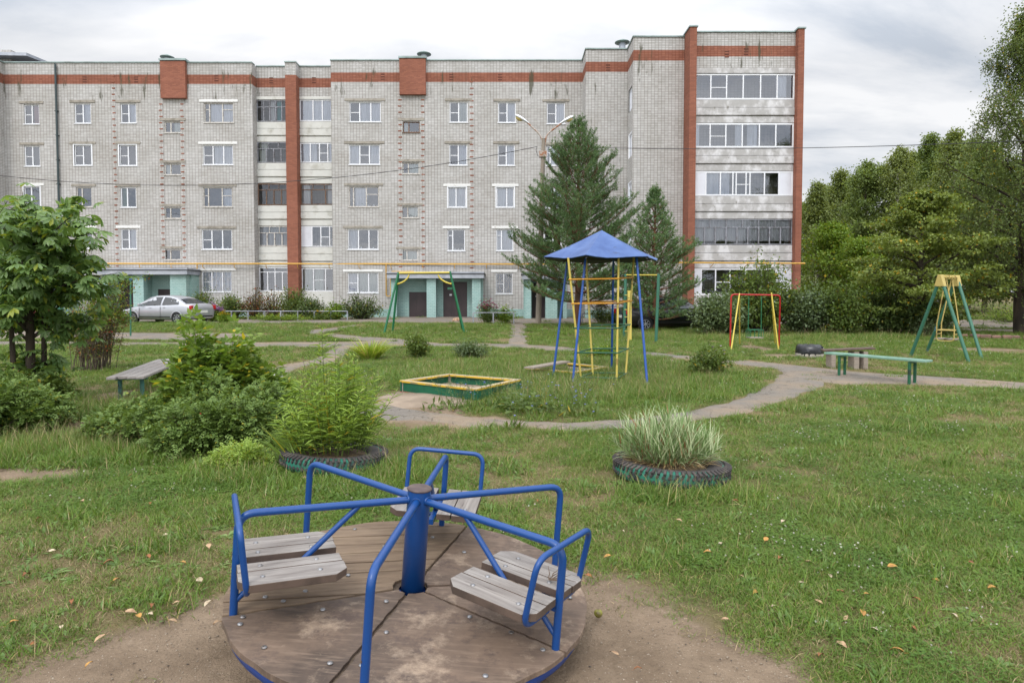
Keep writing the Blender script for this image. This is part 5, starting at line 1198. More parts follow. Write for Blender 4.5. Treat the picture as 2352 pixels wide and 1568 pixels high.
pc=G(-34,752); car('parked_car',pc+Vector((0,1.5,0)),R(4),carpaint('red_car_paint',lin((196,44,58)),.1),'red car cut off by the left edge behind the chestnut',L=4.2)
pc=G(1945,752); car('parked_car',pc+Vector((0,6.0,.0)),R(8),carpaint('white_car_paint',lin((214,216,224)),.0),'white car seen through gaps in the shrubs on the right',L=4.7,Wd=1.9)
# ---------------------------------------------------------------- dog lying on the asphalt
def dog():
    c=G(1051,738); root=empty('dog',c,0,'small sandy dog curled up asleep on the asphalt before the middle porch','dog')
    V=[(-.20,0,.10),(-.08,.04,.13),(.06,.05,.12),(.17,.02,.13),(.20,-.08,.13),(.14,-.15,.09),(.06,-.18,.06),(-.24,-.10,.07),(-.17,-.18,.04),(-.02,-.21,.03),(.10,-.10,.04),(.0,-.16,.035),(-.26,-.02,.04),(-.30,-.12,.03),(-.22,-.24,.025),(-.10,-.10,.04),(.02,-.20,.02)]
    E=[(0,1),(1,2),(2,3),(3,4),(4,5),(5,6),(0,7),(7,8),(8,9),(3,10),(10,11),(0,12),(12,13),(13,14),(1,15),(15,16)]
    me=bpy.data.meshes.new('body'); me.from_pydata(V,E,[]); o=place(me,'body',pm('dog_fur',lin((176,148,122)),lin((120,94,74)),sc=8,lo=.45,hi=.6,rough=.95),root)
    sk=o.modifiers.new('k','SKIN'); rad=[.10,.115,.105,.085,.07,.05,.026,.065,.03,.02,.035,.022,.03,.02,.012,.05,.02]
    for i,r in enumerate(rad): me.skin_vertices[0].data[i].radius=(r,r)
    me.skin_vertices[0].data[0].use_root=True
    s=o.modifiers.new('s','SUBSURF'); s.levels=2; s.render_levels=2
    m=MB()
    for s_ in (-1,1): q=Vector((.19+.035*s_,-.07+.02*s_,.19)); m.add([q+Vector((-.02,0,-.01)),q+Vector((.02,0,-.01)),q+Vector((.012*s_,.0,.055)),q+Vector((0,.02,-.01))],[(0,1,2),(1,3,2),(3,0,2)])
    m.build('ear',pm('dog_ear',lin((130,104,84)),rough=.9),root)
dog()
# low rubble edging on the right
c=G(2230,776); m=MB(); rr_=random.Random(2); ed=empty('rubble_edging',c,0,'crumbling reddish concrete edging below the birch on the right','edging')
M['redconc']=pm('reddish_concrete',lin((134,104,92)),lin((100,82,74)),sc=2,rough=.95,bmp=.5)
for k in range(9):
    a=G(2205+k*24,775+k*.9); b=G(2205+k*24+22,775+k*.9+.8); m.beam(a-c+Vector((0,rr_.uniform(-.1,.1),.05)),b-c+Vector((0,rr_.uniform(-.1,.1),.07)),.3,.16+rr_.uniform(-.03,.05))
m.build('block',M['redconc'],ed,bevel=.03)
# small green apple on the soil
c=T(1374,1413,.03); c=G(1374,1416); m=MB(); m.lathe([(0,.004),(.012,.001),(.021,.012),(.023,.022),(.018,.034),(.008,.038),(0,.034)],n=16); tag(m.build('apple',pm('green_apple_skin',lin((130,128,50)),lin((90,80,40)),sc=30,rough=.5),origin=(0,0,0)),'tiny green windfall apple on bare soil right of the merry-go-round','apple').location=c
# ---------------------------------------------------------------- vegetation helpers
def unit(a): return a/np.maximum(np.linalg.norm(a,axis=-1,keepdims=True),1e-9)
def rdir(rg,n,up=0.): 
    v=rg.normal(size=(n,3)); v[:,2]+=up; return unit(v)
def leaf6(P,D,U,L,W_,wpos=.6,fold=.25,curl=.15):
    """six-vertex leaf folded along its rib"""
    P=np.asarray(P); n=len(P); D=unit(D); S=unit(np.cross(D,U)); N=np.cross(S,D); L=np.broadcast_to(L,(n,))[:,None]; W_=np.broadcast_to(W_,(n,))[:,None]
    def pt(t,s): return P+D*L*t+S*W_*s+N*(abs(s)*W_*fold-curl*L*t*t)
    V=np.stack([pt(0,0),pt(wpos*.5,.34),pt(wpos,.5),pt(1,0),pt(wpos,-.5),pt(wpos*.5,-.34)],1).reshape(-1,3)
    b=np.arange(n)[:,None]*6; Q=np.concatenate([b+np.array([[0,1,2,3]]),b+np.array([[0,3,4,5]])]); return V,Q
def leaf4(P,D,U,L,W_,fold=.3):
    P=np.asarray(P); n=len(P); D=unit(D); S=unit(np.cross(D,U)); N=np.cross(S,D); L=np.broadcast_to(L,(n,))[:,None]; W_=np.broadcast_to(W_,(n,))[:,None]
    V=np.stack([P,P+D*L*.5+S*W_*.5+N*W_*fold,P+D*L,P+D*L*.5-S*W_*.5+N*W_*fold],1).reshape(-1,3)
    b=np.arange(n)[:,None]*4; Q=b+np.array([[0,1,2,3]]); return V,Q
def lobj(name,parts,mats,parent,origin,smooth=False):
    Vs=[];Qs=[];mi=[];o=0
    for k,(V,Q) in enumerate(parts):
        if V is None or not len(V): continue
        Vs.append(V-np.array(origin)[None]); Qs.append(Q+o); mi.append(np.full(len(Q),k)); o+=len(V)
    me=npmesh(name,np.concatenate(Vs),Q=np.concatenate(Qs),mat_index=np.concatenate(mi),smooth=smooth)
    return place(me,name,mats,parent)
GA=2.39996
def skeleton(rg,base,H,env,n1,n2,tr,cb=.2,e0=.2,e1=1.1,droop=.0,lean=(0,0),twig=5,sublen=.38,seg=5,top=.96,bend=.1,var=.26):
    mb=MB(); base=np.array(base,float); nt_=9; tp=[]; wob=rg.normal(size=(nt_+1,2))*bend*H*.05; wob[0]=0
    for i in range(nt_+1):
        t=i/nt_; tp.append(base+np.array([lean[0]*t+wob[i][0],lean[1]*t+wob[i][1],H*top*t]))
    tp=np.array(tp); mb.tube([Vector(p) for p in tp],[tr*(1-.92*(i/nt_))+.006 for i in range(nt_+1)],9)
    tips=[];dirs=[]
    for i in range(n1):
        t=cb+(1-cb)*((i+.5)/n1); k=t*nt_; a=int(min(k,nt_-1)); s=tp[a]+(tp[a+1]-tp[a])*(k-a)
        az=i*GA+rg.uniform(-.35,.35); L=env(t)*rg.uniform(1-var,1+var*.6); el=e0+(e1-e0)*t+rg.uniform(-.15,.15)
        d=np.array([math.cos(az)*math.cos(el),math.sin(az)*math.cos(el),math.sin(el)]); pts=[s]; q=s.copy(); dd=d.copy()
        for j in range(seg):
            dd=dd+rg.normal(size=3)*.10; dd[2]-=droop*(j/seg); dd/=np.linalg.norm(dd); q=q+dd*L/seg; pts.append(q.copy())
        r0=tr*(1-.9*t)*.45+.006; mb.tube([Vector(p) for p in pts],[r0*(1-.85*j/seg)+.003 for j in range(seg+1)],5,caps=False)
        pts=np.array(pts)
        for m in range(n2):
            u=(.22+.78*((m+.5)/n2))*seg; a=int(min(u,seg-1)); s2=pts[a]+(pts[a+1]-pts[a])*(u-a); fw=pts[a+1]-pts[a]; fw/=np.linalg.norm(fw)
            side=np.cross(fw,[0,0,1]); side/=np.linalg.norm(side)+1e-9; sg=1 if m%2 else -1
            d2=fw*.75+side*sg*rg.uniform(.5,1.)+np.array([0,0,rg.uniform(-.2,.45)-droop*.6]); d2/=np.linalg.norm(d2); L2=L*sublen*rg.uniform(.6,1.2)*(1.1-.5*u/seg)
            p2=[s2]; q=s2.copy(); dd=d2.copy()
            for j in range(3): dd=dd+rg.normal(size=3)*.12; dd[2]-=droop*.3; dd/=np.linalg.norm(dd); q=q+dd*L2/3; p2.append(q.copy())
            mb.tube([Vector(p) for p in p2],[r0*.35+.003,r0*.25+.002,.003,.002],4,caps=False)
            p2=np.array(p2)
            for w_ in np.linspace(.3,1,twig):
                k2=w_*3; a2=int(min(k2,2)); tips.append(p2[a2]+(p2[a2+1]-p2[a2])*(k2-a2)); dirs.append(p2[a2+1]-p2[a2])
    return mb,np.array(tips),unit(np.array(dirs)),tp
def clusters(rg,tips,dirs,per,sig,Lr,Wr,droop=.3,fwd=.5,flat=.6,six=False):
    n=len(tips)*per; P=np.repeat(tips,per,0)+rg.normal(size=(n,3))*sig*np.array([1,1,flat]); D=np.repeat(dirs,per,0)*fwd+rdir(rg,n); D[:,2]-=droop
    U=np.tile([0,0,1.],(n,1))+rg.normal(size=(n,3))*.45; L=rg.uniform(*Lr,n); W_=L*rg.uniform(*Wr,n)
    return (leaf6 if six else leaf4)(P,D,U,L,W_)
def tree(name,label,cat,base,H,env,n1,n2,tr,lm,bark,per=6,sig=.3,Lr=(.14,.24),Wr=(.6,.8),seed=1,group=None,bparts=True,six=False,ldroop=.3,flat=.6,**kw):
    rg=np.random.default_rng(seed); root=empty(name,Vector(base),0,label,cat,group)
    mb,tips,dirs,tp=skeleton(rg,(0,0,-.1),H,env,n1,n2,tr,**kw)
    mb.build('trunk',M[bark],root)
    V,Q=clusters(rg,tips,dirs,per,sig,Lr,Wr,droop=ldroop,six=six,flat=flat); lobj('crown',[(V,Q)],[M[lm]],root,(0,0,0)); return root
def envf(pts):
    xs_=[p[0] for p in pts]; ys_=[p[1] for p in pts]; return lambda t: float(np.interp(t,xs_,ys_))
# leaf materials
M['lf_dark']=leafmat('dark_green_leaf',lin((66,84,48)),lin((104,124,70)),lin((150,140,50)),.03)
M['lf_mid']=leafmat('mid_green_leaf',lin((76,98,48)),lin((118,138,70)),lin((170,150,50)),.03)
M['lf_grey']=leafmat('greyish_green_leaf',lin((70,90,58)),lin((128,146,106)),rough=.45)
M['lf_bright']=leafmat('bright_green_leaf',lin((92,124,40)),lin((132,156,62)),lin((170,170,70)),.05)
M['lf_linden']=leafmat('linden_leaf',lin((88,108,48)),lin((148,162,86)),lin((186,150,44)),.025)
M['lf_birch']=leafmat('birch_leaf',lin((74,94,50)),lin((122,138,74)),lin((168,150,50)),.03)
M['lf_chest']=leafmat('chestnut_leaf',lin((76,108,58)),lin((138,166,100)),lin((150,160,60)),.06,rough=.38,spec=.5,trans=.4)
M['lf_rose']=leafmat('rose_leaf',lin((70,98,42)),lin((128,150,80)),lin((150,150,60)),.02,rough=.5,spec=.28,trans=.25)
M['lf_maple']=leafmat('ash_leaved_maple_leaf',lin((90,122,50)),lin((136,158,74)),lin((196,180,60)),.05,trans=.4)
M['lf_willow']=leafmat('willowy_leaf',lin((108,142,56)),lin((166,188,94)),lin((178,160,60)),.03,trans=.35)
M['lf_pine']=leafmat('pine_needles',lin((60,90,52)),lin((114,142,88)),lin((130,110,60)),.02,trans=.12,sc=1.2)
M['lf_brown']=leafmat('brownish_leaf',lin((112,78,60)),lin((104,112,60)),lin((170,80,50)),.08)
M['fl_pink']=pm('pink_petal',lin((196,150,200)),lin((220,190,222)),rough=.6); M['fl_mag']=pm('magenta_petal',lin((176,50,110)),lin((220,170,190)),sc=20,rough=.6); M['fl_blue']=pm('chicory_petal',lin((126,136,214)),lin((150,160,226)),rough=.6); M['fl_yel']=pm('yellow_petal',lin((214,180,30)),rough=.6); M['fl_white']=pm('white_petal',lin((226,226,222)),rough=.6); M['hip']=pm('red_rose_hip',lin((170,26,28)),rough=.35)
# ---------------------------------------------------------------- distant and right-hand trees
def gpt(u,D): x=(u-1176)/F*D; return (x,D,float(hz(x,D)))
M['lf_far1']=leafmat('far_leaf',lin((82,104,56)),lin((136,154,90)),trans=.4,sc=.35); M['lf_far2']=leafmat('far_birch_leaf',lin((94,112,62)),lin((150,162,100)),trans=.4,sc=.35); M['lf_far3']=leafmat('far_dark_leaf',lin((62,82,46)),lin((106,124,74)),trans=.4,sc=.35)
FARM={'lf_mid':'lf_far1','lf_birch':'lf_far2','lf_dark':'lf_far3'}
far=[ # u, D, v_top, half width px, kind, label
 (1872,62,418,48,'lf_birch','slender birch rising directly beside the right pilaster'),
 (1925,66,392,46,'lf_birch','thin pale birch second from the building, behind the lime green willow'),
 (1985,60,372,62,'lf_mid','dark rounded tree behind the left side of the linden'),
 (2060,58,338,66,'lf_birch','dark broad tree straight behind the linden crown'),
 (2125,60,305,56,'lf_mid','tall mid green birch with pointed top behind the linden'),
 (2185,54,300,60,'lf_birch','dark birch touching the left edge of the tall drooping birch'),
 (2260,50,330,80,'lf_mid','dark tree behind the hanging branches of the tall birch'),
 (2345,50,380,90,'lf_dark','dark tree behind the birch trunk at the right edge'),
 (2440,52,300,90,'lf_mid','mid green tree beyond the right edge'),
 (1850,74,470,60,'lf_mid','distant low tree just right of the red pilaster top'),(1900,78,430,60,'lf_mid','distant pale tree between the two thin birches'),(1955,74,405,60,'lf_birch','distant birch with airy top left of the dark rounded tree'),(2025,76,375,64,'lf_mid','distant tree filling the gap above the linden left shoulder'),(2092,74,345,64,'lf_birch','distant birch above the linden top'),(2155,70,322,60,'lf_birch','distant airy birch left of the tall drooping birch'),(2225,66,320,70,'lf_mid','distant tree behind the tall birch crown'),]
for i,(u,D,vt,hw,lm,lb) in enumerate(far):
    b=gpt(u,D); H=(676-vt)/F*D+HC-b[2]; w_=hw/F*D*1.25
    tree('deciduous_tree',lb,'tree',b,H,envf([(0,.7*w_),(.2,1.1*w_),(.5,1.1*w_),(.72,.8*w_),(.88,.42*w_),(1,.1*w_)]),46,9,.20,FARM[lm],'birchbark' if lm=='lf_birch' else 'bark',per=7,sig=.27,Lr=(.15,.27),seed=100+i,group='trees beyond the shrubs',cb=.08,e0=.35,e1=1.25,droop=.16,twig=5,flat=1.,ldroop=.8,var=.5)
b=gpt(1905,46); tree('willow_tree','lime green bushy willow right of the red pilaster','tree',b,(676-522)/F*46+1.5,envf([(0,2.0),(.3,2.9),(.6,2.4),(1,.7)]),36,8,.12,'lf_bright','bark',per=9,sig=.32,Lr=(.12,.22),seed=130,cb=.04,e0=.3,e1=1.2,twig=4)
b=gpt(1975,43); tree('willow_tree','second lime green willow left of the linden','tree',b,(676-560)/F*43+1.5,envf([(0,1.8),(.3,2.6),(.6,2.2),(1,.6)]),30,8,.1,'lf_bright','bark',per=8,sig=.32,Lr=(.12,.2),seed=131,cb=.04,e0=.3,e1=1.2,twig=4)
# linden with layered boughs
b=gpt(2112,25.5); tree('linden_tree','broad linden with layered boughs and a few yellow leaves behind the gondola swing','tree',b,(676-425)/F*25.5+1.5,envf([(0,1.9),(.12,2.6),(.3,2.7),(.5,2.4),(.7,1.75),(.88,.9),(1,.25)]),46,12,.14,'lf_linden','darkbark',per=11,sig=.15,Lr=(.08,.14),Wr=(.7,.9),seed=140,cb=.06,e0=.12,e1=.75,droop=.08,twig=5,flat=.28,ldroop=.5)
# big birch at the right edge, with hanging strands
def birch(u,D,vtop,label,seed,spread,ns,vbase=None):
    rg=np.random.default_rng(seed); b=gpt(u,D); H=(676-vtop)/F*D+1.55; root=empty('birch_tree',Vector(b),0,label,'tree')
    env=envf([(0,spread*1.0),(.41,spread*.9),(.56,spread*.76),(.74,spread*.55),(.87,spread*.42),(1,spread*.08)])
    mb,tips,dirs,tp=skeleton(rg,(0,0,-.1),H,env,64,7,.2,cb=.10,e0=.40,e1=1.1,droop=.22,twig=4,sublen=.32,lean=(.1,0)); 
    idx=rg.choice(len(tips),ns,replace=True); st=tips[idx]; Ls=rg.uniform(.5,1.9,ns)*(np.clip(1.25-st[:,2]/H,.3,1))
    P=[];Dd=[]
    tw=MB()
    for k in range(ns):
        o=rg.normal(size=2)*.10; m=max(4,int(Ls[k]/.055)); t=np.linspace(0,1,m)[:,None]; sw=dirs[idx[k]]*.35*Ls[k]
        q=st[k]+np.concatenate([sw[None,:2]*np.sqrt(t)*.8+o[None]*t,sw[2]*np.sqrt(t)*.3-Ls[k]*t],1); P.append(q); d=np.tile([0,0,-.6],(m,1)); Dd.append(d)
        if k%2==0: tw.tube([Vector(x) for x in q[::max(1,m//4)]],.004,3,caps=False)
    P=np.concatenate(P); Dd=np.concatenate(Dd); n=len(P); Dd=Dd+rdir(rg,n)*.9; P=P+rg.normal(size=(n,3))*.035
    V1=leaf4(P,Dd,rdir(rg,n),rg.uniform(.065,.105,n),rg.uniform(.045,.065,n)); mb.build('trunk',M['darkbark'],root); tw.build('twig',M['darkbark'],root)
    V2=clusters(rg,tips,dirs,10,.24,(.07,.11),(.6,.8),droop=.9,flat=1.3)
    lobj('crown',[V1,V2],[M['lf_birch'],M['lf_birch']],root,(0,0,0))
birch(2342,26,6,'tall birch with hanging strands at the right edge, black trunk at the frame',150,3.5,3000)
birch(2590,24,60,'birch just beyond the right edge of the view',151,3.4,900)
# hedge of shrubs
def shrub(name,label,cat,base,rx,ry,H,lm,n=60,per=30,Lr=(.05,.09),Wr=(.5,.7),sig=.12,seed=1,group=None,stem='bark',spread=1.0,six=False,lowfill=True,flow=None,droop=.2,top=1.0,sr=.008,density_top=.0,stems=None):
    """many stems from a narrow foot to a domed, uneven envelope"""
    rg=np.random.default_rng(seed); root=empty(name,Vector(base),0,label,cat,group); mb=MB(); tips=[];dirs=[]
    for k in range(n):
        az=rg.uniform(0,2*math.pi); rr=math.sqrt(rg.uniform(0,1)); dome=math.sqrt(max(.05,1-rr*rr*.85)); lump=.66+.62*float(vnoise(math.cos(az)*rr*2+seed*3.1,math.sin(az)*rr*2,.45,seed,2))
        e=np.array([rx*rr*math.cos(az),ry*rr*math.sin(az),H*dome*lump*rg.uniform(.72,1.0)]); f=np.array([e[0]*.18,e[1]*.18,0])*rg.uniform(.3,1.4)
        mid=(f+e)/2+np.array([-(e[0]-f[0])*.12,-(e[1]-f[1])*.12,H*.08])
        pts=[f*(1-t)**2+mid*2*t*(1-t)+e*t*t for t in np.linspace(0,1,6)]
        if stems is None or k<stems: mb.tube([Vector(p) for p in pts],[sr*(1-.6*i/5) for i in range(6)],4,caps=False)
        for t in np.linspace(.25 if lowfill else .5,1,6):
            tips.append(f*(1-t)**2+mid*2*t*(1-t)+e*t*t+rg.normal(size=3)*np.array([rx,ry,H])*.05); dirs.append(e-mid)
    tips=np.array(tips); tips[:,2]=np.maximum(tips[:,2],.06); dirs=unit(np.array(dirs)); V=clusters(rg,tips,dirs,max(1,per//6),sig,Lr,Wr,droop=droop,six=six,flat=.8)
    V[0][:,2]=np.maximum(V[0][:,2],.0)
    mb.build('stem',M[stem],root); lobj('foliage',[V],[M[lm]],root,(0,0,0))
    if flow:   # (material, count, size, height range)
        mt,nf,sz,zr=flow; P=[]; 
        idx=rg.choice(np.where(tips[:,2]>H*zr)[0] if (tips[:,2]>H*zr).any() else np.arange(len(tips)),nf); P=tips[idx]+rg.normal(size=(nf,3))*.05; P[:,2]+=sz*.8
        petals(P,sz,mt,root,rg)
    return root,tips
def petals(P,sz,mt,root,rg,k=7,name='flower'):
    n=len(P); az=np.tile(np.arange(k)*2*math.pi/k,n); B=np.repeat(P,k,0); D=np.stack([np.cos(az),np.sin(az),np.full(n*k,.35)],1); D=unit(D+rg.normal(size=D.shape)*.12)
    V=leaf4(B,D,np.tile([0,0,1.],(n*k,1)),sz*.55,sz*.38); lobj(name,[V],[M[mt]],root,(0,0,0))
shr=[(1652,25.5,672,62,'lf_grey','grey-green shrub beside the nose of the black car'),(1745,26,598,100,'lf_grey','tallest grey-green shrub in front of the glazed end balconies'),(1850,26,648,80,'lf_grey','dense grey-green shrub in front of the red pilaster foot'),(1935,25.5,652,72,'lf_grey','grey-green shrub with the white car showing through its leaves'),(2030,26,668,70,'lf_dark','dark low shrub under the left boughs of the linden'),(2120,25.5,690,60,'lf_dark','dark low shrub straight behind the gondola swing')]
for i,(u,D,vt,hw,lm,lb) in enumerate(shr):
    b=gpt(u,D); shrub('shrub',lb,'shrub',b,hw/F*D,1.0,(676-vt)/F*D+1.62,'lf_mid' if i in (1,3) else lm,n=150 if i!=3 else 95,per=54,Lr=(.09,.16),Wr=(.5,.75),sig=.15,seed=200+i,group='hedge of shrubs on the right',stem='darkbark',sr=.014)
b=gpt(2250,24); shrub('shrub','low grey-green bush right of the gondola swing seat','shrub',(b[0]-1.5,24.5,b[2]),.9,.6,.9,'lf_grey',n=40,per=30,seed=215)
b=gpt(2330,34); shrub('shrub','bright grassy weeds beyond the paved strip below the birch','weeds',b,3.2,1.5,1.1,'lf_bright',n=110,per=36,Lr=(.08,.16),Wr=(.2,.35),seed=216,flow=('fl_yel',30,.06,.3))
# ---------------------------------------------------------------- pines
def pine(label,u,D,vtop,hw,seed,n1,vb=None,cb=.10,envp=None):
    rg=np.random.default_rng(seed); b=gpt(u,D); H=(676-vtop)/F*D+1.55; w_=hw/F*D; root=empty('pine_tree',Vector(b),0,label,'tree')
    env=envf([(0,.85*w_),(.10,1.0*w_),(.42,1.06*w_),(.52,.74*w_),(.62,.62*w_),(.75,.56*w_),(.86,.32*w_),(1,.05*w_)])
    if envp: env=envf([(a,b_*w_) for a,b_ in envp])
    mb=MB(); tp=[np.array([0.02*math.sin(i),.02*math.cos(i*1.7),H*i/10*1.0-.1*(i==0)]) for i in range(11)]; mb.tube([Vector(p) for p in tp],[.15*(1-.9*i/10)*H/9+.012 for i in range(11)],9)
    P=[];D_2=[]
    def tuft(p,d,L=.3,k=1):
        P.append(p); D_2.append(np.append(d,L))
    nw=n1
    for wv in range(nw):
        t=cb+(1-cb)*(wv/nw)**.92; z=H*t; nb=6 if t<.8 else 5
        for k in range(nb):
            az=k*2*math.pi/nb+wv*1.1+rg.uniform(-.3,.3); L=env(t)*rg.uniform(.7,1.2); el=-.15+.8*t+rg.uniform(-.12,.12)
            d=np.array([math.cos(az)*math.cos(el),math.sin(az)*math.cos(el),math.sin(el)]); q=np.array([0,0,z]); pts=[q.copy()]
            for j in range(6): d[2]+=.085+.03*rg.normal(); d/=np.linalg.norm(d); q=q+d*L/6; pts.append(q.copy())
            mb.tube([Vector(p) for p in pts],[.03*(1-.8*j/6)*(1-.6*t)+.006 for j in range(7)],5,caps=False); pts=np.array(pts)
            ns=max(3,int(L/.16))
            for m in range(ns):
                u_=(.25+.75*(m+.7)/ns)*6; a=int(min(u_,5)); s=pts[a]+(pts[a+1]-pts[a])*(u_-a); fw=unit(pts[a+1]-pts[a]); side=unit(np.cross(fw,[0,0,1])); sg=1 if m%2 else -1
                L2=min(.95,L*.42)*rg.uniform(.5,1.1)*(1.15-.6*u_/6); d2=unit(fw*.8+side*sg*.75+np.array([0,0,.25+rg.uniform(-.1,.25)])); e=s+d2*L2; mb.tube([Vector(s),Vector(e)],[.008,.004],3,caps=False)
                nn=max(2,int(L2/.13))
                for q_ in range(nn):
                    f_=(q_+1)/nn; dd=unit(d2+rg.normal(size=3)*.35+np.array([0,0,.3])); tuft(s+d2*L2*f_,dd,rg.uniform(.12,.24))
            tuft(pts[-1],unit(pts[-1]-pts[-2]+np.array([0,0,.2])),.3)
    for z in np.arange(.9,1.0,.012): tuft(np.array([rg.normal()*.03,rg.normal()*.03,H*z]),unit(np.array([rg.normal()*.4,rg.normal()*.4,1.])),.3)
    P=np.array(P); DD=np.array(D_2); K=28; n=len(P); Pn=np.repeat(P,K,0); Dn=np.repeat(DD[:,:3],K,0); Ln=np.repeat(DD[:,3],K); s=rg.uniform(0,1,n*K)
    o=Pn+Dn*(Ln*s)[:,None]; nd=unit(Dn*.75+rdir(rg,n*K)*.85); V=leaf4(o,nd,rdir(rg,n*K),rg.uniform(.08,.13,n*K),.018,fold=.0)
    mb.build('trunk',M['pinebark'],root); lobj('crown',[V],[M['lf_pine']],root,(0,0,0)); print('pine tufts',n)
pine('larger pine standing in front of the lamp post',1327,30.5,284,140,300,29,cb=.12)
pine('smaller pine in front of the right red pilaster',1502,28,436,92,301,21,cb=.08,envp=[(0,.85),(.25,1.0),(.45,1.0),(.58,.68),(.72,.44),(.86,.26),(1,.04)])
# ---------------------------------------------------------------- chestnut on the left
def chestnut():
    rg=np.random.default_rng(400); b=T(72,935,0); base=(b.x,b.y,float(hz(b.x,b.y))); root=empty('chestnut_tree',Vector(base),0,'young horse chestnut with large fan-shaped leaves at the left edge','tree'); mb=MB()
    D0=b.y; tips=[];dirs=[]
    for (o,ang) in ((0,.02),(-.16,-.12),(.13,.10)):
        pts=[Vector((o*(1-t*.6)+ang*t*1.2,.1*math.sin(o*9),2.3*t-.1)) for t in np.linspace(0,1,7)]; mb.tube(pts,[.075*(1-.5*i/6) if o==0 else .045*(1-.5*i/6) for i in range(7)],8)
    def bough(s,e,r=.03,droop=.15):
        s=np.array(s);e=np.array(e); mid=(s+e)/2+np.array([0,0,.18]); pts=[s*(1-t)**2+mid*2*t*(1-t)+e*t*t for t in np.linspace(0,1,6)]; mb.tube([Vector(p) for p in pts],[r*(1-.75*i/5) for i in range(6)],6,caps=False)
        for t in np.linspace(.35,1,6):
            p=s*(1-t)**2+mid*2*t*(1-t)+e*t*t; dd=unit(e-mid)
            for q in range(2):
                d=unit(dd+rg.normal(size=3)*.7); tt=p+d*rg.uniform(.05,.28); mb.tube([Vector(p),Vector(tt)],[.006,.004],3,caps=False); tips.append(tt); dirs.append(d)
    def at(u,v,D=None): p=W(u,v,D or D0); return (p.x-base[0],p.y-base[1],p.z-base[2])
    ends=[(210,478),(175,452),(120,448),(60,440),(0,452),(-60,470),(150,500),(215,545),(235,590),(222,610),(200,690),(170,560),(120,520),(60,500),(10,540),(-70,560),(-130,520),(120,660),(80,600),(30,640),(-20,680),(-100,650),(-160,600),(95,560),(140,585),(50,560),(0,600),(-40,620),(130,470),(90,480),(60,660)]
    for k,(u,v) in enumerate(ends):
        for rep in range(2):
            dy=rg.uniform(-1.0,1.1)*(1 if abs(u-72)<120 else .6); e=at(u+rg.uniform(-22,14)-12,v+rg.uniform(-14,18)+34,D0+dy); zt=e[2]; h=min(2.2,max(1.0,zt*.72)); bough((rg.uniform(-.05,.05),0,h),(e[0],dy,zt-.05),.022)
    for (u,v) in ((20,850),(100,835),(115,880),(60,870),(10,890),(40,820)):
        e=at(u,v); bough((0,0,max(.3,e[2]-.4)),(e[0],rg.uniform(-.5,.4),e[2]),.012)
    tips=np.array(tips);dirs=np.array(dirs); per=3; n=len(tips)*per
    P=np.repeat(tips,per,0)+rg.normal(size=(n,3))*.075; A_=unit(np.repeat(dirs,per,0)*.6+rdir(rg,n)*np.array([1,1,.3])+np.array([0,0,-.25])); 
    sz=rg.uniform(.12,.20,n); Nn=unit(np.tile([0,0,1.],(n,1))+rg.normal(size=(n,3))*.38); S=unit(np.cross(A_,Nn)); A_=unit(np.cross(Nn,S))
    PP=[];DD=[];UU=[];LL=[]
    for k,a in enumerate((-1.9,-1.15,-.55,0,.55,1.15,1.9)):
        d=A_*math.cos(a)+S*math.sin(a)-Nn*.32; PP.append(P);DD.append(d);UU.append(Nn);LL.append(sz*(1-.13*abs(a)))
    LL=np.concatenate(LL); V=leaf6(np.concatenate(PP),np.concatenate(DD),np.concatenate(UU),LL,LL*.33,wpos=.7,fold=.18,curl=.22)
    # keep random-per-island colour per fan leaflet
    mb.build('trunk',M['darkbark'],root); lobj('crown',[V],[M['lf_chest']],root,(0,0,0)); print('chestnut leaves',n)
chestnut()
# ---------------------------------------------------------------- compound-leaved near shrubs
def pinnate(rg,P,D,n_pairs,Lr,leaf,wr=.5,droop=.25):
    n=len(P); D=unit(D); U=unit(np.tile([0,0,1.],(n,1))+rg.normal(size=(n,3))*.35); S=unit(np.cross(D,U)); N=np.cross(S,D); L=rg.uniform(*Lr,n)[:,None]
    PP=[];DD=[];LL=[];UU=[]
    for k in range(n_pairs):
        t=.35+.62*k/max(1,n_pairs-1) if n_pairs>1 else .6
        q=P+D*L*t-N*L*droop*t*t
        for s in (-1,1): PP.append(q);DD.append(S*s*.85+D*.55-N*.12);LL.append(np.full(n,leaf)*rg.uniform(.8,1.15,n));UU.append(N)
    PP.append(P+D*L-N*L*droop);DD.append(D-N*.2);LL.append(np.full(n,leaf*1.15));UU.append(N)
    LL=np.concatenate(LL); return leaf6(np.concatenate(PP),np.concatenate(DD),np.concatenate(UU),LL,LL*wr,wpos=.5,fold=.2,curl=.12)
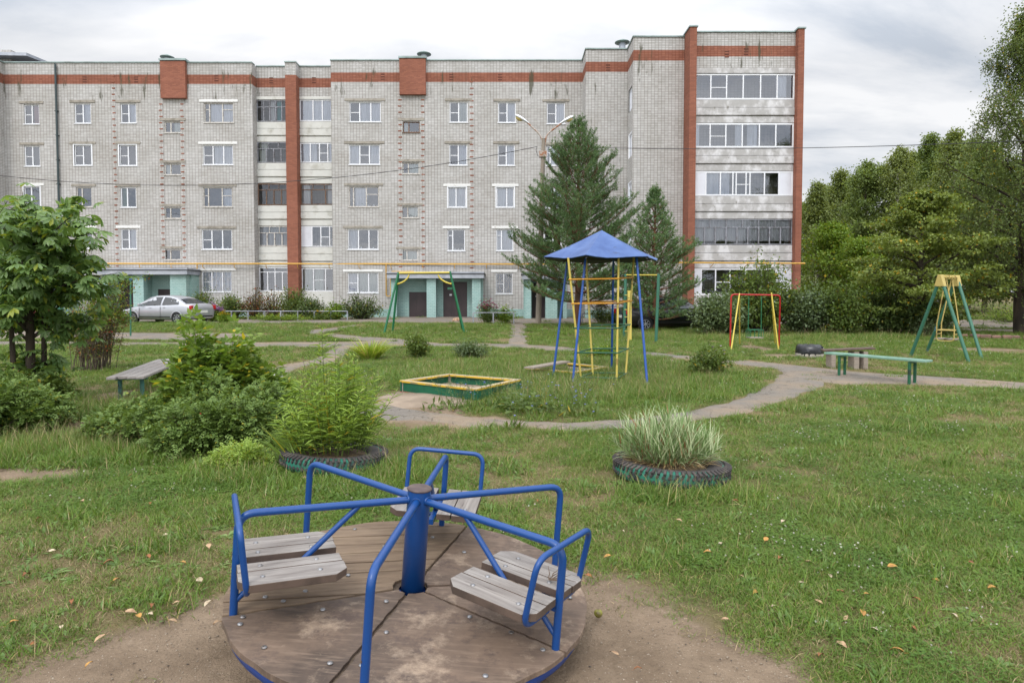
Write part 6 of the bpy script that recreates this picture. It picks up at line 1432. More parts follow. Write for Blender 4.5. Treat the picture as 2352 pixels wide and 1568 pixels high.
def bush(label,cat,lobes,lm,seed,per=5,nst=70,pairs=3,Lr=(.07,.11),leaf=.035,wr=.62,hips=0,group=None,name='rose_bush',stemr=.004,flow=None,stem='bark'):
    """lobes: (u, v_base, D, half width m, depth m, height m)"""
    rg=np.random.default_rng(seed); L0=lobes[0]; x0=(L0[0]-1176)/F*L0[1]; base=np.array([x0,L0[1],float(hz(x0,L0[1]))]); root=empty(name,Vector(base),0,label,cat,group); mb=MB(); tips=[];dirs=[]
    for (u,D,rx,ry,H) in lobes:
        c=np.array([(u-1176)/F*D,D,0])-base; c[2]=0
        for k in range(nst):
            az=rg.uniform(0,2*math.pi); rr=math.sqrt(rg.uniform(0,1)); dome=math.sqrt(max(.06,1-rr*rr*.9)); lump=.72+.5*float(vnoise(math.cos(az)*rr*2+seed,math.sin(az)*rr*2+u,.5,seed,2))
            e=c+np.array([rx*rr*math.cos(az),ry*rr*math.sin(az),H*dome*lump*rg.uniform(.8,1.0)]); f=c+np.array([rx*rr*math.cos(az)*.35,ry*rr*math.sin(az)*.35,0]); mid=(f+e)/2+np.array([0,0,H*.18])
            q=lambda t:f*(1-t)**2+mid*2*t*(1-t)+e*t*t
            mb.tube([Vector(q(t)) for t in (0,.25,.5,.75,1)],[stemr,stemr*.9,stemr*.7,stemr*.5,.0015],4,caps=False)
            for t in np.linspace(.22,1,9): tips.append(q(t)+rg.normal(size=3)*.02); dirs.append(unit(e-mid))
    tips=np.array(tips);dirs=np.array(dirs);n=len(tips)*per; P=np.repeat(tips,per,0)+rg.normal(size=(n,3))*.035; D=np.repeat(dirs,per,0)*.35+rdir(rg,n)*np.array([1,1,.6])+np.array([0,0,.12]); P[:,2]=np.maximum(P[:,2],.03)
    mb.build('stem',M[stem],root); lobj('foliage',[pinnate(rg,P,D,pairs,Lr,leaf,wr)],[M[lm]],root,(0,0,0))
    if hips:
        h=MB(); idx=rg.choice(len(tips),hips)
        for i in idx: p=tips[i]+rg.normal(size=3)*.03; h.lathe([(0,.012),(.009,.006),(.010,-.002),(.006,-.01),(0,-.011)],tuple(p),8)
        h.build('rose_hip',M['hip'],root)
    if flow: mt,nf,sz=flow; idx=rg.choice(len(tips),nf); petals(tips[idx]+np.array([0,0,.05]),sz,mt,root,rg)
    return root
bush('large sprawling rose bush with blue-green leaves and red hips left of the willow-leaved planter','shrub',[(275,7.35,.34,.35,.36),(345,7.2,.44,.40,.55),(430,6.8,.42,.42,.50),(515,6.9,.46,.40,.62),(590,7.2,.40,.42,.52),(430,7.6,.5,.35,.68),(250,7.6,.2,.2,.25),(480,7.4,.5,.3,.78),(600,7.5,.34,.3,.66)],'lf_rose',500,per=4,nst=44,hips=16)
bush('rose bush with red hips at the left edge below the chestnut','shrub',[(30,7.7,.50,.5,.60),(88,8.0,.28,.4,.45),(-50,7.4,.6,.5,.55),(0,8.4,.5,.4,.68)],'lf_rose',501,per=4,nst=56,hips=12)
bush('small feathery weed patch between the rose bush and the left planter','weeds',[(560,6.0,.20,.15,.24),(520,6.1,.16,.12,.16)],'lf_willow',502,per=5,nst=30,name='weed_patch',leaf=.022,Lr=(.05,.08),wr=.45)
bush('tall leafy maple sapling with yellowing tips beside the grey bench','shrub',[(455,7.9,.26,.26,1.02),(520,8.1,.36,.30,1.02),(585,8.3,.28,.25,.78),(452,8.0,.05,.05,1.42),(430,7.7,.10,.1,.9),(540,8.1,.08,.08,1.2),(620,8.5,.16,.2,.55)],'lf_maple',503,per=2,nst=24,pairs=2,Lr=(.16,.26),leaf=.10,wr=.5,name='maple_sapling',stemr=.007)
bush('low yellow-green bush behind the grey bench','shrub',[(455,12.0,.55,.5,.45),(400,12.2,.35,.4,.35)],'lf_maple',504,per=4,nst=40,pairs=2,Lr=(.1,.16),leaf=.06,name='shrub')
bush('dark weeds at the foot of the chestnut','weeds',[(60,9.2,.4,.4,.5),(20,9.6,.4,.4,.4),(110,9.3,.3,.3,.45)],'lf_mid',505,per=4,nst=40,pairs=2,leaf=.045,name='weed_patch')
# dry rosehip shrub with many bare brown canes
def dryshrub():
    rg=np.random.default_rng(510); b=T(218,850,0); root=empty('dog_rose_shrub',Vector((b.x,b.y,float(hz(b.x,b.y)))),0,'sparse brown dog rose with bare upright canes and reddish leaves right of the chestnut','shrub'); mb=MB(); tips=[];sc=b.y/1450
    for k in range(85):
        u=rg.uniform(-60,60); top=rg.uniform(95,165); f=np.array([u*.55*sc,rg.uniform(-.35,.35),0]); e=np.array([(u*1.15+rg.uniform(-10,14))*sc,rg.uniform(-.5,.5),top*sc]); mid=(f+e)/2+np.array([-u*.1*sc,0,.12])
        if k<6: e=np.array([(78+rg.uniform(-8,14))*sc,rg.uniform(-.3,.3),(205+rg.uniform(-12,10))*sc])
        elif k<34: e=np.array([(rg.uniform(-10,80))*sc,rg.uniform(-.3,.3),(200+rg.uniform(-35,14))*sc])
        q=lambda t:f*(1-t)**2+mid*2*t*(1-t)+e*t*t
        mb.tube([Vector(q(t)) for t in np.linspace(0,1,6)],[.007,.0065,.006,.005,.0035,.002],4,caps=False)
        for t in np.linspace(.3,1,8):
            p=q(t); d=rdir(rg,1)[0]*np.array([1,1,.5])*rg.uniform(.08,.3); mb.tube([Vector(p),Vector(p+d)],[.003,.0015],3,caps=False); tips+= [p+d,p+d*.5]
    tips=np.array(tips); n=len(tips); V1=clusters(rg,tips,np.tile([0,0,1.],(n,1)),3,.06,(.03,.055),(.5,.8)); hi=tips[tips[:,2]>b.y*.078]; V2=clusters(rg,hi,np.tile([0,0,1.],(len(hi),1)),5,.08,(.04,.065),(.5,.7)); V3=clusters(rg,tips[tips[:,2]<b.y*.09],np.tile([0,0,1.],((tips[:,2]<b.y*.09).sum(),1)),2,.06,(.02,.04),(.4,.6))
    mb.build('cane',M['woodbrown'] if 0 else M['bark'],root); lobj('foliage',[V1,V2,V3],[M['lf_brown'],M['lf_maple'],M['lf_mid']],root,(0,0,0))
    h=MB(); 
    for i in rg.choice(n,26): h.lathe([(0,.014),(.012,.004),(.011,-.006),(0,-.014)],tuple(tips[i]),6)
    h.build('rose_hip',M['hip'],root)
dryshrub()
# ---------------------------------------------------------------- planter plants
def bladeset(P,D,L,W_,rg,segs=4,bend=.6,M2=None):
    """arching grass blades as ribbons; P base, D start direction"""
    n=len(P); D=unit(D); L=np.broadcast_to(L,(n,)); W_=np.broadcast_to(W_,(n,)); az=np.arctan2(D[:,1],D[:,0])+rg.normal(size=n)*.3; H=np.stack([np.cos(az),np.sin(az),np.zeros(n)],1); S=np.stack([-np.sin(az),np.cos(az),np.zeros(n)],1)
    S=unit(S+rg.normal(size=(n,3))*.35); b=np.broadcast_to(bend,(n,))*rg.uniform(.3,1.5,n); V=[]; q=P.copy(); d=D.copy()
    for i in range(segs+1):
        t=i/segs; w_=(W_*(1-t**1.8)*.5+ (0.0002))[:,None]; V.append(q-S*w_); V.append(q+S*w_); d=unit(d+(H*.6-np.array([0,0,1.])*.9)*(b*(t+.15)/segs*1.6)[:,None]); q=q+d*(L/segs)[:,None]
    V=np.stack(V,1).reshape(-1,3); k=2*(segs+1); B=np.arange(n)[:,None]*k; Q=np.concatenate([B+np.array([[2*i,2*i+1,2*i+3,2*i+2]]) for i in range(segs)]); return V,Q
def stripemat():
    m,nt,b=newmat('striped_grass_blade'); g=nt.nodes.new('ShaderNodeNewGeometry'); r=g.outputs['Random Per Island']; c=mixc(nt,mapr(nt,r,.3,.9),lin((112,142,80)),lin((196,204,162))); c=mixc(nt,mth(nt,'LESS_THAN',mth(nt,'FRACT',mth(nt,'MULTIPLY',r,17.3)),.10),c,lin((150,110,76)))
    nt.links.new(c,b.inputs['Base Color']); b.inputs['Roughness'].default_value=.55; tr=nt.nodes.new('ShaderNodeBsdfTranslucent'); nt.links.new(c,tr.inputs[0]); mx=nt.nodes.new('ShaderNodeMixShader'); mx.inputs[0].default_value=.25; nt.links.new(b.outputs[0],mx.inputs[1]); nt.links.new(tr.outputs[0],mx.inputs[2]); nt.links.new(mx.outputs[0],nt.nodes['Material Output'].inputs[0]); return m
M['stripe']=stripemat(); M['straw']=leafmat('dry_straw',lin((150,124,84)),lin((186,164,120)),trans=.15)
def stripedgrass():
    rg=np.random.default_rng(600); c=np.array(cR); root=empty('ornamental_grass',Vector(c)+Vector((0,0,.16)),0,'clump of white-striped ribbon grass growing in the right tyre planter','plant'); n=210; P=[];D=[];L=[]
    for k in range(n):
        a=rg.uniform(0,2*math.pi); r=.30*math.sqrt(rg.uniform(0,1)); x,y=r*math.cos(a)-.03,r*math.sin(a)*.7; h=(.46-.28*(r/.32)**2)*rg.uniform(.75,1.15)*(1.05-.25*(x>0.12)); out=np.array([x*1.1,y*1.1,0])
        m=9
        for i in range(m):
            t=i/m; P.append(np.array([x,y,0])+out*t*.6+np.array([0,0,h*.8*t])); aa=rg.uniform(0,2*math.pi); D.append(np.array([x*1.2+math.cos(aa)*.36,y*1.2+math.sin(aa)*.36,1.0-.25*(1-t)])); L.append(rg.uniform(.14,.26))
    P=np.array(P);D=np.array(D); V=bladeset(P,D,np.array(L),rg.uniform(.007,.013,len(P)),rg,4,.55)
    q=420; a=rg.uniform(0,2*math.pi,q); r=.40*np.sqrt(rg.uniform(0,1,q)); P2=np.stack([r*np.cos(a),r*np.sin(a)*.8,np.zeros(q)],1); V2=bladeset(P2,np.stack([np.cos(a),np.sin(a),rg.uniform(.1,1.2,q)],1),rg.uniform(.06,.2,q),.006,rg,3,1.3)
    V3=bladeset(P2*np.array([.95,.95,1])+np.array([0,0,.02]),np.stack([np.cos(a),np.sin(a),rg.uniform(.5,1.5,q)],1),rg.uniform(.13,.24,q),.009,rg,4,1.1)
    lobj('blade',[V,V2,V3],[M['stripe'],M['straw'],M['stripe']],root,(0,0,0))
stripedgrass()
def willowherb(label,c,R0,H,n,seed,tall=()):
    rg=np.random.default_rng(seed); root=empty('perennial_plant',Vector(c),0,label,'plant'); mb=MB(); PP=[];DD=[];LL=[]
    stems=[]
    for k in range(n):
        a=rg.uniform(0,2*math.pi); r=R0*math.sqrt(rg.uniform(0,1)); f=np.array([r*math.cos(a)*.7,r*math.sin(a)*.6,0]); h=H*(1-.38*(r/R0)**2)*rg.uniform(.4,1.1); e=np.array([r*math.cos(a)*1.30+rg.normal()*.03,r*math.sin(a)*1.05,h]); stems.append((f,e))
    for (dx,dy,h) in tall: stems.append((np.array([dx*.8,dy,0]),np.array([dx,dy,h])))
    for f,e in stems:
        mid=(f+e)/2+np.array([(f[0]-e[0])*.15,(f[1]-e[1])*.15,0]); q=lambda t:f*(1-t)**2+mid*2*t*(1-t)+e*t*t; L=np.linalg.norm(e-f); mb.tube([Vector(q(t)) for t in np.linspace(0,1,6)],[.0045,.004,.0035,.003,.0025,.0015],4,caps=False)
        m=int(L/.026); 
        for i in range(m):
            t=.12+.88*i/m; az=i*GA+rg.uniform(-.3,.3); sz=(.125 if t<.8 else .125-.07*(t-.8)/.2)*rg.uniform(.6,1.25)*(.6+.4*min(1,t*3)); el=rg.uniform(.1,.75)+.75*max(0,(t-.55)); PP.append(q(t)); DD.append([math.cos(az),math.sin(az),el]); LL.append(sz)
    PP=np.array(PP);DD=np.array(DD);LL=np.array(LL); V=leaf6(PP,DD,np.tile([0,0,1.],(len(PP),1))+rg.normal(size=(len(PP),3))*.15,LL,LL*.15,wpos=.45,fold=.2,curl=.28)
    mb.build('stem',M['lf_mid'],root); lobj('foliage',[V],[M['lf_willow']],root,(0,0,0)); return root
c=Vector(cL)+Vector((0,0,.15)); sc_=cL.y/1450
w1=willowherb('dense clump of tall willow-leaved plants growing in the left tyre planter',c,.50,.92,120,610,tall=((-32*sc_,.1,1.30),(-42*sc_,.15,1.05),(-8*sc_,.2,1.10),(52*sc_,.0,.95),(78*sc_,.05,.82),(-85*sc_,.05,.72)))
rg=np.random.default_rng(611); q=90; a=rg.uniform(2.2,3.6,q); P=np.stack([-.36+rg.normal(size=q)*.06,rg.normal(size=q)*.1-.1,np.zeros(q)],1); V=bladeset(P,np.stack([np.cos(a)*.9,np.sin(a)*.5,rg.uniform(.6,1.4,q)],1),rg.uniform(.25,.42,q),.014,rg,4,.5)
rt=empty('iris_leaves',Vector(cL)+Vector((0,0,.14)),0,'fan of yellowing sword-shaped leaves at the left side of the left planter','plant'); lobj('blade',[V],[M['lf_maple']],rt,(0,0,0))
# mid-ground clumps
def grassclump(label,u,v,R0,H,seed,mt='lf_willow',n=260,w=.012,bend=.6,group=None):
    rg=np.random.default_rng(seed); c=G(u,v); root=empty('grass_clump',c,0,label,'plant',group); a=rg.uniform(0,2*math.pi,n); r=R0*.35*np.sqrt(rg.uniform(0,1,n)); P=np.stack([r*np.cos(a),r*np.sin(a),np.zeros(n)],1); D=np.stack([np.cos(a)*R0/H,np.sin(a)*R0/H,rg.uniform(.9,2.2,n)],1)
    lobj('blade',[bladeset(P,D,rg.uniform(.7,1.25,n)*H,w,rg,5,bend)],[M[mt]],root,(0,0,0)); return root
M['lf_daylily']=leafmat('daylily_leaf',lin((120,150,50)),lin((170,186,80)),lin((200,190,120)),.12,trans=.35)
grassclump('yellow-green daylily clump with arching leaves on the near edge of the round lawn',850,826,.55,.62,620,'lf_daylily',330,.028,.8)
for (u,v,D_,w_,h_,lm,lb,sd,fl_) in ((955,822,0,.38,.72,'lf_mid','upright bushy aster clump left of the dandelion patch',630,None),(1082,822,0,.55,.48,'lf_grey','broad low leafy plant in front of the green A-frame right leg',631,None),(1632,864,0,.48,.72,'lf_mid','leafy mallow with pink flowers right of the climber',632,('fl_pink',9,.06,.55)),(1382,822,0,.40,.28,'lf_bright','small bright green weed seen between the climber poles',633,None),(1760,873,0,.01,.01,'lf_mid','',634,None)):
    if not lb: continue
    p=G(u,v); shrub('perennial_plant',lb,'plant',tuple(p),w_,w_*.8,h_,lm,n=70,per=36,Lr=(.05,.10),Wr=(.3,.5),sig=.05,seed=sd,flow=fl_,stem='lf_mid',sr=.004)
def chicory(label,u,v,n,rx,ry,H,seed,nf):
    rg=np.random.default_rng(seed); c=G(u,v); root=empty('chicory_plant',c,0,label,'plant'); mb=MB(); tips=[]
    for k in range(n):
        f=np.array([rg.uniform(-rx,rx)*.8,rg.uniform(-ry,ry),0]); e=f+np.array([rg.normal()*.12,rg.normal()*.1,H*rg.uniform(.5,1.1)]); mb.tube([Vector(f),Vector((f+e)/2+rg.normal(size=3)*.02),Vector(e)],[.004,.003,.0015],4,caps=False); tips.append(e)
        for j in range(4): t=rg.uniform(.35,.95); p=f+(e-f)*t; d=rdir(rg,1,.6)[0]*rg.uniform(.06,.2); mb.tube([Vector(p),Vector(p+d)],[.002,.001],3,caps=False); tips.append(p+d)
    tips=np.array(tips); nb=n*7; P=np.stack([rg.uniform(-rx,rx,nb),rg.uniform(-ry,ry,nb),np.zeros(nb)],1); V=leaf6(P,rdir(rg,nb,.7),np.tile([0,0,1.],(nb,1)),rg.uniform(.08,.18,nb),.03); mb.build('stem',M['lf_mid'],root); lobj('foliage',[V,clusters(rg,tips,np.tile([0,0,1.],(len(tips),1)),3,.02,(.015,.04),(.3,.5))],[M['lf_mid'],M['lf_grey']],root,(0,0,0)); petals(tips[rg.choice(len(tips),nf)],.034,'fl_blue',root,rg,9)
chicory('patch of chicory with a dense group of blue flowers right of the near sandbox',1285,950,26,.55,.35,.42,640,34)
chicory('straggly chicory weeds with few blue flowers in front of the near sandbox',1110,935,40,.85,.35,.42,641,7)
chicory('single chicory stalk on the near edge of the path',1182,985,5,.10,.08,.38,642,4)
chicory('thin chicory stalks with a few flowers under the climber',1300,905,14,1.0,.3,.35,643,6)
p=G(1215,945); rg=np.random.default_rng(644); n=46; a=rg.uniform(0,2*math.pi,n); r=.35*np.sqrt(rg.uniform(0,1,n)); P=np.stack([r*np.cos(a),r*np.sin(a),rg.uniform(.05,.22,n)],1); bd=empty('burdock_plant',p,0,'broad-leaved burdock left of the blue chicory flowers','plant'); lobj('foliage',[leaf6(P,np.stack([np.cos(a),np.sin(a),rg.uniform(-.1,.5,n)],1),np.tile([0,0,1.],(n,1)),rg.uniform(.10,.18,n),rg.uniform(.09,.14,n),.5,.15,.2)],[M['lf_mid']],bd,(0,0,0))
# shrubs and flowers along the facade
fr=[(465,39,676,36,'lf_mid','rounded green shrub behind the boot of the silver car',None),(532,38,684,24,'lf_mid','leafy green shrub at the left end of the facade row',None),(583,38,671,26,'lf_brown','brownish twiggy shrub under the ground floor loggia, left one',None),(630,38,671,32,'lf_brown','brownish twiggy shrub under the ground floor loggia, right one',None),(672,38,667,30,'lf_mid','tallest green shrub under the red pilaster between the loggias',None),(712,37.5,688,30,'lf_dark','low dark shrub against the white loggia wall',None),(768,37.5,702,15,'lf_bright','small bright green plant at the facade corner',None),(829,38,684,44,'lf_dark','dense rounded dark shrub beside the middle porch',None)]
for i,(u,D,vt,hw,lm,lb,flw) in enumerate(fr):
    b=gpt(u,D); shrub('shrub',lb,'shrub',b,hw/F*D*1.3,.8,((676-vt)/F*D+1.5)*1.12,lm,n=80 if lm!='lf_brown' else 60,per=40 if lm!='lf_brown' else 18,Lr=(.08,.15),sig=.14,seed=700+i,group='shrubs along the facade',stem='darkbark',sr=.02,flow=flw)
for i,(u,v,hw,H,fm_,nf,lb) in enumerate(((490,738,26,.75,'fl_pink',70,'pink phlox in flower behind the tail of the silver car'),(1120,742,26,1.05,'fl_mag',40,'tall flower bed plants with magenta and white blooms right of the middle porch'),(1158,742,24,.85,'fl_white',14,'flower bed greenery at the right end of the short grey fence'),(1382,743,30,1.15,'fl_pink',45,'pink phlox behind the climber near the black car'),(515,741,14,.45,'fl_yel',14,'yellow marigolds at the left end of the long fence'),(740,735,40,.45,'fl_yel',10,'yellow-green perennials behind the long low fence'),(640,737,70,.35,None,0,'low green ground plants at the foot of the long fence'),(1410,742,18,.6,'fl_mag',6,'small reddish plants behind the climber'))):
    p=G(u,v); D=p.y; shrub('flowering_plant',lb,'flowers',tuple(p),hw/F*D*1.2,.45,H*1.1,'lf_mid' if i%2 else 'lf_bright',n=70,per=30,Lr=(.06,.12),Wr=(.3,.5),sig=.08,seed=720+i,flow=(fm_,nf*2,.15,.55) if fm_ else None,stem='lf_mid',sr=.006)
p=G(272,735); shrub('shrub','small leafy shrub in front of the silver car door','shrub',tuple(G(283,745)),.5,.3,.65,'lf_mid',n=40,per=24,Lr=(.06,.11),seed=740)
# ---------------------------------------------------------------- turf
M['gr_short']=leafmat('short_grass',lin((72,104,34)),lin((120,146,58)),lin((168,152,100)),.10,trans=.25,sc=1.4)
M['gr_tall']=leafmat('long_grass',lin((80,114,46)),lin((126,150,72)),lin((184,172,122)),.07,trans=.3,sc=1.)
M['gr_dry']=leafmat('dry_grass',lin((100,96,58)),lin((148,134,96)),lin((176,156,120)),.2,trans=.15,sc=1.4)
M['clover']=leafmat('clover_leaf',lin((68,104,36)),lin((112,140,56)),trans=.3,sc=1.4)
M['weed']=leafmat('broad_weed_leaf',lin((78,110,48)),lin((130,152,92)),trans=.2)
M['fl_clover']=pm('clover_flower',lin((196,196,180)),lin((170,160,150)),sc=30,rough=.8)
TM=[M['gr_short'],M['gr_tall'],M['gr_dry'],M['clover'],M['weed'],M['fl_clover'],M['fl_yel']]
def combine(parts):
    Vs=[];Qs=[];mi=[];o=0
    for (V,Q),k in parts: Vs.append(V);Qs.append(Q+o);mi.append(np.full(len(Q),k));o+=len(V)
    return np.concatenate(Vs),np.concatenate(Qs),np.concatenate(mi)
def disc_pts(rg,n,R0): a=rg.uniform(0,2*math.pi,n); r=R0*np.sqrt(rg.uniform(0,1,n)); return np.stack([r*np.cos(a),r*np.sin(a),np.full(n,-.004)],1),a
def turf_variant(kind,seed):
    rg=np.random.default_rng(seed); parts=[]
    if kind=='short':
        P,a=disc_pts(rg,150,.13); parts.append((bladeset(P,rdir(rg,150,1.3),rg.uniform(.025,.07,150),rg.uniform(.002,.0042,150),rg,2,.9),0)); P,a=disc_pts(rg,40,.13); parts.append((bladeset(P,rdir(rg,40,.5),rg.uniform(.03,.07,40),.0025,rg,2,.9),2))
    if kind=='dry':
        P,a=disc_pts(rg,75,.14); parts.append((bladeset(P,rdir(rg,75,.25),rg.uniform(.02,.06,75),.0028,rg,2,.8),2)); P,a=disc_pts(rg,35,.14); parts.append((bladeset(P,rdir(rg,35,.9),rg.uniform(.015,.045,35),.003,rg,2,.8),0))
    if kind in('clover','cloverf'):
        n=100; P,a=disc_pts(rg,n,.15); h=rg.uniform(.008,.035,n); C=P.copy(); C[:,2]=h; th=rg.uniform(0,6.28,n); Ps=[];Ds=[]
        for k in range(3): t=th+k*2.094; Ds.append(np.stack([np.cos(t),np.sin(t),rg.uniform(-.1,.35,n)],1)); Ps.append(C)
        L=np.tile(rg.uniform(.006,.011,n),3); parts.append((leaf4(np.concatenate(Ps),np.concatenate(Ds),np.tile([0,0,1.],(3*n,1)),L,L*.95,fold=.1),3)); P,a=disc_pts(rg,70,.15); parts.append((bladeset(P,rdir(rg,70,1.),rg.uniform(.02,.06,70),.003,rg,2,.9),0)); P,a=disc_pts(rg,22,.15); parts.append((bladeset(P,rdir(rg,22,.4),rg.uniform(.03,.06,22),.0022,rg,2,.9),2))
        if kind=='cloverf':
            m=2; P,a=disc_pts(rg,m,.12); P[:,2]=rg.uniform(.04,.065,m)
            Pp=np.repeat(P,10,0); parts.append((leaf4(Pp,rdir(rg,20,.4),rdir(rg,20),.0075,.005),5))
    if kind=='tall':
        P,a=disc_pts(rg,95,.16); parts.append((bladeset(P,rdir(rg,95,2.),rg.uniform(.08,.21,95),rg.uniform(.003,.006,95),rg,4,.7),1)); P,a=disc_pts(rg,9,.16); parts.append((bladeset(P,rdir(rg,9,3.),rg.uniform(.15,.34,9),.0026,rg,4,.35),2)); P,a=disc_pts(rg,60,.16); parts.append((bladeset(P,rdir(rg,60,1.),rg.uniform(.05,.12,60),.004,rg,2,.7),0))
    if kind=='mid':
        P,a=disc_pts(rg,130,.16); parts.append((bladeset(P,rdir(rg,130,1.5),rg.uniform(.05,.14,130),rg.uniform(.003,.006,130),rg,3,.8),0)); P,a=disc_pts(rg,14,.16); parts.append((bladeset(P,rdir(rg,14,1.2),rg.uniform(.05,.15,14),.003,rg,3,.5),2))
        P,a=disc_pts(rg,22,.15); parts.append((leaf6(P,rdir(rg,22,.8),np.tile([0,0,1.],(22,1)),rg.uniform(.04,.08,22),.02),4))
    if kind=='weed':
        n=13; a=np.arange(n)*2*math.pi/n+rg.uniform(-.2,.2,n); P=np.zeros((n,3)); parts.append((leaf6(P,np.stack([np.cos(a),np.sin(a),rg.uniform(.05,.45,n)],1),np.tile([0,0,1.],(n,1)),rg.uniform(.05,.11,n),rg.uniform(.016,.028,n),.6,.25,.3),4)); 
        P,a=disc_pts(rg,30,.1); parts.append((bladeset(P,rdir(rg,30,.9),rg.uniform(.02,.05,30),.003,rg,2,.8),0))
    V,Q,mi=combine(parts); me=npmesh('turf_tuft',V,Q=Q,mat_index=mi)
    for m in TM: me.materials.append(m)
    return bpy.data.objects.new('turf_tuft',me)
KINDS=dict(short=5,dry=4,clover=3,cloverf=3,tall=5,mid=4,weed=3); VAR=[]; KI={}
for k,nv in KINDS.items():
    KI[k]=(len(VAR),nv)
    for j in range(nv): VAR.append(turf_variant(k,900+len(VAR)))
def tallness(x,y):
    t=np.zeros(len(x)); n=vnoise(x,y,.9,60,3)
    d=np.hypot((x-1.0)/3.7,(y-12.9)/3.6); t=np.maximum(t,(1-sst(.75,1.1,d))*.62)
    d=np.hypot((x+4.6)/2.4,(y-9.6)/3.6); t=np.maximum(t,(1-sst(.6,1.15,d))*1.)
    d=np.hypot((x+1.9)/1.3,(y-5.9)/.55); t=np.maximum(t,(1-sst(.6,1.2,d))*.45)
    d=np.hypot((x-1.55)/.75,(y-5.25)/.22); 
    t=np.maximum(t,(1-sst(.5,1.1,d))*.55); d=np.hypot((x+1.62)/.7,(y-5.45)/.25); t=np.maximum(t,(1-sst(.5,1.1,d))*.5); d=np.hypot((x+1.32)/.12,(y-2.75)/.28); t=np.maximum(t,(1-sst(.5,1.1,d))*.6); t=np.maximum(t,sst(24,26,y)*.35*(x>9)); d=np.hypot((x-9)/8,(y-23.5)/1.2); t=np.maximum(t,(1-sst(.6,1.2,d))*.7)
    return np.clip(t*(.55+.9*n),0,1)
def turf():
    rg=np.random.default_rng(77); X=[];Y=[];S=[]
    for (y0,y1,den,sc) in ((1.3,3.2,300,.85),(3.2,5,200,.95),(5,7.5,125,1.05),(7.5,11,70,1.25),(11,16,36,1.5),(16,24,18,1.9),(24,34,8,2.4),(34,41.5,4.5,2.8)):
        xm=.81*y1*1.12+1.2; n=int((y1-y0)*2*xm*den); X.append(rg.uniform(-xm,xm,n)); Y.append(rg.uniform(y0,y1,n)); S.append(sc*rg.uniform(.75,1.25,n))
    X=np.concatenate(X);Y=np.concatenate(Y);S=np.concatenate(S)
    keep=~inpath(X,Y)|(rg.uniform(size=len(X))<.02); b=bare(X,Y); keep&=rg.uniform(size=len(X))>np.clip(b*1.35-.12,0,.995)
    keep&=~((np.hypot((X-MGR.x),(Y-MGR.y))<.86))
    for c,r in ((cR,RoR*.97),(cL,RoL*.97)): keep&=~(np.hypot(X-c.x,Y-c.y)<r)
    p=G(985,915); keep&=~((np.hypot((X-p.x)/1.1,(Y-p.y)/.8)<.85)&(rg.uniform(size=len(X))<.96))
    keep&=~((X>-2.2)&(X<.3)&(Y>9.9)&(Y<12.4)&(np.abs(X+.85)/1.35+np.abs(Y-11.15)/1.15<1.))
    keep&=~(Y>41); X=X[keep];Y=Y[keep];S=S[keep];n=len(X); d=dry(X,Y); t=tallness(X,Y); r=rg.uniform(size=n)
    pc=np.clip(.40-d*.7+(vnoise(X,Y,.5,71,3)-.5)*1.5,0,.6)   # clover share
    kind=np.full(n,'short',dtype='<U8'); kind[r<d*.95-.12]='dry'; q=rg.uniform(size=n); m=(kind=='short')&(q<pc); kind[m]='clover'; m2=m&(rg.uniform(size=n)<.22+.2*(X>1.5)); kind[m2]='cloverf'
    w_=rg.uniform(size=n); kind[(w_<.05)&(Y<12)]='weed'; kind[(w_>.965)&(Y<14)]='mid'; m=(t>.12)&(rg.uniform(size=n)<t*1.3); kind[m]='mid'; m=(t>.42)&(rg.uniform(size=n)<(t-.3)*1.2); kind[m]='tall'
    far=(Y>16)&(kind!='tall')&(rg.uniform(size=n)<.35); kind[far]='mid'
    S[(kind=='tall')&(Y>11)]*=.75; S[(kind=='mid')&(Y>16)]*=.62
    idx=np.zeros(n,np.int32)
    for k,(o,nv) in KI.items(): mm=kind==k; idx[mm]=o+rg.integers(0,nv,mm.sum())
    me=bpy.data.meshes.new('grass'); me.vertices.add(n); me.vertices.foreach_set('co',np.stack([X,Y,hz(X,Y)-.018*bare(X,Y)*(Y<9)],1).astype(np.float32).ravel())
    a=me.attributes.new('idx','INT','POINT'); a.data.foreach_set('value',idx); a=me.attributes.new('scl','FLOAT','POINT'); a.data.foreach_set('value',S.astype(np.float32))
    a=me.attributes.new('rot','FLOAT_VECTOR','POINT'); rot=np.stack([rg.normal(size=n)*.06,rg.normal(size=n)*.06,rg.uniform(0,6.28,n)],1).astype(np.float32); a.data.foreach_set('vector',rot.ravel())
    o=place(me,'grass'); tag(o,None,None,None,'stuff')
    ng=bpy.data.node_groups.new('turf','GeometryNodeTree'); ng.interface.new_socket('Geometry',in_out='INPUT',socket_type='NodeSocketGeometry'); ng.interface.new_socket('Geometry',in_out='OUTPUT',socket_type='NodeSocketGeometry')
    N=ng.nodes;L=ng.links; gi=N.new('NodeGroupInput'); go=N.new('NodeGroupOutput'); ip=N.new('GeometryNodeInstanceOnPoints'); ip.inputs['Pick Instance'].default_value=True; jn=N.new('GeometryNodeJoinGeometry')
    for v in reversed(VAR):
        oi=N.new('GeometryNodeObjectInfo'); oi.inputs['Object'].default_value=v; oi.inputs['As Instance'].default_value=True; L.new(oi.outputs['Geometry'],jn.inputs[0])
    def na(nm,ty): q=N.new('GeometryNodeInputNamedAttribute'); q.data_type=ty; q.inputs['Name'].default_value=nm; return [s for s in q.outputs if s.enabled and s.name=='Attribute'][0]
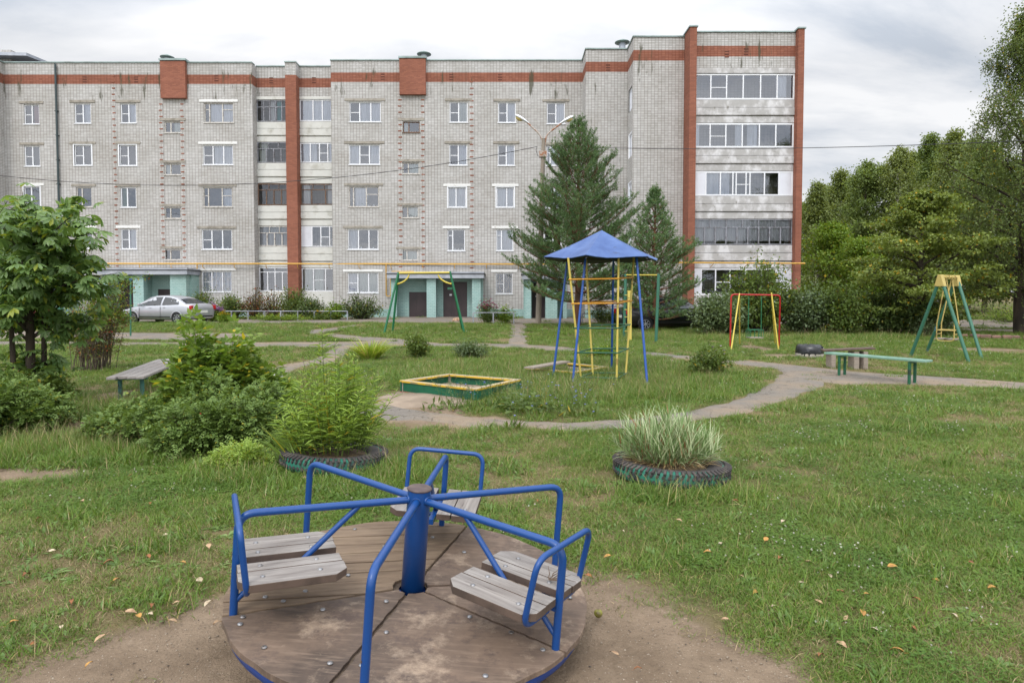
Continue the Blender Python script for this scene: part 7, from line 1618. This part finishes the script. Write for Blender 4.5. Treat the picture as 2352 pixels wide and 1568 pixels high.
    L.new(gi.outputs[0],ip.inputs['Points']); L.new(jn.outputs[0],ip.inputs['Instance']); L.new(na('idx','INT'),ip.inputs['Instance Index']); L.new(na('rot','FLOAT_VECTOR'),ip.inputs['Rotation']); L.new(na('scl','FLOAT'),ip.inputs['Scale']); L.new(ip.outputs[0],go.inputs[0])
    md=o.modifiers.new('turf','NODES'); md.node_group=ng; print('turf instances',n)
turf()
# ---------------------------------------------------------------- fallen leaves, each one a thing
def fallen():
    rg=random.Random(12); mats=[pm('dead_leaf_tan',lin((176,146,114)),lin((140,110,82)),sc=40,rough=.8),pm('dead_leaf_brown',lin((150,96,58)),lin((110,72,48)),sc=40,rough=.8),pm('dead_leaf_yellow',lin((176,132,66)),lin((140,100,54)),sc=40,rough=.7),pm('dead_leaf_pale',lin((190,174,148)),lin((160,140,114)),sc=40,rough=.8)]
    protos=[]
    for k in range(8):
        m=MB(); n=7; L=.028; vs=[]; cu=rg.uniform(.3,1.)
        for i in range(n):
            t=i/(n-1); w_=L*.62*math.sin(math.pi*(t**.75))*(1-.25*t)+.0005; z=cu*.016*math.sin(t*3.1)+rg.uniform(-.001,.002)
            for s in (-1,0,1): vs.append((L*2*(t-.5),s*w_,z+abs(s)*cu*.008+rg.uniform(-.001,.001)))
        m.add(vs,[(3*i+j,3*i+3+j,3*i+4+j,3*i+1+j) for i in range(n-1) for j in range(2)],0,True); m.tube([(-L,0,0),(-L*1.6,.004,.002)],.0009,4)
        o=m.build('fallen_leaf',mats[k%4]); protos.append(o)
    spots=[(405,1392),(340,1290),(268,1340),(120,1275),(200,1245),(78,1488),(205,1535),(480,1395),(500,1440),(350,1400),(318,1425),(345,1418),(230,1475),(165,1390),(255,1180),(380,1240),(300,1415),(60,1330),(30,1440),(460,1340),(640,1115),(345,1165),(420,1300),(140,1450),(395,1435),(250,1300),(1735,1370),(1775,1400),(1880,1390),(1930,1366),(1990,1374),(1905,1330),(1860,1300),(1790,1295),(1625,1280),(1655,1258),(1665,1430),(2105,1385),(2050,1310),(2190,1422),(1945,1428),(2230,1300),(1978,1415),(2010,1455),(1935,1490),(1885,1515),(2060,1505),(1800,1208),(1560,1205),(1690,1160),(2280,1360),(2320,1290),(1410,1510),(1465,1545),(1395,1290),(560,1085),(700,1105),(1235,1160),(2150,1340),(1840,1345),(1700,1330),(2095,1450),(1760,1250),(1430,1230),(190,1160),(90,1200),(300,1100),(500,1200),(480,1265),(1350,1330)]
    for i,(u,v) in enumerate(spots):
        pr=protos[i%8] if i>=8 else protos[i]
        o=pr if i<8 else bpy.data.objects.new('fallen_leaf',pr.data)
        if i>=8: col.objects.link(o)
        p=G(u,v); s=rg.uniform(.6,1.15); 
        o.location=(p.x,p.y,p.z+.018+.012*(v<1300)); o.rotation_euler=(rg.uniform(-.3,.3),rg.uniform(-.3,.3),rg.uniform(0,6.28)); o.scale=(s,s*rg.uniform(.8,1.1),s)
        k=i%4; c4=('tan','brown','yellow','pale')[k]; ad=('dry curled tan leaf','dark brown curled leaf','yellowed leaf','pale bleached leaf')[k]
        rgn=('on the worn grass left of the merry-go-round' if u<520 and v>1180 else 'in the thin grass between the rose bushes and the merry-go-round' if u<800 else 'on the soil edge in front of the merry-go-round right side' if v>1500 else 'in the lawn between the merry-go-round and the right tyre planter' if v<1300 and u<1720 else 'where bare soil meets grass right of the merry-go-round' if u<2000 and v>1380 else 'in the clover lawn at the far right' if u>2040 else 'in the lawn below the right tyre planter')
        tag(o,ad+' '+rgn,'leaf','fallen '+c4+' leaves '+rgn)
fallen()
# pebbles and crumbs on the bare soil
def crumbs():
    rg=np.random.default_rng(88); n=7000; x=rg.uniform(-2.6,1.8,n); y=rg.uniform(1.6,4.6,n); b=bare(x,y); k=(b>.5)&(np.hypot(x-MGR.x,y-MGR.y)>.9); x=x[k];y=y[k];n=len(x); s=rg.uniform(.0012,.0065,n)*rg.uniform(.6,1.2,n); P=np.stack([x,y,hz(x,y)-.018+s*.4],1)
    o6=np.array([[1,0,0],[0,1,0],[-1,0,0],[0,-1,0],[0,0,.7],[0,0,-.7]]); V=(P[:,None,:]+o6[None]*s[:,None,None]*rg.uniform(.6,1.4,(n,6,1))).reshape(-1,3); T_=np.array([[0,1,4],[1,2,4],[2,3,4],[3,0,4],[1,0,5],[2,1,5],[3,2,5],[0,3,5]]); B=(np.arange(n)*6)[:,None,None]+T_[None]
    m=leafmat('soil_crumb',lin((104,92,80)),lin((186,172,152)),lin((76,68,62)),.2,trans=0.); o=place(npmesh('gravel',V,T=B.reshape(-1,3)),'gravel',m); tag(o,None,None,None,'stuff')
crumbs()
